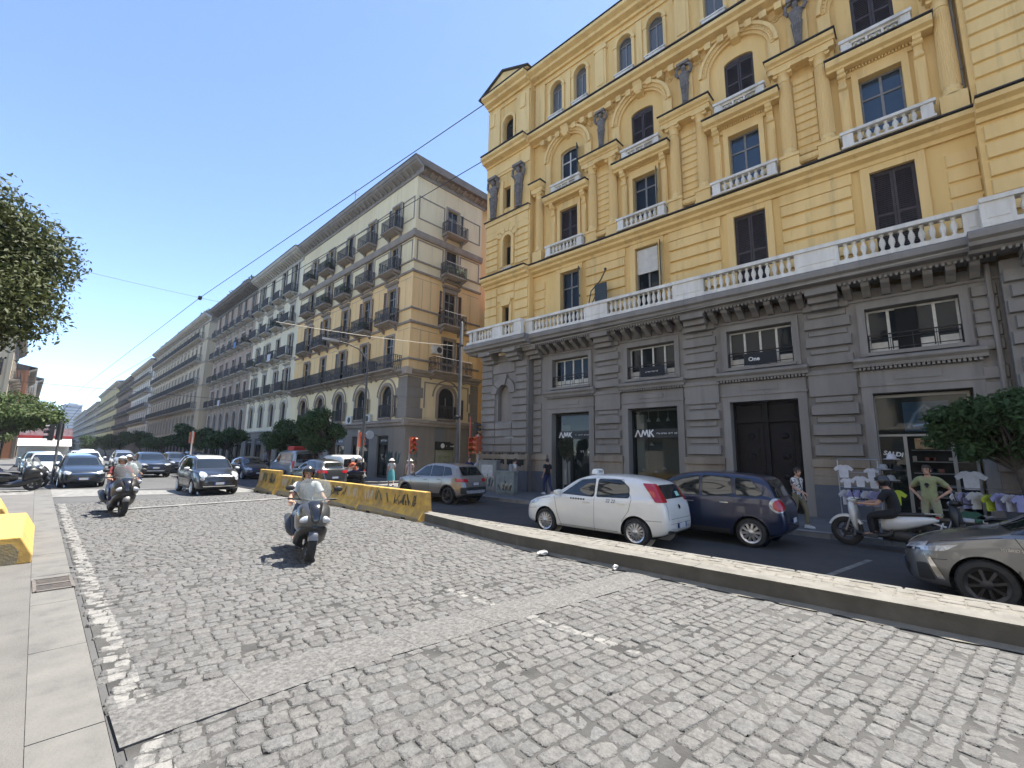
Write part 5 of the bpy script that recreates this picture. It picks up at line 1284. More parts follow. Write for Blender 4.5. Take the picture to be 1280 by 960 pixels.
VAN = dict(L=4.7, axles=(.9,3.7), R=.33, tw=.2, rim='steel', rimm=M_hub, crown=.03,
  top=[(0,.7),(.06,.84),(.3,.98),(.7,1.1),(.95,1.2),(1.6,1.78),(1.95,1.9),(2.6,1.94),(4.2,1.93),(4.5,1.88),(4.62,1.7),(4.68,1.0),(4.7,.6)],
  belt=[(0,.66),(.15,.84),(.5,.98),(1.1,1.12),(2,1.16),(4.4,1.16),(4.66,.95),(4.7,.56)],
  bottom=[(0,.36),(.12,.26),(.6,.24),(3.9,.26),(4.5,.34),(4.7,.42)],
  plan=[(0,.55),(.06,.7),(.2,.82),(.5,.9),(1.0,.94),(4.2,.94),(4.55,.91),(4.66,.85),(4.7,.76)],
  roofw=[(0,.5),(.5,.7),(.95,.76),(1.6,.72),(2.6,.75),(4.5,.74),(4.7,.68)],
  side=[[(1.24,1.18),(1.72,1.68),(2.2,1.72),(2.2,1.17)]], wind=[(.74,1.22),(.64,1.74)], rear=[(.66,1.2),(.62,1.7)],
  patches=[('tail_lamp',round_poly([(.74,1.3),(.86,1.3),(.88,.86),(.76,.86)],.02),'B',M_red,.012),('headlamp',round_poly([(.5,.9),(.78,.98),(.82,.82),(.54,.76)],.04),'F',M_lamp,.012),
           ('bumper_lower',round_poly([(-.8,.42),(.8,.42),(.82,.62),(-.82,.62)],.04),'b',M_black,.008),('grille',round_poly([(-.5,.6),(.5,.6),(.54,.78),(-.54,.78)],.04),'f',M_black,.008)],
  seams=[([(1.3,.4),(1.2,.8),(1.1,1.1)],'L'),([(2.26,.35),(2.26,1.75)],'L'),([(3.3,.35),(3.3,1.75)],'L'),([(0,.62),(0,1.85)],'B')],
  handles=[(2.1,1.0)], mirror=(1.35,1.15), plate_r=(.75,.42,.1), plate_f=(.5,.42,.1))
def lowd(S, **k): d = dict(S); d['lod'] = 1; d.update(k); return d
# ---- the traffic
TX,tsh = car('parked_taxi','white hatchback taxi with roof sign and tall red tail lamps beside the median','' or HATCH,P_white,(9.68,5.92),0.,scale=.955,cat='taxi')
q = MB(); q.loft([[(x*e,y*e,z) for x,y in ((-.075,-.16),(.075,-.16),(.085,0),(.075,.16),(-.075,.16),(-.085,0))] for z,e in ((0,1.),(.03,1.04),(.1,.9),(.125,.7))])
o = q.obj('roof_sign', mat('sign_white',(.8,.8,.76),.4), TX, smooth=40, loc=(.12,0,1.495))
m_ = text_mesh('TAXI',.085,.002); me_obj('sign_lettering', m_, M_gloss, o, (-.088,0,.06), (rad(90),0,rad(-90))) if m_ else None
def car_text(parent, sh, body, size, t0, z0, way, m, name='lettering', off=.012, shear=0., flip=1):
    me = text_mesh(body,size,0,shear)
    for v in me.vertices:
        a = t0+v.co.x*(1 if way in 'L' else -1) if way in 'LR' else -v.co.x
        v.co = sh.hit(a, z0+v.co.y, way, off)
    return me_obj(name, me, m, parent)
M_ink = mat('dark_lettering',(.06,.06,.075),.5); M_blueink = mat('blue_lettering',(.08,.09,.2),.5)
car_text(TX,tsh,'22 22',.11,2.72,.925,'L',M_blueink,shear=.2)
car_text(TX,tsh,'Radio 2',.07,1.85,.915,'L',M_ink) if False else None
q = MB()
for k in range(6): 
    h = tsh.hit(1.62+k*.075,.915,'L',.01); q.box(h.x-.022,h.x+.022,h.y-.001,h.y+.002,h.z-.02,h.z+.02)
q.obj('side_decal', M_ink, TX)
tsh.patch('permit_sticker', round_poly([(-.30,1.07),(-.12,1.07),(-.14,1.17),(-.31,1.17)],.01),'B',mat('sticker_green',(.42,.72,.62),.5),TX,.016)
MV,msh = car('blue_people_carrier','dark blue tall family car with round red tail lamp beside the white taxi',MPV,P_navy,(11.5,4.2),0.,scale=.93)
GR,gsh = car('grey_hatchback','silver grey hatchback with black spoked wheels cut off by the right border',COMPACT,P_silver,(9.4,-1.5),1.2,scale=.955)
car_text(GR,gsh,'HYBRID S',.05,1.12,.80,'L',M_chrome,off=.01)
SV,ssh = car('taupe_crossover','taupe crossover with black lower bumper and silver skid plate driving past the barrier end',SUV,P_taupe,(11.55,14.55),-4.,scale=.93)
BF,bsh = car('black_people_carrier','black tall family car with white roof and round headlamps driving towards the viewer',dict(MPV,mirrorm=P_lwhite),P_black,(5.75,23.95),180.,scale=.96)
bsh.patch('white_roof', round_poly([(1.58,-.56),(3.75,-.5),(3.75,.5),(1.58,.56)],.16),'T',P_lwhite,BF,.008)
DS,_ = car('dark_suv','dark blue black sport utility car in the middle of the oncoming traffic',lowd(SUV,archlip=None,wind=[(.67,1.12),(.56,1.46)]),P_blueblack,(6.0,39.5),179.,scale=1.02)
DH,_ = car('dark_hatchback','dark blue black hatchback with pale headlamps heading the left-hand lane of oncoming traffic',lowd(HATCH,patches=HATCH['patches']+[('grille_bar',round_poly([(-.42,.64),(.42,.64),(.42,.665),(-.42,.665)],.01),'f',M_chrome,.012)]),P_blueblack,(2.05,31.5),179.,scale=1.0)
WH,_ = car('white_hatchback','white car waiting at the left behind the parked scooters',lowd(COMPACT,patches=COMPACT['patches']),P_lwhite,(1.0,38.),178.,scale=1.02)
NS,_ = car('small_navy_car','small dark navy car with a bright windscreen between the black family car and the barriers',lowd(HATCH),P_navy,(10.6,34.2),180.,scale=.95)
GB,_ = car('dark_grey_hatchback','dark grey hatchback seen from behind with red tail lamps beyond the barriers',lowd(COMPACT,patches=COMPACT['patches'],plate_r=(.6,.42,.1)),P_dgrey,(10.6,23.7),-2.,scale=.97)
V1,_ = car('silver_van','silver van with a red box on its roof parked beyond the barriers',lowd(VAN),P_steel,(11.95,30.2),3.,scale=.98,cat='van')
q = MB(); q.loft([[(x*e,y*e,z) for x,y in ((-.55,-.4),(.55,-.4),(.6,0),(.55,.4),(-.55,.4))] for z,e in ((0,1),(.16,1.),(.26,.85))]); q.obj('roof_box', mat('red_roof_box',(.5,.05,.04),.4), V1, smooth=40, loc=(-.3,0,1.95))
V2,_ = car('white_van','white delivery van seen from behind in front of the small street trees',lowd(VAN),P_white,(12.6,25.6),1.,scale=.86,cat='van')
q = MB(); q.box(-.5,.5,-.002,.002,-.2,.2)
# more oncoming traffic, each a copy of one of the cars above in its own paint
far = [(DH,2.5,40.5,178,P_lblue,'pale blue hatchback behind the dark one in the left-hand lane'),
       (WH,.75,46.5,178,P_lblue,'pale blue compact behind the white car at the left'),
       (DS,3.4,48.5,179,P_lwhite,'white utility car behind the pale blue hatchback'),
       (DS,8.6,45.5,179,P_dgrey,'dark grey utility car behind the dark one, nearest the median'),
       (DH,8.2,36.8,180,P_black,'black hatchback waiting beside the dark utility car'),
       (WH,6.4,55.,179,P_steel,'steel grey compact farther back in the middle lane'),
       (DH,1.6,55.,178,P_white,'white hatchback far back in the left-hand lane'),
       (WH,3.9,64.,179,P_lwhite,'pearl white compact far back beneath the kiosk awning'),
       (DS,7.6,66.,179,P_silver,'silver grey utility car far back near the avenue trees'),
       (DH,2.2,72.,178,P_steel,'steel hatchback, one of the farthest cars in the left-hand lane'),
       (V2,5.6,80.,179,None,'white van among the farthest traffic'),
       (WH,9.2,60.,180,P_black,'black compact parked far along the row of small trees'),
       (DH,10.8,46.,180,P_dgrey,'dark grey hatchback parked before the off white palazzo'),
       (DS,11.6,54.,180,P_navy,'navy utility car parked before the dusty palazzo')]
PN = {id(DH):P_blueblack,id(WH):P_lwhite,id(DS):P_blueblack,id(V2):P_white}
for src,x,y,hd,pm_,lb in far:
    dup(src,(x,y,.01),rad(90)-rad(hd),lb,'oncoming and parked cars far along the street',{PN[id(src)].name:pm_} if pm_ else None)
# ------------------------------------------------------------------ people and scooters
def skin(V, E, root, sub=2):
    names = list(V); ix = {n:i for i,n in enumerate(names)}
    me = bpy.data.meshes.new('limbs'); me.from_pydata([V[n][0] for n in names],[(ix[a],ix[b]) for a,b in E],[])
    o = bpy.data.objects.new('limbs',me); COL.objects.link(o); o.modifiers.new('skin','SKIN')
    for i,n in enumerate(names):
        r = V[n][1]; sv = me.skin_vertices[0].data[i]; sv.radius = r if isinstance(r,tuple) else (r,r); sv.use_root = n == root
    o.modifiers[0].use_smooth_shade = True; m = o.modifiers.new('sub','SUBSURF'); m.levels = sub; m.render_levels = sub
    out = bpy.data.meshes.new_from_object(o.evaluated_get(bpy.context.evaluated_depsgraph_get()))
    bpy.data.objects.remove(o); out.shade_smooth(); return out
M_skin = mat('skin', (.5,.29,.2), .55, c2=(.44,.25,.17), scale=9)
M_hair = mat('dark_hair', (.02,.015,.012), .6, c2=(.04,.03,.025), scale=20)
M_shoe = mat('dark_shoe', (.03,.03,.032), .6); M_shoew = mat('white_shoe', (.6,.6,.58), .6)
def cloth(name, c, k=.8): return mat(name, c, .9, c2=tuple(x*k for x in c), scale=7, bump=.3, bscale=25)
STAND = dict(pelvis=(0,0,.95),belly=(.01,0,1.1),chest=(0,0,1.3),neck=(.0,0,1.47),head=(.03,0,1.61),
  shL=(0,.17,1.41),elL=(-.02,.235,1.14),wrL=(.05,.25,.9),shR=(0,-.17,1.41),elR=(-.02,-.235,1.14),wrR=(.05,-.25,.9),
  hpL=(0,.09,.9),knL=(.03,.1,.5),anL=(-.02,.1,.09),toL=(.13,.12,.035),hpR=(0,-.09,.9),knR=(.03,-.1,.5),anR=(-.02,-.1,.09),toR=(.13,-.12,.035))
RIDE = dict(pelvis=(-.28,0,.86),belly=(-.26,0,1.0),chest=(-.2,0,1.2),neck=(-.14,0,1.37),head=(-.09,0,1.5),
  shL=(-.17,.175,1.31),elL=(.02,.29,1.06),wrL=(.27,.31,1.03),shR=(-.17,-.175,1.31),elR=(.02,-.29,1.06),wrR=(.27,-.31,1.03),
  hpL=(-.24,.1,.83),knL=(.17,.2,.76),anL=(.14,.19,.38),toL=(.3,.2,.34),hpR=(-.24,-.1,.83),knR=(.17,-.2,.76),anR=(.14,-.19,.38),toR=(.3,-.2,.34))
def person(label, pose, loc, heading, shirt, legs, hat=None, hatm=None, hair=True, shoes=None, short=False, bare_arm=True, scale=1., skirt=None, bag=None, shorts=False, group=None, rz=None):
    P = {k:Vector(v) for k,v in pose.items() if k != 'curl'}
    T_ = thing('person', label, 'person', loc, rz if rz is not None else rad(90)-rad(heading), group); T_.scale = (scale,)*3
    hd = P['head']; nk = P['neck']
    V = dict(pelvis=(P['pelvis'],(.135,.1)),belly=(P['belly'],(.125,.095)),chest=(P['chest'],(.14,.105)),neck=(nk,.058),skull=(nk.lerp(hd,.6),.06))
    E = [('pelvis','belly'),('belly','chest'),('chest','neck'),('neck','skull')]
    for s in 'LR':
        V['sh'+s] = (P['sh'+s],.062); V['el'+s] = (P['el'+s],.043); V['wr'+s] = (P['wr'+s],.027); V['pm'+s] = (P['wr'+s]+(P['wr'+s]-P['el'+s]).normalized()*.07,(.04,.022))
        V['hp'+s] = (P['hp'+s],.092); V['kn'+s] = (P['kn'+s],.058); V['an'+s] = (P['an'+s],.038); V['to'+s] = (P['to'+s],.036)
        E += [('chest','sh'+s),('sh'+s,'el'+s),('el'+s,'wr'+s),('wr'+s,'pm'+s),('pelvis','hp'+s),('hp'+s,'kn'+s),('kn'+s,'an'+s),('an'+s,'to'+s)]
    body = skin(V,E,'pelvis')
    # head with face, and the fingers
    b = MB(); f = Vector((1,0,0)); c = hd
    b.ball((c.x,c.y,c.z+.035),(.095,.077,.098),14); b.ball((c.x+.018,c.y,c.z-.045),(.075,.06,.075),12)
    b.loft([[(c.x+x,c.y+y*e,c.z+z) for y in (-1,1)] + [(c.x+x2,c.y,c.z+z)] for x,x2,e,z in ((.085,.1,.012,.03),(.086,.122,.018,-.012),(.088,.105,.015,-.025))])
    for sd in (-1,1):
        b.ball((c.x+.085,c.y+sd*.034,c.z+.022),(.012,.016,.008),8,1); b.ball((c.x-.005,c.y+sd*.078,c.z-.005),(.022,.012,.034),8)
        b.box(c.x+.084,c.x+.093,c.y+sd*.034-.02,c.y+sd*.034+.02,c.z+.042,c.z+.05,1)
    b.box(c.x+.082,c.x+.09,c.y-.024,c.y+.024,c.z-.062,c.z-.054,2)
    for s,sd in (('L',1),('R',-1)):
        d = (P['wr'+s]-P['el'+s]).normalized(); pm = P['wr'+s]+d*.085; side = d.cross(Vector((0,0,1)));
        side = side.normalized() if side.length > .1 else Vector((1,0,0)); nrm = side.cross(d).normalized(); cu = pose.get('curl',.35)
        for k,(o_,l) in enumerate(((-.03,.066),(-.01,.078),(.011,.074),(.031,.056))):
            p0 = pm+side*o_; p1 = p0+(d-nrm*cu*.6).normalized()*l*.5; p2 = p1+(d-nrm*cu*2.2).normalized()*l*.5
            b.tube([p0-d*.025,p0,p1,p2],[.0105,.0105,.0095,.007],6)
        p0 = P['wr'+s]+d*.035+side*.03*(1 if sd > 0 else -1); b.tube([p0,p0+(d*.6+side*(.8 if sd > 0 else -.8)).normalized()*.045,p0+(d*.8+side*(.8 if sd > 0 else -.8)-nrm*.5).normalized()*.085],[.013,.012,.008],6)
    hm = b.mesh('face',[M_skin,M_hair,mat('lip',(.35,.13,.11),.5)],60)
    bm = bmesh.new(); bm.from_mesh(body); bm.from_mesh(hm); mi = [0]*len(body.polygons)+[p.material_index for p in hm.polygons]
    bm.faces.ensure_lookup_table()
    for q,i in zip(bm.faces,mi): q.material_index = i; q.smooth = True
    me = bpy.data.meshes.new('body'); bm.to_mesh(me); bm.free(); 
    for m in (M_skin,M_hair,MATS['lip']): me.materials.append(m)
    link('body',me,T_)
    # clothes: the body's own surface, region by region, lifted off the skin
    BN = [('T',P['pelvis'],P['belly'],.13),('T',P['belly'],P['chest'],.13),('N',P['chest'],nk,.09),('K',nk,hd,.06)]
    for s in 'LR':
        BN += [('S',P['chest'],P['sh'+s],.08),('A',P['sh'+s],P['el'+s],.05),('F',P['el'+s],P['wr'+s],.035),('K',P['wr'+s],P['wr'+s]+(P['wr'+s]-P['el'+s]).normalized()*.1,.03),
               ('H',P['pelvis'],P['hp'+s],.11),('G',P['hp'+s],P['kn'+s],.075),('C',P['kn'+s],P['an'+s],.05),('K',P['an'+s],P['to'+s],.035)]
    tagv = []
    for v in body.vertices:
        best = None
        for k,a,c_,r in BN:
            ab = c_-a; t = max(0,min(1,(v.co-a).dot(ab)/max(ab.length_squared,1e-9))); d = (v.co-(a+ab*t)).length/r
            if best is None or d < best[0]: best = (d,k,t)
        tagv.append((best[1],best[2]))
    def lift(name, m, test, off, wr):
        bm = bmesh.new(); bm.from_mesh(body); bm.normal_update(); nv = [v.normal.copy() for v in bm.verts]
        bm.verts.ensure_lookup_table(); kill = [f for f in bm.faces if sum(1 for v in f.verts if test(*tagv[v.index],v.co)) < 2]
        for v in bm.verts: v.co += nv[v.index]*(off+wr*math.sin(v.co.z*70+v.co.x*40)*math.sin(v.co.y*55+v.co.z*23))
        bmesh.ops.delete(bm,geom=kill,context='FACES'); me_ = bpy.data.meshes.new(name); bm.to_mesh(me_); bm.free(); me_.shade_smooth(); me_obj(name,me_,m,T_)
    lift('shirt',shirt,lambda k,t,co: k in 'TS' or (k == 'N' and t < .8) or (k == 'A' and (t < .62 or not bare_arm)) or (k == 'F' and not bare_arm and t < .85) or (k == 'H' and t < .3),.02,.004)
    lift('shorts' if shorts else 'trousers',legs,lambda k,t,co: k == 'H' or (k == 'G' and (t < .9 or not shorts)) or (k == 'C' and not shorts and t < .92) or (k == 'T' and t < .3),.014,.003) if not skirt else None
    if skirt:
        q = MB(); z0 = P['pelvis'].z+.12; x0 = P['pelvis'].x
        q.loft([[(x0+r*.8*math.cos(t),r*math.sin(t)*(1+.06*math.sin(5*t)),z0-dz) for t in [2*math.pi*i/20 for i in range(20)]] for r,dz in ((.15,0),(.19,.15),(.23,.45),(.25,.72))],cap=False); q.obj('skirt',legs,T_,smooth=60)
    for s in 'LR':
        a = P['an'+s]; t = P['to'+s]; d = (t-a); d.z = 0; d = d.normalized() if d.length > 1e-4 else Vector((1,0,0)); n = Vector((-d.y,d.x,0)); q = MB()
        zz = min(a.z-.09,t.z-.04); pit = (t.z-.035)-(a.z-.09)
        q.loft([[tuple(Vector((a.x,a.y,0))+d*x+n*y*w+Vector((0,0,a.z-.09+pit*max(0,x)/.15+z*h))) for y,z in ((-.045,0),(.045,0),(.048,.5),(.03,1),(-.03,1),(-.048,.5))] for x,w,h in ((-.085,.7,.07),(-.05,1,.1),(.03,1,.1),(.1,1.05,.07),(.17,.9,.055),(.2,.5,.035))]); q.obj('shoe',shoes or M_shoe,T_,smooth=50)
    if hat == 'helmet':
        q = MB(); M = Matrix.Translation((c.x-.005,c.y,c.z+.03)); n = 16
        rows = [[(.132*math.cos(p)*math.cos(t) if True else 0,.122*math.cos(p)*math.sin(t),.142*math.sin(p)) for t in [2*math.pi*i/n for i in range(n)]] for p in [rad(a) for a in (88,70,50,30,12)]]
        lowr = [[(.132*math.cos(rad(p))*math.cos(t),.122*math.cos(rad(p))*math.sin(t),.142*math.sin(rad(p))) for t in [rad(62)+rad(236)*i/(n-1) for i in range(n)]] for p in (12,-10,-32,-46)]
        q.T = M; q.loft(rows,cap=False); q.loft(lowr,cap=False,closed=False)
        q.tube([(.13*math.cos(t),.12*math.sin(t),.03) for t in [rad(-64)+rad(128)*i/10 for i in range(11)]],.012,6)
        q.tube([(.03,.112,-.08),(.055,.075,-.155),(.06,0,-.175),(.055,-.075,-.155),(.03,-.112,-.08)],.012,5)
        q.obj('helmet',hatm,T_,smooth=60)
        v = MB(M); v.loft([[(.143*math.cos(t),.132*math.sin(t),z) for t in [rad(-58)+rad(116)*i/10 for i in range(11)]] for z in (.075,.035)],cap=False,closed=False); v.obj('visor_peak',M_black,T_,smooth=60)
    elif hat == 'brim':
        q = MB(Matrix.Translation((c.x,c.y,c.z+.05))); q.lathe([(.2,-.025),(.19,.0),(.11,.02),(.105,.07),(.08,.105),(.0,.115)],(0,0,0),18); q.obj('sun_hat',hatm,T_,smooth=60)
    elif hat == 'cap':
        q = MB(Matrix.Translation((c.x,c.y,c.z+.045))); q.lathe([(.104,0),(.102,.05),(.07,.09),(0,.1)],(0,0,0),16); q.loft([[(.09,-.07,.0),(.09,.07,.0),(.09,.07,.012),(.09,-.07,.012)],[(.17,-.05,-.015),(.17,.05,-.015),(.17,.05,-.005),(.17,-.05,-.005)]]); q.obj('cap',hatm,T_,smooth=60)
    if hair and hat != 'helmet':
        q = MB(); n = 14
        q.loft([[(c.x-.012+.104*math.cos(rad(p))*math.cos(t),c.y+.088*math.cos(rad(p))*math.sin(t),c.z+.04+.105*math.sin(rad(p))) for t in [rad(50)+rad(260)*i/n for i in range(n+1)]] for p in (88,60,30,5,-25,-45)],cap=False,closed=False)
        q.ball((c.x-.0,c.y,c.z+.08),(.098,.084,.068),14); q.obj('hair',M_hair,T_,smooth=60)
    if bag is not None:
        q = MB(); cc = P['chest']; q.loft([[(cc.x-.13+x*e-.09,y*e,cc.z-.02+z) for x,y in ((.07,-.14),(.07,.14),(-.06,.12),(-.08,0),(-.06,-.12))] for z,e in ((-.26,.85),(-.2,1),(.08,1),(.17,.75))]); q.obj('backpack',bag,T_,smooth=50)
    return T_
# ---- scooters: x forwards, origin on the ground between the wheels
def sring(x, w, z0, z1, n=14, e=.7):
    zc, h = (z0+z1)/2, (z1-z0)/2
    return [(x, w*math.copysign(abs(math.cos(t))**e,math.cos(t)), zc+h*math.copysign(abs(math.sin(t))**e,math.sin(t))) for t in [2*math.pi*i/n for i in range(n)]]
def shift(r, dx=None): return [(x+dx(z),y,z) for x,y,z in r] if dx else r
M_ws = glass_mat('scooter_screen', (.2,.22,.225), .07, .52)
M_seat = mat('seat_vinyl', (.022,.022,.024), .55)
def moto_wheel(R, w, rim):
    t = MB(); ri = R*.62
    t.lathe([(ri,-w*.4),(R*.85,-w*.5),(R*.96,-w*.34),(R,0),(R*.96,w*.34),(R*.85,w*.5),(ri,w*.4)],(0,0,0),26,ax='y',cap=False)
    r = MB(); r.lathe([(ri+.01,-w*.42),(ri-.02,-w*.3),(ri-.02,w*.3),(ri+.01,w*.42)],(0,0,0),26,ax='y',cap=False); r.lathe([(.05,-w*.5),(.06,0),(.05,w*.5)],(0,0,0),12,ax='y')
    for i in range(5):
        M = Matrix.Rotation(2*math.pi*i/5+.2,4,'Y'); q = MB(M); q.box(-.018,.018,-.03,.03,.04,ri); r.add(q.v,q.f)
    r.lathe([(ri*.62,-w*.36),(ri*.62,-w*.34),(ri*.4,-w*.34)],(0,0,0),18,ax='y',cap=False)
    return t.mesh('tyre',M_tyre,40), r.mesh('rim',rim,35)
def scooter(label, loc, heading, paint, paint2, style='maxi', screen=True, group=None, lean=0., steer=0., scale=1., topcase=False):
    S = thing('scooter', label, 'scooter', loc, rad(90)-rad(heading), group); S.scale = (scale,scale*(1.16 if style == 'maxi' else 1.),scale); S.rotation_euler[0] = rad(lean)
    R = .285 if style == 'maxi' else .325; xf, xr = (.76,-.70) if style == 'maxi' else (.66,-.66)
    ty,rm = moto_wheel(R,.125 if style == 'maxi' else .105, M_rimd if style == 'maxi' else M_rimd)
    for x in (xf,xr):
        hb = MB(); hb.lathe([(.03,-.09),(.03,.09)],(0,0,0),10,ax='y'); o = hb.obj('wheel',M_hub,S,loc=(x,0,R)); link('tyre',ty,o); link('rim',rm,o)
    b = MB()
    if style == 'maxi':
        b.loft([sring(1.0,.03,.70,.74),sring(.985,.10,.62,.80),sring(.93,.17,.57,.88),sring(.84,.215,.54,.96),sring(.72,.245,.50,1.02),sring(.60,.255,.44,1.02),sring(.50,.24,.40,.98),sring(.44,.2,.42,.94)])
        b.obj('front_fairing',paint,S,smooth=60)
        b = MB(); b.loft([sring(.99,.04,.56,.64),sring(.93,.15,.46,.66),sring(.80,.215,.40,.62),sring(.6,.23,.26,.56),sring(.40,.215,.18,.46),sring(.1,.2,.17,.36),sring(-.25,.18,.2,.40),sring(-.4,.14,.26,.40)]); b.obj('lower_fairing',paint2,S,smooth=60)
        b = MB(); b.loft([sring(.08,.13,.40,.70),sring(-.05,.17,.38,.74),sring(-.3,.19,.40,.75),sring(-.6,.185,.48,.78),sring(-.85,.14,.60,.83),sring(-1.0,.08,.70,.84),sring(-1.06,.03,.75,.82)]); b.obj('tail_fairing',paint,S,smooth=60)
        b = MB(); b.loft([sring(.12,.10,.66,.74),sring(.0,.15,.70,.79),sring(-.3,.17,.72,.82),sring(-.42,.165,.75,.86),sring(-.7,.155,.80,.92),sring(-.92,.10,.83,.91)]); b.obj('seat',M_seat,S,smooth=60)
        for sd in (-1,1):
            q = MB(); M = Matrix.Rotation(rad(sd*24),4,'Z') @ Matrix.Rotation(rad(-16),4,'Y'); q.ball((.935,sd*.12,.735),(.05,.115,.062),14,0,Matrix.Rotation(rad(sd*-18),4,'X') @ Matrix.Rotation(rad(sd*-28),4,'Z')); q.obj('headlamp',M_lamp,S,smooth=60)
        hz = 1.03; hx = .45
        q = MB(); q.loft([sring(1.012,.03,.66,.72),sring(1.0,.06,.70,.80),sring(.95,.08,.78,.885),sring(.87,.10,.86,.97),sring(.77,.11,.94,1.03),sring(.7,.08,1.0,1.04)]); q.obj('nose_panel',M_gloss,S,smooth=60)
        if screen:
            q = MB(); n = 12
            q.loft([[(x0-.16*(1-math.cos(a*1.2)),w*math.sin(a)/math.sin(1.1),z) for a in [-1.1+2.2*i/n for i in range(n+1)]] for x0,w,z in ((.80,.18,.97),(.74,.225,1.08),(.665,.24,1.22),(.60,.215,1.34),(.565,.15,1.405))],cap=False,closed=False); q.obj('windscreen',M_ws,S,smooth=180)
    else:
        b.loft([sring(.60,.05,.82,.9),sring(.585,.13,.72,.98),sring(.54,.19,.5,1.0),sring(.49,.205,.36,.98),sring(.45,.2,.32,.9),sring(.43,.17,.34,.8)]); b.obj('leg_shield',paint,S,smooth=60)
        b = MB(); b.loft([sring(.46,.19,.27,.36),sring(.2,.2,.25,.33),sring(-.1,.19,.25,.36),sring(-.2,.15,.28,.5)]); b.obj('footboard',M_black,S,smooth=60)
        b = MB(); b.loft([sring(.0,.11,.42,.72),sring(-.12,.165,.4,.76),sring(-.4,.18,.46,.77),sring(-.7,.15,.58,.79),sring(-.9,.08,.68,.78),sring(-.95,.03,.7,.76)]); b.obj('tail_fairing',paint,S,smooth=60)
        b = MB(); b.loft([sring(.06,.09,.68,.75),sring(-.05,.14,.72,.80),sring(-.35,.16,.74,.83),sring(-.65,.14,.77,.85),sring(-.85,.09,.78,.84)]); b.obj('seat',M_seat,S,smooth=60)
        q = MB(); q.box(-.74,-1.02,-.11,.11,.83,.86); q.obj('luggage_rack',M_steel2,S,bevel=.01)
        q = MB(); q.loft([sring(.6,.05,.98,1.06),sring(.57,.1,.95,1.09),sring(.48,.12,.96,1.1),sring(.38,.08,.99,1.08)]); q.obj('handlebar_cowl',paint,S,smooth=60)
        q = MB(); q.ball((.60,0,1.02),(.03,.08,.05),12); q.obj('headlamp',M_lamp,S,smooth=60); hz = 1.05; hx = .42
    # mudguards, forks, engine, exhaust, bars, mirrors, lamps
    q = MB(); n = 14
    for a,c_ in ((20,150),) :
        q.loft([[(xf+(R+.035+dr)*math.cos(rad(t)),y,R+(R+.035+dr)*math.sin(rad(t))) for y,dr in ((-.075,-.05),(-.065,0),(0,.018),(.065,0),(.075,-.05))] for t in [a+(c_-a)*i/n for i in range(n+1)]],cap=False,closed=False)
    q.obj('front_mudguard',paint,S,smooth=60)
    q = MB()
    for sd in (-1,1): q.tube([(xf,sd*.085,R),(xf-.1,sd*.085,R+.3),(xf-.2,sd*.07,R+.55)],[.026,.024,.022],8)
    q.obj('fork',M_steel2,S,smooth=60)
    q = MB(); q.loft([sring(.0,.09,.2,.4),sring(-.3,.12,.2,.46),sring(-.6,.11,.22,.42),sring(-.74,.07,.24,.36)]); q.tube([(-.5,.1,.34),(-.72,.12,.3)],.05,8); q.obj('engine',M_black,S,smooth=50)
    q = MB(); q.tube([(-.28,-.15,.28),(-.45,-.19,.34),(-.6,-.2,.42),(-.98,-.2,.56),(-1.0,-.2,.565)],[.03,.06,.075,.07,.04],12); q.obj('exhaust',M_black,S,smooth=60)
    q = MB(); q.tube([(hx-.12,.36,hz),(hx-.04,.2,hz),(hx+.02,0,hz-.03),(hx-.04,-.2,hz),(hx-.12,-.36,hz)],[.019,.017,.02,.017,.019],8)
    for sd in (-1,1): q.tube([(hx-.03,sd*.22,hz+.01),(hx+.03,sd*.36,hz+.01)],.007,5)
    q.obj('handlebar',M_black,S,smooth=60)
    for sd in (-1,1):
        q = MB(); q.tube([(hx,sd*.2,hz),(hx+.02,sd*.27,hz+.12),(hx+.01,sd*.34,hz+.18)],.008,6); q.ball((hx-.0,sd*.36,hz+.2),(.022,.07,.05),12); q.obj('mirror',M_black,S,smooth=60)
    q = MB(); q.ball((-1.03 if style == 'maxi' else -.93,0,.77),(.03,.09,.035),10); q.obj('tail_lamp',M_red,S,smooth=60)
    q = MB(); q.cbox((-1.06 if style == 'maxi' else -.98,0,.6),(.012,.17,.17),0,0,rad(-18)); q.tube([(-.85,0,.66),(-1.05,0,.6)],.02,6); q.obj('number_plate',M_plate,S)
    if topcase:
        q = MB(); q.loft([[(-.98+x*e,y*e,.87+z) for x,y in ((-.18,-.2),(.16,-.2),(.2,0),(.16,.2),(-.18,.2),(-.22,0))] for z,e in ((0,.85),(.05,1),(.22,1),(.3,.8))]); q.obj('top_case',M_black,S,smooth=50)
    return S
M_steel2 = mat('brushed_steel', (.4,.4,.41), .35, metal=.9)
P_sil = paintm('silver_grey_scooter_paint', (.085,.088,.092), .5); P_blk = mat('scooter_black_paint', (.01,.01,.011), .45, coat=.25); P_wht2 = paintm('scooter_white_paint', (.66,.67,.66)); P_blu2 = paintm('scooter_blue_paint',(.03,.04,.09),.2)
C_wht = cloth('white_shirt',(.62,.61,.58)); C_blk = cloth('black_cloth',(.016,.016,.02)); C_jean = cloth('blue_denim',(.06,.085,.14)); C_olive = cloth('olive_green_shirt',(.30,.32,.16)); C_khaki = cloth('khaki_cloth',(.20,.175,.11))
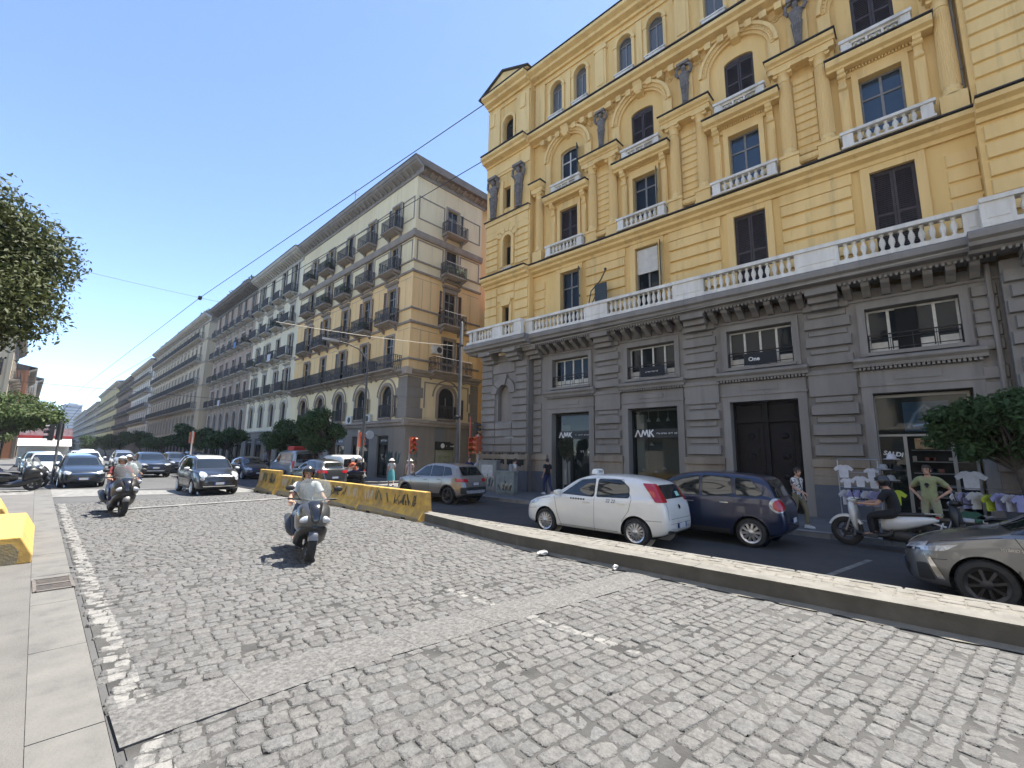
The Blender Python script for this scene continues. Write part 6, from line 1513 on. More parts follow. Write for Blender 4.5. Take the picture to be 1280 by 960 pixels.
C_oran = cloth('orange_top',(.6,.16,.08)); C_red = cloth('dark_red_top',(.2,.03,.035)); C_teal = cloth('teal_cloth',(.12,.42,.46)); C_pink = cloth('pale_pink_cloth',(.62,.45,.42)); C_blu = cloth('blue_shirt',(.16,.27,.5)); C_beige = cloth('beige_trousers',(.36,.36,.22)); C_navy = cloth('navy_cloth',(.03,.04,.12)); C_grey = cloth('grey_cloth',(.3,.31,.33))
C_pat = mat('patterned_shirt',(.6,.58,.55),.9,c2=(.06,.05,.055),scale=13,lo=.46,hi=.54)
H_gry = paintm('grey_helmet',(.06,.06,.063),.3); H_wht = paintm('white_helmet',(.7,.69,.66)); H_blk = paintm('black_helmet',(.015,.015,.016)); H_straw = mat('white_hat',(.72,.7,.64),.9)
# the scooter nearest the viewer
def ride(loc, heading): return dict(loc=(loc[0],loc[1],.03),heading=heading)
hx_,hy_,hh = 3.72,8.66,196.
scooter('large silver and black scooter ridden towards the viewer over the cobbles',(hx_,hy_,.035),hh,P_sil,P_blk,lean=-3,scale=.97)
person('scooter rider in grey helmet, white shirt and jeans nearest the viewer',dict(RIDE,curl=1.2),(hx_,hy_,.0),hh,C_wht,C_jean,hat='helmet',hatm=H_gry,scale=.97,shoes=M_shoew,bare_arm=True)
x_,y_ = 2.03,17.5
scooter('large black scooter ridden towards the viewer behind the silver one',(x_,y_,.035),176.,P_blk,P_blk,scale=1.)
person('scooter rider in white helmet and dark red top on the black scooter',dict(RIDE,curl=1.2),(x_,y_,0),176.,C_red,C_navy,hat='helmet',hatm=H_wht,scale=1.)
scooter('dark scooter half hidden behind the black scooter and its rider',(2.62,21.2,.035),176.,P_blu2,P_blk,scale=1.)
person('rider in white helmet and pale shirt on the half hidden scooter',dict(RIDE,curl=1.2),(2.62,21.2,0),176.,C_wht,C_jean,hat='helmet',hatm=H_wht,scale=1.)
# white scooter in front of the shop
wx,wy,wh = 12.55,.86,8.
scooter('white high wheeled scooter with luggage rack before the clothes shop',(wx,wy,.02),wh,P_wht2,P_blk,style='sh',scale=.95,lean=3)
person('rider in black helmet, black t-shirt and black trousers on the white scooter',dict(RIDE,curl=1.2,elL=(.0,.27,1.02)),(wx,wy,-.02),wh,C_blk,C_blk,hat='helmet',hatm=H_blk,scale=.95)
scooter('dark scooter parked on the pavement edge behind the white scooter',(13.2,-.75,.02),14.,P_blk,P_blk,style='sh',scale=.95,lean=7)
# two on one scooter beyond the barriers
tx,ty_ = 12.15,23.2
scooter('black scooter carrying two people away beyond the yellow barriers',(tx,ty_,.02),-28.,P_blk,P_blk,style='sh',scale=.95)
person('scooter driver in white helmet and orange top beyond the yellow barriers',dict(RIDE,curl=1.2),(tx+.12,ty_+.1,0),-28.,C_oran,C_navy,hat='helmet',hatm=H_wht,scale=.95)
person('scooter passenger in white helmet with black backpack beyond the barriers',dict(RIDE,curl=1.2),(tx+.31,ty_-.26,.05),-28.,C_blk,C_navy,hat='helmet',hatm=H_wht,scale=.95,bag=C_blk)
# scooters parked by the left pavement
for i,(px,py,hd,lb,pm_,tc) in enumerate([(-.35,28.6,88.,'black scooter parked nearest at the left edge',P_blk,True),(-1.5,29.4,84.,'navy scooter parked at the left border beside the black one',P_blu2,False),(-.1,30.4,92.,'silver scooter parked behind the nearest black one at the left',P_sil,False),(-2.1,31.2,86.,'black scooter with a top case in the row at the left border',P_blk,True)]):
    scooter(lb,(px,py,.02),hd,pm_,P_blk,scale=1.02,lean=8,group='scooters parked by the left pavement',topcase=tc)
# ---- on foot
WALK = dict(STAND,knL=(.16,.1,.52),anL=(.16,.1,.1),toL=(.31,.11,.05),knR=(-.06,-.1,.5),anR=(-.27,-.1,.15),toR=(-.14,-.11,.05),elL=(-.12,.23,1.15),wrL=(.0,.25,.93),elR=(.06,-.23,1.15),wrR=(.18,-.24,.97))
HIPS = dict(STAND,elL=(-.1,.38,1.16),wrL=(.06,.2,.99),elR=(-.08,-.38,1.16),wrR=(.06,-.2,.99),knL=(.03,.14,.5),anL=(-.02,.17,.09),toL=(.12,.21,.035),knR=(.03,-.12,.5),anR=(-.02,-.14,.09),toR=(.13,-.17,.035),curl=.8)
MG = person('man in olive green t-shirt with hands on hips before the clothes shop',HIPS,(14.55,.06,.1),-75.,C_olive,C_beige,shorts=True,scale=.96)
q = MB(); q.lathe([(.045,0),(.04,.006),(.0,.008)],(0,0,0),10,ax='x'); q.box(0,.006,-.02,.02,-.07,-.03); q.obj('shirt_print',C_blk,MG,loc=(.128,0,1.27))
person('man in black and white patterned shirt and khaki trousers behind the blue family car',dict(WALK,wrR=(.3,-.2,1.05)),(13.95,2.62,.1),205.,C_pat,C_khaki,scale=.88,shoes=M_shoew)
person('dark haired walker in black passing the left shop entrance',WALK,(16.2,12.75,.1),20.,C_blk,C_navy,scale=.92,shoes=M_shoew)
person('person in white t-shirt with a bag standing behind the grey cabinets',STAND,(15.9,14.5,.1),120.,C_wht,C_navy,scale=.9,bag=C_grey)
person('pedestrian in wide white hat and teal skirt on the sunny crossing',WALK,(14.05,22.1,.02),20.,C_wht,C_teal,hat='brim',hatm=H_straw,skirt=True,scale=.86,shoes=M_shoew)
person('pedestrian in white cap and pale pink clothes on the sunny crossing',WALK,(14.5,21.0,.02),35.,C_pink,C_wht,hat='brim',hatm=H_straw,scale=.86,shoes=M_shoew)
person('pedestrian in blue shirt waiting near the tall pole',STAND,(17.2,18.4,.02),200.,C_blu,C_navy,scale=.92)
person('pedestrian in pale blue shirt beside the one in blue shirt',STAND,(16.75,18.0,.02),170.,cloth('pale_blue_shirt',(.4,.5,.62)),C_grey,scale=.9)
person('person in dark blue walking beside the orange traffic light post',WALK,(14.9,16.6,.1),190.,C_navy,C_navy,scale=.93)
for i,(px,py,hd,sh_,tr,lb) in enumerate([(14.9,33.,180,C_wht,C_navy,'distant pedestrian in white before the off white palazzo'),(15.1,38.5,10,C_red,C_navy,'distant pedestrian in dark red before the dusty palazzo'),(15.2,45.,170,C_grey,C_blk,'distant pedestrian in grey far along the right pavement'),(-1.9,37.,180,C_wht,C_jean,'distant pedestrian in white behind the parked scooters')]):
    person(lb,WALK,(px,py,.1),hd,sh_,tr)
# ------------------------------------------------------------------ street furniture, trees, shops
# --- yellow concrete road barriers
M_yb = mat('yellow_concrete', (.62,.39,.07), .85, c2=(.33,.21,.08), scale=2.8, bump=.5, bscale=30, lo=.38, hi=.66)
M_ybs = mat('scuffed_concrete', (.22,.19,.14), .9, c2=(.34,.25,.1), scale=3, bump=.5, bscale=30)
M_spray = mat('dark_spray_paint', (.05,.045,.03), .8, c2=(.09,.075,.04), scale=6); M_spray2 = mat('teal_spray_paint', (.035,.07,.07), .8); M_sprayw = mat('pale_spray_paint', (.5,.42,.3), .8); M_sprayg = mat('green_spray_paint',(.09,.11,.05),.8)
def scrawl(parent, name, m, rg, x0, x1, z0, z1, y, n, r=.014, plane='y'):
    """spray-painted letters: looping strokes lying on a surface"""
    b = MB(); w = (x1-x0)/n
    for i in range(n):
        cx_ = x0+(i+.5)*w; k = rg.randint(4,7); pts = []
        for j in range(k): pts.append((cx_+rg.uniform(-.5,.5)*w, z0+(z1-z0)*((j%2)*.8+rg.uniform(0,.2))))
        sp = cat_spline(pts,5); 
        b.tube([((a,y,c_) if plane == 'y' else (y,a,c_)) for a,c_ in sp], [r*rg.uniform(.8,1.1)]*len(sp), 4)
    for i,v in enumerate(b.v):                     # flatten onto the surface
        v = list(v); k = 1 if plane == 'y' else 0; v[k] = y+(v[k]-y)*.2; b.v[i] = tuple(v)
    return b.obj(name, m, parent)
def barrier(label, loc, rz, L_, h, seed, group):
    T_ = thing('road_barrier', label, 'barrier', loc, rz, group); rg = random.Random(seed); k = h/.8
    prof = [(-.29,0),(-.29,.07*k),(-.13,.3*k),(-.085,h-.02),(-.07,h),(.07,h),(.085,h-.02),(.13,.3*k),(.29,.07*k),(.29,0)]
    b = MB(); n = 12; rings = []
    for i in range(n+1):
        y = -L_/2+L_*i/n; rings.append([(x*(1-.0*abs(i-n/2)),y,z) for x,z in prof])
    b.loft(rings); o = b.obj('concrete_body', M_yb, T_, bevel=.012)
    b = MB()
    b.add([(-.292,-L_/2+.04,.02),(-.292,L_/2-.04,.02),(-.292,L_/2-.04,.075*k),(-.292,-L_/2+.04,.075*k)]+[(-.21-.002,L_/2-.04,.19*k),(-.21-.002,-L_/2+.04,.16*k)],[(0,1,2,3),(3,2,4,5)]); b.obj('scuffed_foot', M_ybs, T_)
    for y in (-L_*.28,L_*.28): b = MB(); b.box(-.3,-.2,y-.1,y+.1,.0,.06); b.obj('lifting_slot', M_hub, T_)
    # tags sprayed on the face towards the near carriageway (the face leans, so the strokes are laid on its plane)
    sl_ = (.13-.085)/(h-.02-.3*k)
    for m,a,c_,nn in ((M_spray,-L_*.42,-L_*.05,4),(M_sprayg,L_*.02,L_*.3,3),(M_sprayw,L_*.3,L_*.45,3)) if seed%2 else ((M_spray,-L_*.2,L_*.38,5),(M_sprayw,-L_*.45,-L_*.22,3)):
        if m is M_spray: o3 = scrawl(T_, 'spray_tag', M_spray, rg, a+.1, c_, .34*k, .52*k, 0, nn+2, .011, plane='x'); [setattr(v.co,'x',-(.13-sl_*(v.co.z-.3*k))-.004+v.co.x) for v in o3.data.vertices]
        o2 = scrawl(T_, 'spray_tag', m, rg, a, c_, .36*k, h-.1, 0, nn, .017, plane='x')
        for v in o2.data.vertices: v.co.x = -(.13-sl_*(v.co.z-.3*k))-.004+v.co.x
    return T_
GB_ = 'yellow concrete barriers along the median'
barrier('yellow concrete barrier with green and dark tags whose end faces the median kerb',(7.86,12.15,0),rad(.4),3.42,.80,1,GB_)
barrier('middle yellow concrete barrier in the tagged row along the median',(7.84,15.6,0),rad(.3),3.42,.81,2,GB_)
barrier('farthest barrier of the tagged yellow row, next to the taller single one',(7.83,19.05,0),rad(.2),3.42,.84,3,GB_)
barrier('taller yellow concrete barrier standing apart at the far end of the row',(7.72,21.95,0),rad(2),2.1,1.02,5,GB_)
def wedge(label, loc, rz, L_, w, h, group):
    T_ = thing('kerb_block', label, 'barrier', loc, rz, group); b = MB()
    prof = [(-w,0),(-w,h*.3),(-w*.55,h),(w*.55,h),(w,h*.3),(w,0)]; b.loft([[(x,-L_/2+L_*i/8,z) for x,z in prof] for i in range(9)]); b.obj('concrete_body',mat('sun_yellow_concrete',(.58,.36,.09),.85,c2=(.40,.25,.09),scale=2.2,bump=.5,lo=.4,hi=.72),T_,bevel=.02)
    b = MB(); b.prism([(-w*.55,.0),(-w*.55,h*.5),(-w*.3,h*.78),(w*.3,h*.78),(w*.55,h*.5),(w*.55,.0)],'y',-L_/2-.006,-L_/2+.04); b.obj('end_recess',M_ybs,T_)
    return T_
wedge('chipped yellow concrete block with a grey end, nearest on the left pavement',(-.02,12.9,.022),rad(-1),3.9,.36,.43,'yellow concrete blocks at the left edge')
wedge('second yellow concrete block farther back at the left border',(-.42,17.6,.022),rad(2),3.2,.36,.45,'yellow concrete blocks at the left edge')
# --- utility cabinets
M_cab = mat('grey_cabinet', (.3,.3,.285), .7, c2=(.2,.2,.19), scale=3, streak=True); M_cab2 = mat('green_grey_cabinet', (.27,.29,.27), .7, c2=(.18,.2,.18), scale=3)
def cabinet(label, loc, rz, w, d, h, m, seed, notice=False):
    T_ = thing('utility_cabinet', label, 'cabinet', loc, rz, 'utility cabinets at the corner'); b = MB(); b.box(-w/2,w/2,-d/2,d/2,.06,h); b.box(-w/2+.02,w/2-.02,-d/2+.02,d/2-.02,0,.06); b.obj('housing',m,T_,bevel=.012)
    b = MB(); b.box(-w/2-.03,w/2+.03,-d/2-.03,d/2+.03,h+.001,h+.05); b.obj('lid',m,T_,bevel=.01)
    b = MB(); b.box(-w/2+.03,-.006,-d/2-.012,-d/2-.001,.1,h-.05); b.box(.006,w/2-.03,-d/2-.012,-d/2-.001,.1,h-.05); o = b.obj('door',m,T_)
    b = MB(); b.box(.03,.05,-d/2-.03,-d/2-.012,h*.5,h*.5+.12); b.obj('handle',M_black,o)
    if notice: b = MB(); b.box(-w*.32,w*.3,-d/2-.017,-d/2-.0125,h*.48,h*.88); b.obj('notice',mat('paper_notice',(.55,.55,.53),.8,c2=(.42,.42,.41),scale=5),o)
    rg = random.Random(seed); scrawl(o,'spray_tag',M_spray2 if seed == 1 else M_spray,rg,-w*.38,w*.38,.15,h*.45,-d/2-.016,4,.016); scrawl(o,'spray_tag',M_sprayw,rg,-w*.3,w*.4,.2,h*.55,-d/2-.0145,3,.014)
cabinet('tall grey utility cabinet with a paper notice and spray tags',(15.55,15.85,.1),rad(-72),.98,.4,1.42,M_cab,1,True)
cabinet('low green grey utility cabinet with spray tags near the corner',(14.85,14.0,.1),rad(-76),.92,.36,.98,M_cab2,2)
# --- traffic lights: orange housings on red and white posts
M_tlo = mat('orange_housing', (.55,.11,.035), .5, c2=(.42,.08,.03), scale=5); M_post = mat('grey_post', (.05,.05,.052), .6, c2=(.08,.078,.076), scale=5); M_postw = mat('pale_post', (.45,.42,.38), .6, c2=(.3,.22,.19), scale=3, streak=True)
def lens(c, st): return mat(f'signal_{c}', {'red':(.35,.03,.02),'amber':(.35,.2,.02),'green':(.02,.2,.1)}[c], .25, coat=.5)
def signal_head(T_, z, rz, x=.0, y=.0, lit=None, back=False):
    b = MB(Matrix.Translation((x,y,z)) @ Matrix.Rotation(rz,4,'Z')); b.loft([[(.0+dx,yy*e,zz) for yy,zz in ((-.14,-.42),(.14,-.42),(.14,.42),(-.14,.42))] for dx,e in ((-.1,.8),(-.06,1),(.08,1))]); h_ = b.obj('signal_head',M_tlo if not back else M_black,T_)
    for k,c in enumerate(('green','amber','red')):
        zz = -.27+.27*k
        q = MB(b.T); n = 10; q.loft([[(dx,.115*math.cos(t)*e,zz+.115*math.sin(t)*e) for t in [rad(-20)+rad(220)*i/n for i in range(n+1)]] for dx,e in ((.08,1),(.25,.98))],cap=False,closed=False); q.obj('visor',M_tlo if not back else M_black,h_,smooth=60)
        q = MB(b.T); q.lathe([(.1,.081),(.09,.1),(.0,.115)],(0,0,zz),14,ax='x'); q.obj('lens',lens(c,None),h_,smooth=60)
def traffic_light(label, loc, h, heads, post=M_postw, r=.055):
    T_ = thing('traffic_light', label, 'traffic light', loc, 0, 'orange traffic lights at the crossing'); b = MB(); b.lathe([(.11,0),(.11,.05),(r,.1),(r,h)],(0,0,0),12); b.obj('post',post,T_,smooth=50)
    for z,rz,x,y,bk in heads: signal_head(T_,z,rz,x,y,back=bk)
    return T_
traffic_light('pair of orange traffic light heads before the ochre building, nearest the white hats',(13.75,20.0,.03),2.6,[(2.22,rad(-100),.0,-.2,False),(2.25,rad(-20),.22,.05,False)])
traffic_light('red and orange traffic light beside the lamp post at the ochre building',(13.3,24.6,.03),3.1,[(2.55,rad(-70),.05,-.2,False)])
traffic_light('tall traffic light with a black head beside the corner of the yellow building',(15.95,17.75,.1),3.7,[(3.0,rad(-60),.3,-.12,True),(2.2,rad(-140),-.1,-.2,False)],mat('orange_post',(.42,.1,.05),.6,c2=(.3,.09,.06),scale=3))
traffic_light('lower orange traffic light with a pale post at the corner of the cabinets',(15.6,16.75,.1),2.75,[(2.3,rad(20),.12,.1,False),(2.2,rad(180),-.15,0,False)])
traffic_light('orange traffic light seen from behind amid the oncoming traffic',(8.35,40.,.03),3.2,[(2.7,rad(95),0,.15,False)])
traffic_light('black traffic light under the low tree at the left',(1.15,33.,.03),3.2,[(2.65,rad(85),0,.2,True),(2.6,rad(190),-.32,0,True)],M_post)
# --- posts, lamps
T_ = thing('lamp_post','grey lamp post with one curved arm before the ochre building','lamp post',(12.75,23.1,.02)); b = MB(); b.lathe([(.14,0),(.14,.9),(.09,1.),(.075,4),(.055,6.6)],(0,0,0),12); b.obj('pole',M_post,T_,smooth=50)
b = MB(); b.tube([(0,0,6.5),(-.1,0,7.1),(-.6,0,7.6),(-1.3,0,7.78),(-2.0,0,7.82)],[.05,.045,.04,.035,.03],8); b.obj('arm',M_post,T_,smooth=60); b = MB(); b.loft([[(x,y*e,z) for y,z in ((-.13,7.86),(.13,7.86),(.1,7.76),(-.1,7.76))] for x,e in ((-1.8,.4),(-2.0,1),(-2.5,.9),(-2.7,.3))]); b.obj('lantern',mat('pale_lantern',(.55,.55,.55),.4),T_,smooth=50)
T_ = thing('tram_pole','tall plain pole carrying span wires at the mouth of the side street','pole',(16.7,19.6,.02)); b = MB(); b.lathe([(.15,0),(.15,1.2),(.11,1.3),(.09,9.5),(.0,9.6)],(0,0,0),12); b.obj('shaft',M_post,T_,smooth=50); b = MB(); b.lathe([(.13,-.06),(.13,.06)],(0,0,8.1),10); b.lathe([(.13,-.06),(.13,.06)],(0,0,3.9),10); b.ball((-.2,-.05,3.9),.12,8); b.obj('clamp',M_black,T_)
T_ = thing('road_sign','small round and square road signs on one post beside the small trees','sign',(13.4,33.5,.1)); b = MB(); b.lathe([(.035,0),(.035,3.0)],(0,0,0),8); b.obj('post',M_post,T_); b = MB(); b.cbox((0,-.045,2.2),(.5,.02,.6)); b.obj('sign_plate',mat('white_sign',(.6,.6,.6),.5,c2=(.5,.5,.5)),T_); b = MB(); b.lathe([(.28,-.05),(.28,-.03)],(0,0,2.75),18,ax='y'); b.obj('sign_disc',mat('blue_sign',(.05,.1,.35),.5),T_)
for i in range(7):
    T_ = thing('bollard','grey iron bollard in the row along the far right pavement','bollard',(13.85+.01*i,26.6+i*1.9,.1),0,'bollards before the ochre building'); b = MB(); b.lathe([(.08,0),(.08,.08),(.05,.14),(.045,.7),(.07,.74),(.05,.82),(.0,.86)],(0,0,0),12); b.obj('shaft',M_post,T_,smooth=40)
# --- wires
M_wire = mat('dark_cable', (.035,.04,.045), .6); M_wirel = mat('pale_cable', (.42,.38,.3), .6)
def wire(label, a, c, r=.018, sag=0., m=M_wire, n=16):
    a, c = Vector(a), Vector(c); b = MB(); b.tube([a.lerp(c,i/n)-Vector((0,0,4*sag*(i/n)*(1-i/n))) for i in range(n+1)], r, 5); return tag(b.obj('overhead_wire', m), label, 'wire')
WA0, WA1 = Vector((16.68,17.6,23.2)), Vector((5.62,110,12.38)); WB0, WB1 = Vector((16.67,17.62,19.34)), Vector((7.31,110,12.29))
nd = Vector((11.22, 58.0, 18.58))
wire('thick dark cable from the top corner of the yellow building down the street',WA0,nd,.03,.0); wire('dark cable from the black insulator on down the avenue',nd,WA1,.03,.0)
wire('second dark cable from below the top cornice of the yellow building down the street',WB0,WB1,.026,.0)
wire('faint cross cable from the left over the avenue to the upper dark cable',(-4.83, 45.0, 15.11),nd,.016,.1)
wire('faint cable from the upper dark cable to the second one',nd,(12.57, 52.0, 16.94),.014,.05)
wire('cross span far down the avenue between the two dark cables',(-9.,110,12.6),(20.5,60,7.7),.03,.0)
wire('thin far cable running down from the upper node',WA1,(3.,135,6.),.03); wire('thin far cable running down from the lower node',WB1,(5.2,135,6.),.03)
wire('pale span wire between the lamp and the tall pole',(6.65,20.,7.34),(16.7,19.6,8.1),.012,.12,M_wirel)
wire('pale cable along the grey cornice of the yellow building',(15.9,-6.,7.45),(15.9,16.5,7.05),.014,.05,M_wirel)
wire('short pale wire from the tall pole to the grey corner',(16.7,19.6,8.1),(16.5,17.7,7.4),.012,.1,M_wirel)
wire('second span wire from the tall pole to the ochre building',(16.7,19.6,7.4),(18.9,24.9,7.6),.012,.1)
t = thing('wire_node','small black insulator joining the cables over the street','insulator',tuple(nd)); b = MB(); b.box(-.16,.16,-.25,.25,-.14,.14); b.ball((0,0,-.1),.2,8); b.obj('clamp',M_black,t)
# --- trees
def leafmat(name, c, c2):
    if name in MATS: return MATS[name]
    m, nt, b = _nodes(name); N, L = nt.nodes, nt.links
    a = N.new('ShaderNodeAttribute'); a.attribute_name = 'tone'; mx = N.new('ShaderNodeMix'); mx.data_type = 'RGBA'; mx.inputs['A'].default_value = rgb(c); mx.inputs['B'].default_value = rgb(c2)
    L.new(a.outputs['Fac'], mx.inputs['Factor']); L.new(mx.outputs['Result'], b.inputs['Base Color']); b.inputs['Roughness'].default_value = .6; b.inputs['Specular IOR Level'].default_value = .25
    t = N.new('ShaderNodeBsdfTranslucent'); L.new(mx.outputs['Result'], t.inputs['Color']); ms = N.new('ShaderNodeMixShader'); ms.inputs['Fac'].default_value = .25
    L.new(b.outputs[0], ms.inputs[1]); L.new(t.outputs[0], ms.inputs[2]); L.new(ms.outputs[0], N['Material Output'].inputs['Surface']); MATS[name] = m; return m
M_bark = mat('bark', (.09,.075,.06), .9, c2=(.05,.043,.036), scale=6, bump=.8, bscale=20)
LF1 = leafmat('olive_leaf',(.055,.075,.025),(.115,.125,.05)); LF2 = leafmat('deep_green_leaf',(.028,.066,.022),(.075,.13,.045)); LF3 = leafmat('bright_green_leaf',(.045,.08,.022),(.1,.13,.04))
def leaves(name, clumps, n, size, m, parent, seed, droop=.2, flat=.0):
    rg = np.random.default_rng(seed); w = np.array([c[3]*c[4]*c[5] for c in clumps])**.8; w /= w.sum(); k = rg.choice(len(clumps),n,p=w); C_ = np.array(clumps)[k]
    d = rg.normal(size=(n,3)); d /= np.linalg.norm(d,axis=1)[:,None]; r = rg.uniform(.25,1,n)**.45*(1+rg.normal(0,.09,n))
    c = C_[:,:3]+d*C_[:,3:6]*r[:,None]
    nr = d*.6+rg.normal(size=(n,3))*.75+np.array([0,0,.55]); nr /= np.linalg.norm(nr,axis=1)[:,None]
    a = np.cross(nr,rg.normal(size=(n,3))); a /= np.linalg.norm(a,axis=1)[:,None]; b_ = np.cross(nr,a); s = size*rg.uniform(.6,1.3,n)[:,None]
    P = np.stack([c-a*s, c+b_*s*.42+nr*s*.08, c+a*s-np.array([0,0,droop])*s, c-b_*s*.42+nr*s*.08],1)
    me = bpy.data.meshes.new(name); me.vertices.add(n*4); me.vertices.foreach_set('co',P.reshape(-1).astype(np.float32)); me.loops.add(n*4); me.loops.foreach_set('vertex_index',np.arange(n*4,dtype=np.int32)); me.polygons.add(n); me.polygons.foreach_set('loop_start',np.arange(0,n*4,4,dtype=np.int32)); me.update(calc_edges=True)
    tn = np.clip(rg.normal(.45,.25,n),0,1); at = me.color_attributes.new('tone','FLOAT_COLOR','POINT'); col_ = np.ones((n,4,4),np.float32); col_[:,:,:3] = tn[:,None,None]; at.data.foreach_set('color',col_.reshape(-1))
    me.materials.append(m); return link(name,me,parent)
def tree(label, base, clumps, n, size, m, seed, tr=.14, fork=.45, group=None, lean=(0,0), name='street_tree'):
    """clumps in world metres; the limbs run from the fork into every clump"""
    T_ = thing(name, label, 'tree', base, 0, group); bx,by,bz = base; rg = random.Random(seed)
    cl = [(x-bx,y-by,z-bz,a,c,d) for x,y,z,a,c,d in clumps]
    top = Vector((sum(c[0] for c in cl)/len(cl)*.55+lean[0], sum(c[1] for c in cl)/len(cl)*.55+lean[1], min(c[2]-c[5]*.6 for c in cl)*fork*2))
    b = MB(); b.tube([(0,0,-.1),(top.x*.2,top.y*.15,top.z*.35),(top.x*.65,top.y*.6,top.z*.75),top],[tr*1.35,tr,tr*.85,tr*.75],10)
    for c in cl:
        e = Vector(c[:3]); mid = top.lerp(e,.5)+Vector((rg.uniform(-.2,.2),rg.uniform(-.2,.2),rg.uniform(-.1,.25)))*c[3]; b.tube([top-Vector((0,0,.1)),mid,e],[tr*.55,tr*.36,tr*.16],6)
        for k in range(4):
            q = e+Vector((rg.uniform(-1,1)*c[3],rg.uniform(-1,1)*c[4],rg.uniform(-.7,.9)*c[5]))*.75; b.tube([mid.lerp(e,rg.uniform(.2,.8)),(mid+q)/2+Vector((0,0,.08)),q],[tr*.2,tr*.12,tr*.05],5)
    b.obj('trunk',M_bark,T_,smooth=60); leaves('crown',cl,n,size,m,T_,seed); return T_
def blob(c, R, n, seed, r0=.38, zs=.75):
    rg = random.Random(seed); out = []
    for i in range(n):
        while True:
            x,y,z = (rg.uniform(-1,1) for _ in range(3))
            if .2 < x*x+y*y+z*z < 1: break
        r = rg.uniform(.75,1.25)*r0; out.append((c[0]+x*R[0]*.72,c[1]+y*R[1]*.72,c[2]+z*R[2]*.75,R[0]*r,R[1]*r,R[2]*r*zs/.75))
    return out
tree('large olive green tree hanging in from the left edge',(-3.6,15.5,.02),blob((-2.95,15.2,5.75),(3.4,3.0,2.3),34,3,.38),130000,.06,LF1,11,.2)
tree('lower bright green tree over the parked scooters at the left',(-2.6,44.,.1),blob((-1.6,44.,4.0),(3.3,3.0,1.7),16,5,.4),13000,.13,LF3,12,.17,lean=(.3,0))
tree('second green tree behind the low one at the left',(-4.5,55.,.1),blob((-4.,55.,4.6),(3.6,3,2.2),14,6,.4),9000,.16,LF3,13,.17)
G_ = 'small street trees before the palazzi'
tree('small round dark green tree nearest the lamp post',(11.75,26.6,.1) if False else (13.9,27.6,.1),blob((12.15,27.3,3.2),(1.75,1.6,1.35),18,7,.34),9500,.095,LF2,14,.11,group=G_,lean=(.3,0))
tree('small dark green tree farther along behind the silver van',(14.2,32.6,.1),blob((12.1,32.3,2.95),(1.75,1.6,1.2),16,8,.34),8000,.1,LF2,15,.11,group=G_,lean=(.3,0))
for i,(x,y,r,lb) in enumerate([(14.5,53.,1.5,'dark street tree before the gap between palazzi'),(15.,62.,1.5,'dark street tree at the corner of the long beige palazzo'),(14.8,73.,1.6,'dark street tree before the near half of the beige palazzo'),(14.4,86.,1.7,'dark street tree before the far half of the beige palazzo'),(13.6,101.,1.8,'dark street tree at the end of the beige palazzo'),(13.2,120.,2.,'dark street tree before the pale grey building'),(12.6,142.,2.2,'distant tree before the brown building'),(12.,166.,2.4,'farthest tree of the right-hand row')]):
    tree(lb,(x+.6,y,.1),blob((x-.6,y,3.0+.3*(i%3)),(r*1.25,r*1.2,r*.9),10,20+i,.42),3000,.2,LF2,30+i,.12,group='dark trees of the avenue')
for i,(x,y) in enumerate([(-3.6,66.),(-3.,78.),(-2.2,92.),(-1.,112.)]):
    tree(['pale green tree on the left pavement before the kiosk','green tree beside the kiosk on the left','green tree past the kiosk on the left','farthest green tree on the left pavement'][i],(x,y,.1),blob((x,y,4.4),(2.8,2.6,1.9),10,40+i,.45),3600,.22,LF3,50+i,.14,group='trees of the left pavement')
tree('dark green tree with dangling branches before the clothes shop at the right edge',(15.0,-1.62,.1),blob((14.95,-1.3,2.75),(1.25,1.4,.95),22,9,.3)+[(15.,-.45,2.62,.36,.42,.3),(15.,-.2,2.35,.25,.3,.2),(14.9,-.75,2.15,.3,.3,.3)],13500,.072,LF2,16,.085)
# --- shops of the yellow building: rooms with fittings behind the glass
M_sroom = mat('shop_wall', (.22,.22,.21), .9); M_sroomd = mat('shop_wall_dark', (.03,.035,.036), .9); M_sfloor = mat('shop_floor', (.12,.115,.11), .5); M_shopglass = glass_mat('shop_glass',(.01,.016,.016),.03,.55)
M_sign = mat('sign_black', (.012,.015,.016), .5); M_letter = mat('white_lettering', (.75,.76,.76), .5); M_down = mat('ceiling_spot', (.8,.8,.8), .5, emit=(1,.93,.8), estr=5.); M_alum = mat('shop_frame', (.32,.31,.28), .45, metal=.3)
def shop(name, label, c, dark=True, frame=M_sign):
    T_ = thing(name, label, 'shop', (17,c,0), rad(90)); b = MB(); w = 1.04
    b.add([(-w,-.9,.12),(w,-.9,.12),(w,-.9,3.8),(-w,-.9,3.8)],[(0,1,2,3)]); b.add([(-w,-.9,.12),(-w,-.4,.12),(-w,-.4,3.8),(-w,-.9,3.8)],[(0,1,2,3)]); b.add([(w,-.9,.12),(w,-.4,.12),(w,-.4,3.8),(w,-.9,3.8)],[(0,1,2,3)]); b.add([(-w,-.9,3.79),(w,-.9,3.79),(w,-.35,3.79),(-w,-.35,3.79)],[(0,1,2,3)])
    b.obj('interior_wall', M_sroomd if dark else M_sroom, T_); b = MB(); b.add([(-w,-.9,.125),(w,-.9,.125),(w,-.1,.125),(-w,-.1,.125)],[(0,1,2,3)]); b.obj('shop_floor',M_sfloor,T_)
    b = MB(); b.box(-w,-w+.06,-.36,-.28,.13,3.78); b.box(w-.06,w,-.36,-.28,.13,3.78); b.box(-w+.06,w-.06,-.36,-.28,3.70,3.78); b.box(-w+.06,w-.06,-.36,-.28,.13,.2); b.obj('shop_frame',frame,T_)
    return T_
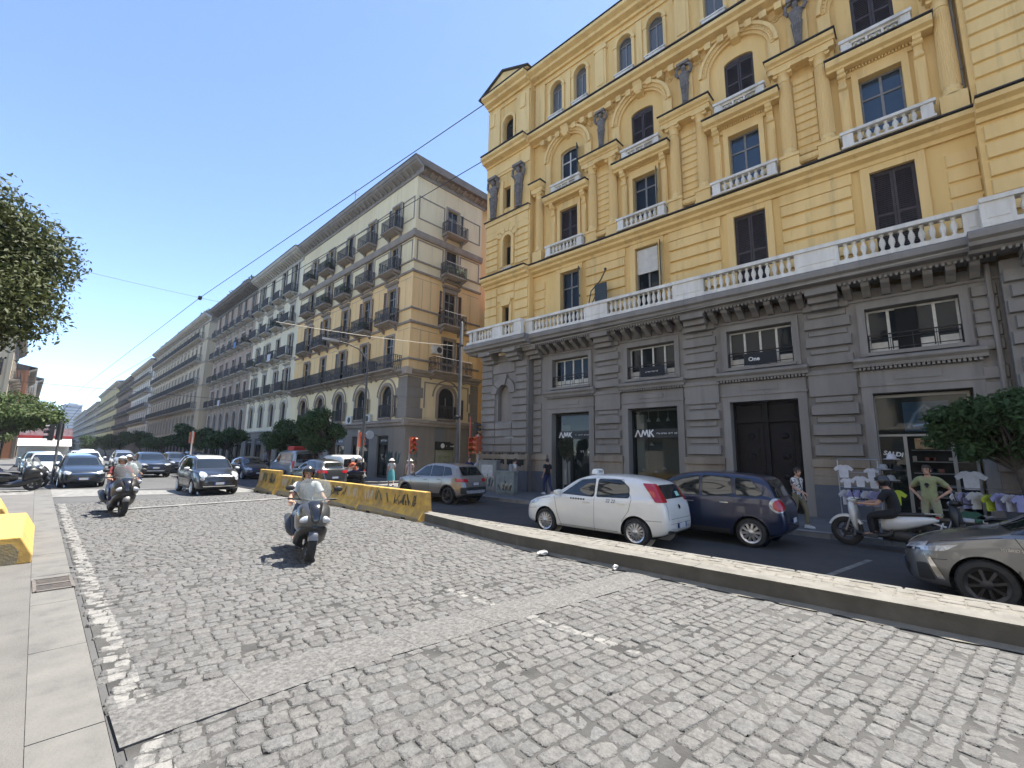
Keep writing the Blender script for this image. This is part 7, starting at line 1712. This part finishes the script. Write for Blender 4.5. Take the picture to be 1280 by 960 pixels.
def pane_(T_, x0, x1, z0, z1, y=-.32, m=None): b = MB(); b.add([(x0,y,z0),(x1,y,z0),(x1,y,z1),(x0,y,z1)],[(0,1,2,3)]); return b.obj('shop_pane',m or M_shopglass,T_)
FACE = (rad(90),0,rad(180))                      # lettering turned to face the street
def letters(T_, body, size, x, y, z, m, name='lettering', shear=0., bold=0., space=1.): me = text_mesh(body,size,.003,shear,bold,space); return me_obj(name,me,m,T_,(x,y,z),FACE)
def smudge_text(T_, x0, x1, y, z, h, m, n, seed):
    """small lettering too small to read in the photograph: a row of short strokes"""
    rg = random.Random(seed); b = MB(); w = (x1-x0)/n
    for i in range(n):
        if rg.random() < .15: continue
        a = x0+i*w; b.box(a+w*.12,a+w*.3,y,y+.003,z-h/2,z+h/2*rg.uniform(.2,1)); b.box(a+w*.12,a+w*.8,y,y+.003,z+h*rg.choice((-.5,0.,.35)),z+h*.5*rg.uniform(.0,.4)+.004)
    return b.obj('small_lettering',m,T_)
def monogram(T_, x, y, z, s, m):
    """the three white letters of the shop fascia, drawn with open bars; x is the edge where they start and they run towards -x"""
    b = MB(); X = lambda u: x-u*s
    def bar(p,q,t=.10): b.tube([(X(p[0]),y,z+p[1]*s),(X(q[0]),y,z+q[1]*s)],t*s,4)
    for p,q in [((0,-.5),(.42,.5)),((.42,.5),(.84,-.5)),((.95,-.5),(1.22,.5)),((1.22,.5),(1.5,-.25)),((1.5,-.25),(1.78,.5)),((1.78,.5),(2.02,-.5)),((2.2,-.5),(2.2,.5)),((2.2,0),(2.75,.5)),((2.36,.1),(2.8,-.5))]: bar(p,q)
    for i,v in enumerate(b.v): b.v[i] = (v[0],y+(v[1]-y)*.1,v[2])
    return b.obj('fascia_letters',m,T_)
# left entrance
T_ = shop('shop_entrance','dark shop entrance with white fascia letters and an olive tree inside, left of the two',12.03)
b = MB(); b.box(-.98,.98,-.34,-.30,2.62,2.98); b.obj('fascia',M_sign,T_); monogram(T_,.86,-.295,2.8,.26,M_letter); smudge_text(T_,-.9,-.05,-.298,2.8,.06,M_letter,14,3); letters(T_,'31-37',.16,-.55,-.30,2.05,M_letter) if False else smudge_text(T_,-.85,-.3,-.30,2.05,.13,M_letter,5,8)
pane_(T_,-.98,.1,.2,2.62); pane_(T_,-.98,.98,2.98,3.7); b = MB(); b.box(.1,.16,-.36,-.28,.2,2.62); b.obj('door_post',M_sign,T_); b = MB(); b.box(.5,.95,-.7,-.66,.2,3.3); b.obj('display_panel',mat('display_panel',(.3,.32,.32),.7),T_)
b = MB(); b.box(.45,.52,-.28,-.25,.2,1.2); b.obj('door_pull',M_steel2,T_)
tree('slim potted olive tree inside the left shop entrance',(16.75,12.0,.13),blob((16.74,12.05,2.15),(.24,.42,.62),9,14,.45),2600,.05,leafmat('grey_olive_leaf',(.04,.055,.035),(.085,.1,.065)),17,.025,name='potted_tree')
T_ = thing('plant_pot','dark pot of the olive tree in the left shop entrance','plant pot',(16.75,12.0,.13)); b = MB(); b.lathe([(.15,0),(.2,.4),(.22,.42),(.19,.42),(.18,.36)],(0,0,0),16); b.obj('pot',M_sroomd,T_,smooth=40)
# shop window
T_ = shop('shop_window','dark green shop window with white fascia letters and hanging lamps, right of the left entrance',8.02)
b = MB(); b.box(-.98,.98,-.34,-.30,2.62,2.98); b.obj('fascia',M_sign,T_); monogram(T_,.92,-.295,2.8,.29,M_letter); smudge_text(T_,-.92,.02,-.298,2.8,.075,M_letter,16,5)
pane_(T_,-.98,.98,.2,2.62); pane_(T_,-.98,.98,2.98,3.7); b = MB(); b.box(.62,.96,-.8,-.5,.2,3.6); b.obj('display_panel',mat('pale_panel',(.33,.38,.38),.7),T_); b = MB(); b.box(-.95,.6,-.86,-.82,.2,2.6); b.obj('back_panel',mat('deep_green_panel',(.03,.06,.055),.7),T_)
b = MB(); b.box(-.9,-.25,-.75,-.45,.2,.95); b.obj('counter',mat('ochre_counter',(.3,.22,.05),.7),T_)
for k in range(3): b = MB(); b.tube([(.45-.42*k,-.6,3.75),(.45-.42*k,-.6,3.45)],.008,5); b.lathe([(.02,3.45),(.08,3.34),(.085,3.3)],(.45-.42*k,-.6,0),10,cap=False); b.obj('pendant_lamp',mat('pale_shade',(.5,.5,.48),.6),T_)
for k,(x,z) in enumerate(((.7,1.25),(.15,1.2),(-.2,1.35),(.3,2.3))): b = MB(); b.lathe([(.0,.0),(.1,.02),(.06,.07),(.02,.12)],(x,-.5,z),10); b.obj('display_lamp',mat('pale_shade',(.5,.5,.48),.6),T_)
# clothes shop
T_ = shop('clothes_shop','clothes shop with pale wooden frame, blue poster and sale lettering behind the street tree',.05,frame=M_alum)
b = MB(); b.box(-.98,.98,-.36,-.28,2.56,2.62); b.box(.36,.44,-.36,-.28,.2,2.56); b.box(-.62,-.54,-.36,-.28,.2,2.56); b.obj('mullion_frame',M_alum,T_)
pane_(T_,.44,.98,.2,2.56); pane_(T_,-.98,-.62,.2,2.56); pane_(T_,-.98,.98,2.62,3.7)
b = MB(); b.box(-.6,.38,-.34,-.325,2.7,3.55); o = b.obj('poster',mat('blue_poster',(.035,.09,.2),.5,c2=(.09,.18,.3),scale=1.6),T_)
b = MB(); b.tube([(.3,-.32,2.8),(.12,-.32,3.2),(-.1,-.32,3.45),(-.2,-.32,3.3)],.05,6); b.tube([(.2,-.32,2.85),(-.1,-.32,2.9),(-.4,-.32,3.1)],.06,6)
for i,v in enumerate(b.v): b.v[i] = (v[0],-.322+(v[1]+.322)*.04,v[2])
b.obj('poster_figure',mat('poster_pale',(.2,.3,.42),.5),o)
letters(T_,'SALDI',.17,.7,-.315,2.05,M_letter,shear=.1,bold=.006).rotation_euler[1] = rad(8); letters(T_,'SALDI',.15,-.8,-.315,2.15,M_letter,shear=.1,bold=.005)
b = MB(); b.box(-.2,.2,-.34,-.32,2.2,2.5); b.obj('hanging_sign',mat('ochre_sign',(.4,.3,.12),.7,c2=(.2,.1,.06),scale=6),T_)
for k in range(4): b = MB(); b.lathe([(.0,0),(.045,0),(.045,.02)],(.75-.5*k,-.6,3.765),12); b.obj('ceiling_lamp',M_down,T_)
rg = random.Random(4)
b = MB()
for k in range(6): b.box(-.9,.3,-.86,-.6,.5+k*.33,.53+k*.33)
b.obj('shelf',M_sroom,T_)
for k in range(34):
    x = rg.uniform(-.85,.25); z = .53+rg.randint(0,5)*.33; b = MB(); b.cbox((x,-.7,z+.07),(rg.uniform(.08,.16),.2,rg.uniform(.08,.16))); b.obj('folded_clothes',cloth('stock_%d'%(k%6),[(.3,.3,.3),(.1,.05,.05),(.4,.36,.3),(.05,.06,.12),(.25,.1,.08),(.12,.14,.1)][k%6]),T_)
# --- goods outside the clothes shop
def garment(kind, label, cat, loc, rz, m, s=1., group=None):
    b = MB()
    if kind == 'shirt':
        o_ = [(-.14,0),(.14,0),(.15,.3),(.25,.24),(.31,.33),(.17,.46),(.07,.48),(0,.45),(-.07,.48),(-.17,.46),(-.31,.33),(-.25,.24),(-.15,.3)]
        b.prism([(x*s,z*s) for x,z in o_],'y',-.012,.012)
    else:
        b.lathe([(.0,.12),(.07,.11),(.1,.05),(.105,0),(.19,-.02),(.185,-.03),(.1,-.012)],(0,0,0),14)
    o = b.obj(kind if kind != 'shirt' else 'hanging_shirt',m,None,smooth=50); o.location = loc; o.rotation_euler = (0,0,rz); return tag(o,label,cat,group)
W_ = cloth('white_goods',(.62,.62,.66)); L2 = cloth('lilac_goods',(.36,.36,.62)); N_ = cloth('neon_goods',(.5,.62,.06)); GRN = cloth('bottle_green_goods',(.05,.14,.1))
R_ = thing('garment_rack','thin metal rack of white shirts standing by the stained pier','garment rack',(15.98,1.5,.1),rad(90)); b = MB()
for x in (-.45,.45): b.tube([(x,0,0),(x,0,1.75)],.014,6)
for z in (.1,1.0,1.42,1.78): b.tube([(-.45,0,z),(.45,0,z)],.01,6)
b.obj('frame',M_steel2,R_)
desc = {0:'topmost white shirt on the rack by the stained pier',1:'small white top hanging under the topmost shirt',2:'white top with dark print in the middle of the rack',3:'white cap like top hanging on the right of the rack',4:'lower white top on the right of the rack'}
for k,(y,z,s,m) in enumerate([(1.82,1.36,.75,W_),(1.76,1.08,.55,W_),(1.46,1.12,.62,C_pat if False else W_),(1.2,1.38,.55,W_),(1.16,1.1,.6,W_)]): garment('shirt',desc[k],'shirt',(15.955-.01*k,y,z),rad(90),m,s,'shirts on the rack by the pier')
for k,(y,m) in enumerate([(1.8,W_),(1.62,L2),(1.46,L2),(1.3,W_),(1.14,L2)]): garment('shirt',['white shirt at the left end of the lower rail','lilac shirt second from the left on the lower rail','lilac shirt in the middle of the lower rail','white shirt second from the right on the lower rail','lilac shirt at the right end of the lower rail'][k],'shirt',(15.93-.004*k,y,.62),rad(90+52),m,.85,'shirts on the lower rail by the pier')
R_ = thing('hat_stand','dark stand of hats between the scooter rider and the man in green','hat stand',(15.75,.78,.1),rad(90)); b = MB(); b.tube([(0,0,0),(0,0,1.8)],.02,6); b.lathe([(.22,0),(.2,.03)],(0,0,0),12)
for z in (.9,1.2,1.5): b.tube([(-.2,0,z),(.2,0,z)],.012,5); b.tube([(0,-.2,z),(0,.2,z)],.012,5)
b.obj('frame',M_black,R_)
for k,(dx,dy,z,m) in enumerate([(0,-.05,1.82,W_),(-.16,.14,1.55,C_grey),(-.14,-.16,1.52,C_blk),(-.18,0,1.27,C_grey),(0,.18,1.25,C_blk)]): garment('hat',['white hat on top of the hat stand','grey hat on the upper left of the hat stand','black hat on the upper right of the hat stand','grey hat low on the hat stand','black hat low at the back of the hat stand'][k],'hat',(15.75+dx,.78+dy,z+.1),0,m,1,'hats on the stand')
garment('shirt','neon yellow vest hanging from the hat stand','vest',(15.58,.74,.72),rad(90),N_,.8)
R_ = thing('garment_rail','metal rail of white and lilac shirts under the street tree','garment rail',(15.75,-.95,.1),rad(90)); b = MB()
for x in (-.62,.62): b.tube([(x,0,0),(x,0,1.12)],.014,6); b.tube([(x,-.25,.02),(x,.25,.02)],.016,6)
b.tube([(-.62,0,1.12),(.62,0,1.12)],.013,6); b.obj('frame',M_steel2,R_)
for k,(y,z,m,s) in enumerate([(-.45,.74,W_,.8),(-.58,.74,L2,.8),(-.74,.74,W_,.85),(-.98,.72,N_,.8),(-1.14,.74,L2,.85),(-1.3,.74,W_,.8),(-1.46,.74,L2,.8)]): garment('shirt',['white shirt at the left end of the rail under the tree','lilac shirt next to the left end of the rail under the tree','white shirt third from the left on the rail under the tree','neon yellow shirt on the rail under the tree','lilac shirt right of the neon one under the tree','white shirt second from the right end under the tree','lilac shirt at the right end of the rail under the tree'][k],'shirt',(15.68-.004*k,y,z),rad(90+48),m,s,'shirts on the rail under the tree')
garment('shirt','large white jersey hung above the rail under the tree','shirt',(15.9,-.72,1.18),rad(90),W_,.95); garment('shirt','bottle green shirt hanging low under the rail','shirt',(15.6,-.62,.3),rad(90),GRN,.8); garment('shirt','grey green bag like shirt low under the rail','shirt',(15.6,-.9,.28),rad(90),C_grey,.7)
T_ = thing('display_table','low dark table of folded goods beneath the shirt rail','table',(15.5,-1.0,.1),rad(90)); b = MB(); b.box(-.6,.6,-.2,.2,.3,.34); b.obj('table_top',M_black,T_)
for x in (-.55,.55):
    for y in (-.16,.16): b = MB(); b.box(x-.02,x+.02,y-.02,y+.02,0,.3); b.obj('leg',M_black,T_)
for k in range(6): b = MB(); b.cbox((0,0,.04),(.26,.2,.08),rz=rg.uniform(-.3,.3)); o = b.obj('folded_shirt',[W_,L2,C_grey,W_,GRN,W_][k],None,bevel=.02,loc=(15.5+rg.uniform(-.06,.06),-1.45+k*.18,.442)); tag(o,['folded white shirt at the right end of the display table','folded lilac shirt beside the white one at the right end of the table','folded grey shirt on the display table','folded white shirt in the middle of the display table','folded bottle green shirt on the display table','folded white shirt at the left end of the display table'][k],'folded shirt','folded shirts on the display table')
# --- banners on the mezzanine railings, plaque, aerials, graffiti
def banner(label, s, w, z0, z1, fn):
    T_ = thing('railing_banner', label, 'banner', (17,s,0), rad(90)); b = MB(); b.box(-w/2,w/2,.03,.04,z0,z1); b.obj('banner_sheet',mat('navy_banner',(.008,.009,.014),.7),T_); fn(T_)
banner('black banner with white and red lettering on the railing above the portal',3.97,1.0,5.1,5.52,lambda T_:(letters(T_,'One',.2,.2,.045,5.3,M_letter,bold=.004),[b.obj('red_lettering',mat('red_letter',(.35,.03,.05),.6),T_) for b in [MB()] if not [b.box(-.42+k*.07,-.38+k*.07,.041,.045,5.26,5.34) for k in range(6)]],[b.obj('round_mark',M_letter,T_) for b in [MB()] if not b.lathe([(.085,.041),(.085,.045)],(.36,0,5.31),16,ax='y')]))
banner('navy banner with a small white line on the railing above the shop window',7.95,1.05,5.1,5.5,lambda T_:smudge_text(T_,-.25,.3,.042,5.3,.06,M_letter,8,2))
b = MB(); b.box(-.3,.3,0,.03,-.26,.26); o = b.obj('marble_plaque',mat('veined_marble',(.34,.34,.33),.5,c2=(.24,.24,.24),scale=6),None,bevel=.01,loc=(16.64,15.58,2.66),rot=rad(90)); tag(o,'small marble plaque on the grey corner wall','plaque'); 
T_ = thing('wall_graffiti','black spray painted tag on the grey corner of the yellow building','graffiti',(16.62,0,0)); rg = random.Random(12)
for a,c_,n_ in ((14.45,15.6,4),(15.7,17.3,5)): scrawl(T_,'spray_stroke',mat('black_spray',(.008,.008,.008),.8),rg,a,c_,1.28,1.98,-.11,n_,.075,plane='x')
T_ = thing('wall_graffiti','teal spray painted tag on the front wall of the ochre building','graffiti',(0,0,0)); rg = random.Random(14); scrawl(T_,'spray_stroke',M_spray2,rg,25.4,27.3,1.1,1.95,16.76,5,.055,plane='x')
T_ = thing('wall_graffiti','grey spray painted lettering on the end wall of the ochre building','graffiti',(0,0,0)); rg = random.Random(15); scrawl(T_,'spray_stroke',M_spray2,rg,17.2,19.1,1.5,2.1,24.985,5,.022); scrawl(T_,'spray_stroke',M_spray,rg,17.6,19.0,1.0,1.45,24.985,6,.018)
T_ = thing('iron_trellis','curved iron trellis with a dark shutter and a plant on the balustrade','trellis',(16.9,10.1,7.7)); b = MB(); b.tube([(-.3,.35,0),(-.45,.55,.7),(-.4,.4,1.5),(-.4,-.1,1.9),(-.4,-.35,2.3)],.03,6); b.tube([(-.3,.3,0),(-.42,.4,.8),(-.4,.1,1.4),(-.4,-.3,1.6)],.025,6); b.ball((-.4,-.35,2.35),.07,8); b.obj('iron_frame',M_black,T_); b = MB(); b.box(-.42,-.38,-.4,.2,.1,1.75); b.obj('shutter_leaf',M_sh_teal,T_)
leaves('plant_leaves',[(-.4,.5,.45,.2,.25,.2),(-.35,.75,.3,.15,.2,.15)],500,.06,LF3,T_,8)
# balcony plants of the ochre building and air conditioners
OCx = lambda s: on_row(s)
def ac(label, loc, rz): 
    T_ = thing('air_conditioner',label,'air conditioner',loc,rz,'air conditioners on the ochre building'); b = MB(); b.box(-.42,.42,0,.3,0,.6); b.obj('case',M_wframe_w,T_,bevel=.015); b = MB(); b.lathe([(.22,.302),(.22,.31),(.2,.31)],(-.1,0,.3),18,ax='y'); b.obj('fan_grille',M_black,T_)
ac('white air conditioner on the end wall beside the low balcony window',(18.95,24.99,8.75),rad(180)); ac('white air conditioner high by the arched windows on the front',(16.83,29.7,3.95),rad(90)); ac('white air conditioner under the second arched window on the front',(16.86,32.4,3.95),rad(90))
def bplant(label, loc, n, m, seed, r=(.4,.25,.3)):
    T_ = thing('balcony_plant',label,'plant',loc,0,'plants on the balconies of the ochre building'); b = MB(); b.lathe([(.1,0),(.14,.22)],(0,0,0),10); b.obj('pot',mat('terracotta',(.3,.12,.07),.8),T_); leaves('foliage',[(0,0,.45,*r),(r[0]*.6,0,.3,r[0]*.5,.2,.2)],n,.07,m,T_,seed)
bplant('white and green flowering plant on the end balcony',(19.7,24.5,14.75),700,leafmat('pale_blossom',(.2,.3,.08),(.75,.72,.68)),61,(.55,.2,.35)); bplant('second pale flowering plant on the end balcony',(20.7,24.5,14.75),600,leafmat('pale_blossom',(.2,.3,.08),(.75,.72,.68)),62,(.5,.2,.35))
for k,(s,z) in enumerate([(13.,14.75),(9.4,14.75),(16.8,17.95),(12.9,17.95),(5.8,10.95)]): p_ = on_row(s); bplant(['dark plant on a middle balcony below the cornice floor','dark plant on the balcony right of the middle one','dark plant on the far top balcony','dark plant on the top balcony before the far one','dark plant on the near balcony of the shuttered floor'][k],(p_[0]-.45,p_[1],z),420,LF2,70+k)
for k,(s,z,lb) in enumerate([(22.3,11.6,'air conditioner on the off white palazzo, nearest the ochre one'),(29.,15.,'air conditioner high on the off white palazzo, farther one'),(40.,11.5,'air conditioner midway up the dusty palazzo')]):
    p_ = on_row(s); T_ = thing('air_conditioner',lb,'air conditioner',(p_[0],p_[1],z),rad(90),'air conditioners on the farther palazzi'); b = MB(); b.box(-.42,.42,0,.3,0,.6); b.obj('case',M_wframe_w,T_)
for k,(s,z,lb) in enumerate([(25.2,14.85,'leafy plant on an upper balcony of the off white palazzo'),(31.9,11.35,'leafy plant on a middle balcony of the off white palazzo'),(35.4,14.85,'leafy plant on the nearest upper balcony of the dusty palazzo'),(44.6,17.95,'leafy plant on a top balcony of the dusty palazzo'),(47.7,11.35,'leafy plant on a far middle balcony of the dusty palazzo')]):
    p_ = on_row(s); bplant(lb,(p_[0]-.45,p_[1],z),420,LF2,170+k,(.6,.25,.35))
for k,(s,z,m,lb) in enumerate([(20.+.3+3.3*1.5,11.9,W_,'white cloth drying over a balcony rail of the off white palazzo'),(33.85+3.2+1.5,15.4,C_blu,'blue cloth drying over a balcony rail of the dusty palazzo'),(33.85+9.3,8.3,W_,'white cloth drying low on the dusty palazzo')]):
    p_ = on_row(s); b = MB(); b.loft([[(x,.0+.02*math.sin(x*9),z_),(x,.03+.02*math.sin(x*9),z_)] for x in [-.5+.1*i for i in range(11)] for z_ in (0,)] if False else [[(x,.015*math.sin(x*9+1),0),(x,.03+.015*math.sin(x*9+1),0),(x,.03+.02*math.sin(x*9),-.75),(x,.02*math.sin(x*9),-.75)] for x in [-.5+.1*i for i in range(11)]]); o = b.obj('hanging_cloth',m,None,smooth=60); o.location = (p_[0]-.8,p_[1],z); o.rotation_euler = (0,0,rad(90)); tag(o,lb,'laundry')
# roof clutter
T_ = thing('roof_chimney','pale chimney block on the roof between the ochre and off white buildings','chimney',(18.2,44.6,22.3)); b = MB(); b.box(-.5,.5,-1.0,1.0,0,1.6); b.box(-.6,.6,-1.1,1.1,1.6,1.75); b.obj('stack',mat('salmon_render',(.5,.35,.26),.9,c2=(.4,.28,.2)),T_)
for k,(s,lb) in enumerate([(2.,'thin roof aerial near the corner of the ochre building'),(9.,'roof aerial in the middle of the ochre building')]):
    p_ = on_row(s); T_ = thing('roof_aerial',lb,'aerial',(p_[0]+2.5 if k == 0 else p_[0]-.3,p_[1],22.5)); b = MB(); b.tube([(0,0,0),(0,0,1.6)],.02,5); b.tube([(-.4,0,1.4),(.4,0,1.4)],.015,5); b.tube([(-.3,0,1.2),(.3,0,1.2)],.015,5); b.obj('mast',M_post,T_)
def roofplants(label, pts, n, seed, z): 
    T_ = thing('roof_garden',label,'roof garden',(pts[0][0],pts[0][1],z)); cl = [(x-pts[0][0],y-pts[0][1],.5,1.2,1.4,.7) for x,y in pts]; b = MB(); [b.box(x-.4,x+.4,y-1.2,y+1.2,-.1,.4) for x,y,*_ in cl] and None; b.obj('planter',M_trimd,T_); leaves('foliage',cl,n,.2,LF2,T_,seed)
roofplants('dark plants of the roof terrace on the long beige palazzo',[(on_row(s)[0]+.5,on_row(s)[1]) for s in (58.5,61,63.5,74,77,80,92,96)],3600,81,23.3)
roofplants('small plants on the roof edge of the dusty building',[(on_row(s)[0]+.3,on_row(s)[1]) for s in (36,38,44)],1300,82,22.6)
# --- shopfronts along the row
M_awn = mat('striped_awning',(.12,.12,.13),.8,c2=(.2,.19,.18),scale=2); M_lit = mat('shop_goods',(.2,.19,.175),.8,c2=(.05,.05,.055),scale=2.3)
def shopfront(label, s0, s1, z1, seed):
    p_ = on_row((s0+s1)/2); rg = random.Random(seed); w = (s1-s0)/2-.01; T_ = thing('shopfront',label,'shopfront',(p_[0],p_[1],.1),rad(90-PA),'shopfronts along the palazzi'); h = z1-.1
    b = MB(); b.box(-w,w,-.34,-.3,0,h-.02); b.obj('goods_wall',M_lit,T_); b = MB(); b.add([(-w,-.2,.2),(w,-.2,.2),(w,-.2,h-.62),(-w,-.2,h-.62)],[(0,1,2,3)]); b.obj('shop_pane',M_shopglass,T_)
    b = MB(); b.box(-w,w,-.24,-.12,h-.62,h-.02); b.obj('fascia',[M_sign,M_sh_brown,mat('grey_fascia',(.16,.16,.17),.6)][seed%3],T_); b = MB(); b.box(-w,-w+.06,-.24,-.14,0,h-.62); b.box(w-.06,w,-.24,-.14,0,h-.62); b.box(-.03,.03,-.24,-.15,.2,h-.62); b.box(-w+.06,w-.06,-.24,-.14,0,.2); b.obj('frame',M_sign,T_)
    smudge_text(T_,-w*.6,w*.6,-.118,h-.32,.16,M_letter,9,seed)
for k,(a,c_) in enumerate([(2.0,3.5),(4.6,7.2),(8.4,11.2),(12.2,15),(15.8,18.4)]): shopfront(['narrow shopfront with a round sign at the corner of the ochre building','second shopfront of the ochre building behind the lamp post','third shopfront of the ochre building behind the small tree','fourth shopfront of the ochre building','last shopfront of the ochre building'][k],a,c_,3.0,k)
for k,u in enumerate(ev(.3,13.5,4)): shopfront('shopfront of the off white palazzo',20.02+u-1.1,20.02+u+1.1,3.1,k+6)
for k,u in enumerate(ev(.2,18.2,6)): shopfront('shopfront of the dusty palazzo',33.85+u-1.1,33.85+u+1.1,3.1,k+12)
for k,u in enumerate(ev(2.2,46.4,15)): shopfront('shopfront of the long beige palazzo',57.5+u-1.2,57.5+u+1.2,3.4,k+20)
p_ = on_row(3.55); T_ = thing('round_shop_sign','round white sign hung over the corner shopfront of the ochre building','sign',(p_[0]-.55,p_[1],3.05)); b = MB(); b.lathe([(.3,-.05),(.3,.05)],(0,0,0),20,ax='y'); b.obj('disc',mat('sign_disc_white',(.6,.6,.6),.5),T_); b = MB(); b.tube([(0,0,.0),(.55,0,0)],.02,5); b.obj('bracket',M_black,T_)
T_ = thing('cash_machine','grey cash machine niche with a black sign and pale poster on the end wall','cash machine',(20.15,25.,.1)); b = MB(); b.box(-.82,.82,.02,.34,0,2.43); b.obj('back_panel',mat('pale_poster',(.32,.33,.27),.7,c2=(.24,.26,.14),scale=1.5),T_); b = MB(); b.box(-.95,.95,-.06,.01,1.98,2.55); b.obj('sign_board',M_sign,T_); b = MB(); b.lathe([(.17,-.075),(.17,-.062)],(-.3,0,2.27),16,ax='y'); b.obj('round_mark',M_letter,T_); smudge_text(T_,.0,.75,-.066,2.27,.13,M_letter,6,4); b = MB(); b.box(-1.0,1.0,-.05,.01,2.56,3.6); b.box(-.02,.02,-.07,-.05,2.6,3.56); b.obj('grey_panel',mat('blue_grey_panel',(.16,.18,.19),.6),T_)
smudge_text(T_,-.5,.5,.012,1.5,.1,M_sprayg,8,6)
# kiosk with a red and white awning, litter
T_ = thing('kiosk','white street kiosk with red and white awning far along the left pavement','kiosk',(1.2,66.,.0)); b = MB(); b.box(-1.6,1.9,-1.2,1.4,0,2.7); b.obj('cabin',mat('kiosk_white',(.6,.6,.58),.6,c2=(.5,.5,.48)),T_); b = MB(); b.prism([(-1.25,2.75),(-2.6,2.0),(-2.55,1.97),(-1.25,2.68)],'x',-1.7,2.0); b.obj('awning',mat('awning_white',(.75,.73,.7),.8),T_); b = MB(); b.box(-1.75,2.05,-1.35,-1.2,2.75,3.0); b.obj('red_band',mat('kiosk_red',(.4,.04,.04),.6),T_); b = MB(); b.box(-1.7,2.0,-1.3,1.4,3.0,3.75); b.obj('sign_box',mat('kiosk_sign',(.6,.55,.52),.6,c2=(.5,.2,.18),scale=2.5),T_)
for k,(x,y,lb) in enumerate([(6.86,5.5,'crumpled white bag lying at the foot of the median kerb'),(6.9,4.0,'small crumpled paper by the median kerb')]):
    b = MB(); b.ball((0,0,.03),(.12-.06*k,.08-.035*k,.04-.012*k),10); rg = random.Random(k+3); b.v = [(x_+rg.uniform(-.03,.03),y_+rg.uniform(-.03,.03),z_+rg.uniform(-.012,.02)) for x_,y_,z_ in b.v]; o = b.obj('litter',mat('white_plastic',(.4,.4,.39),.5),None,loc=(x,y,.03)); tag(o,lb,'litter')
# far end of the avenue
tag(leaves('tree_mass',[(x,420+10*math.sin(x),4.,8,8,5) for x in range(-10,24,5)],6000,.8,LF2,None,91),'dark mass of far trees closing the avenue','trees',None,'stuff')
# ------------------------------------------------------------------ summer air between the camera and the far end of the avenue
def air():
    b = MB(); b.box(-70,90,-45,760,-1.2,56); o = b.obj('haze', None); o.data.materials.clear()
    m = bpy.data.materials.new('thin_haze'); m.use_nodes = True; nt = m.node_tree
    nt.nodes.remove(nt.nodes['Principled BSDF']); v = nt.nodes.new('ShaderNodeVolumePrincipled'); v.inputs['Color'].default_value = (.86,.92,1,1); v.inputs['Density'].default_value = .0003; v.inputs['Anisotropy'].default_value = .2
    nt.links.new(v.outputs[0], nt.nodes['Material Output'].inputs['Volume']); o.data.materials.append(m); o['kind'] = 'stuff'
    scene.cycles.volume_step_rate = 8; scene.cycles.volume_bounces = 0
air()
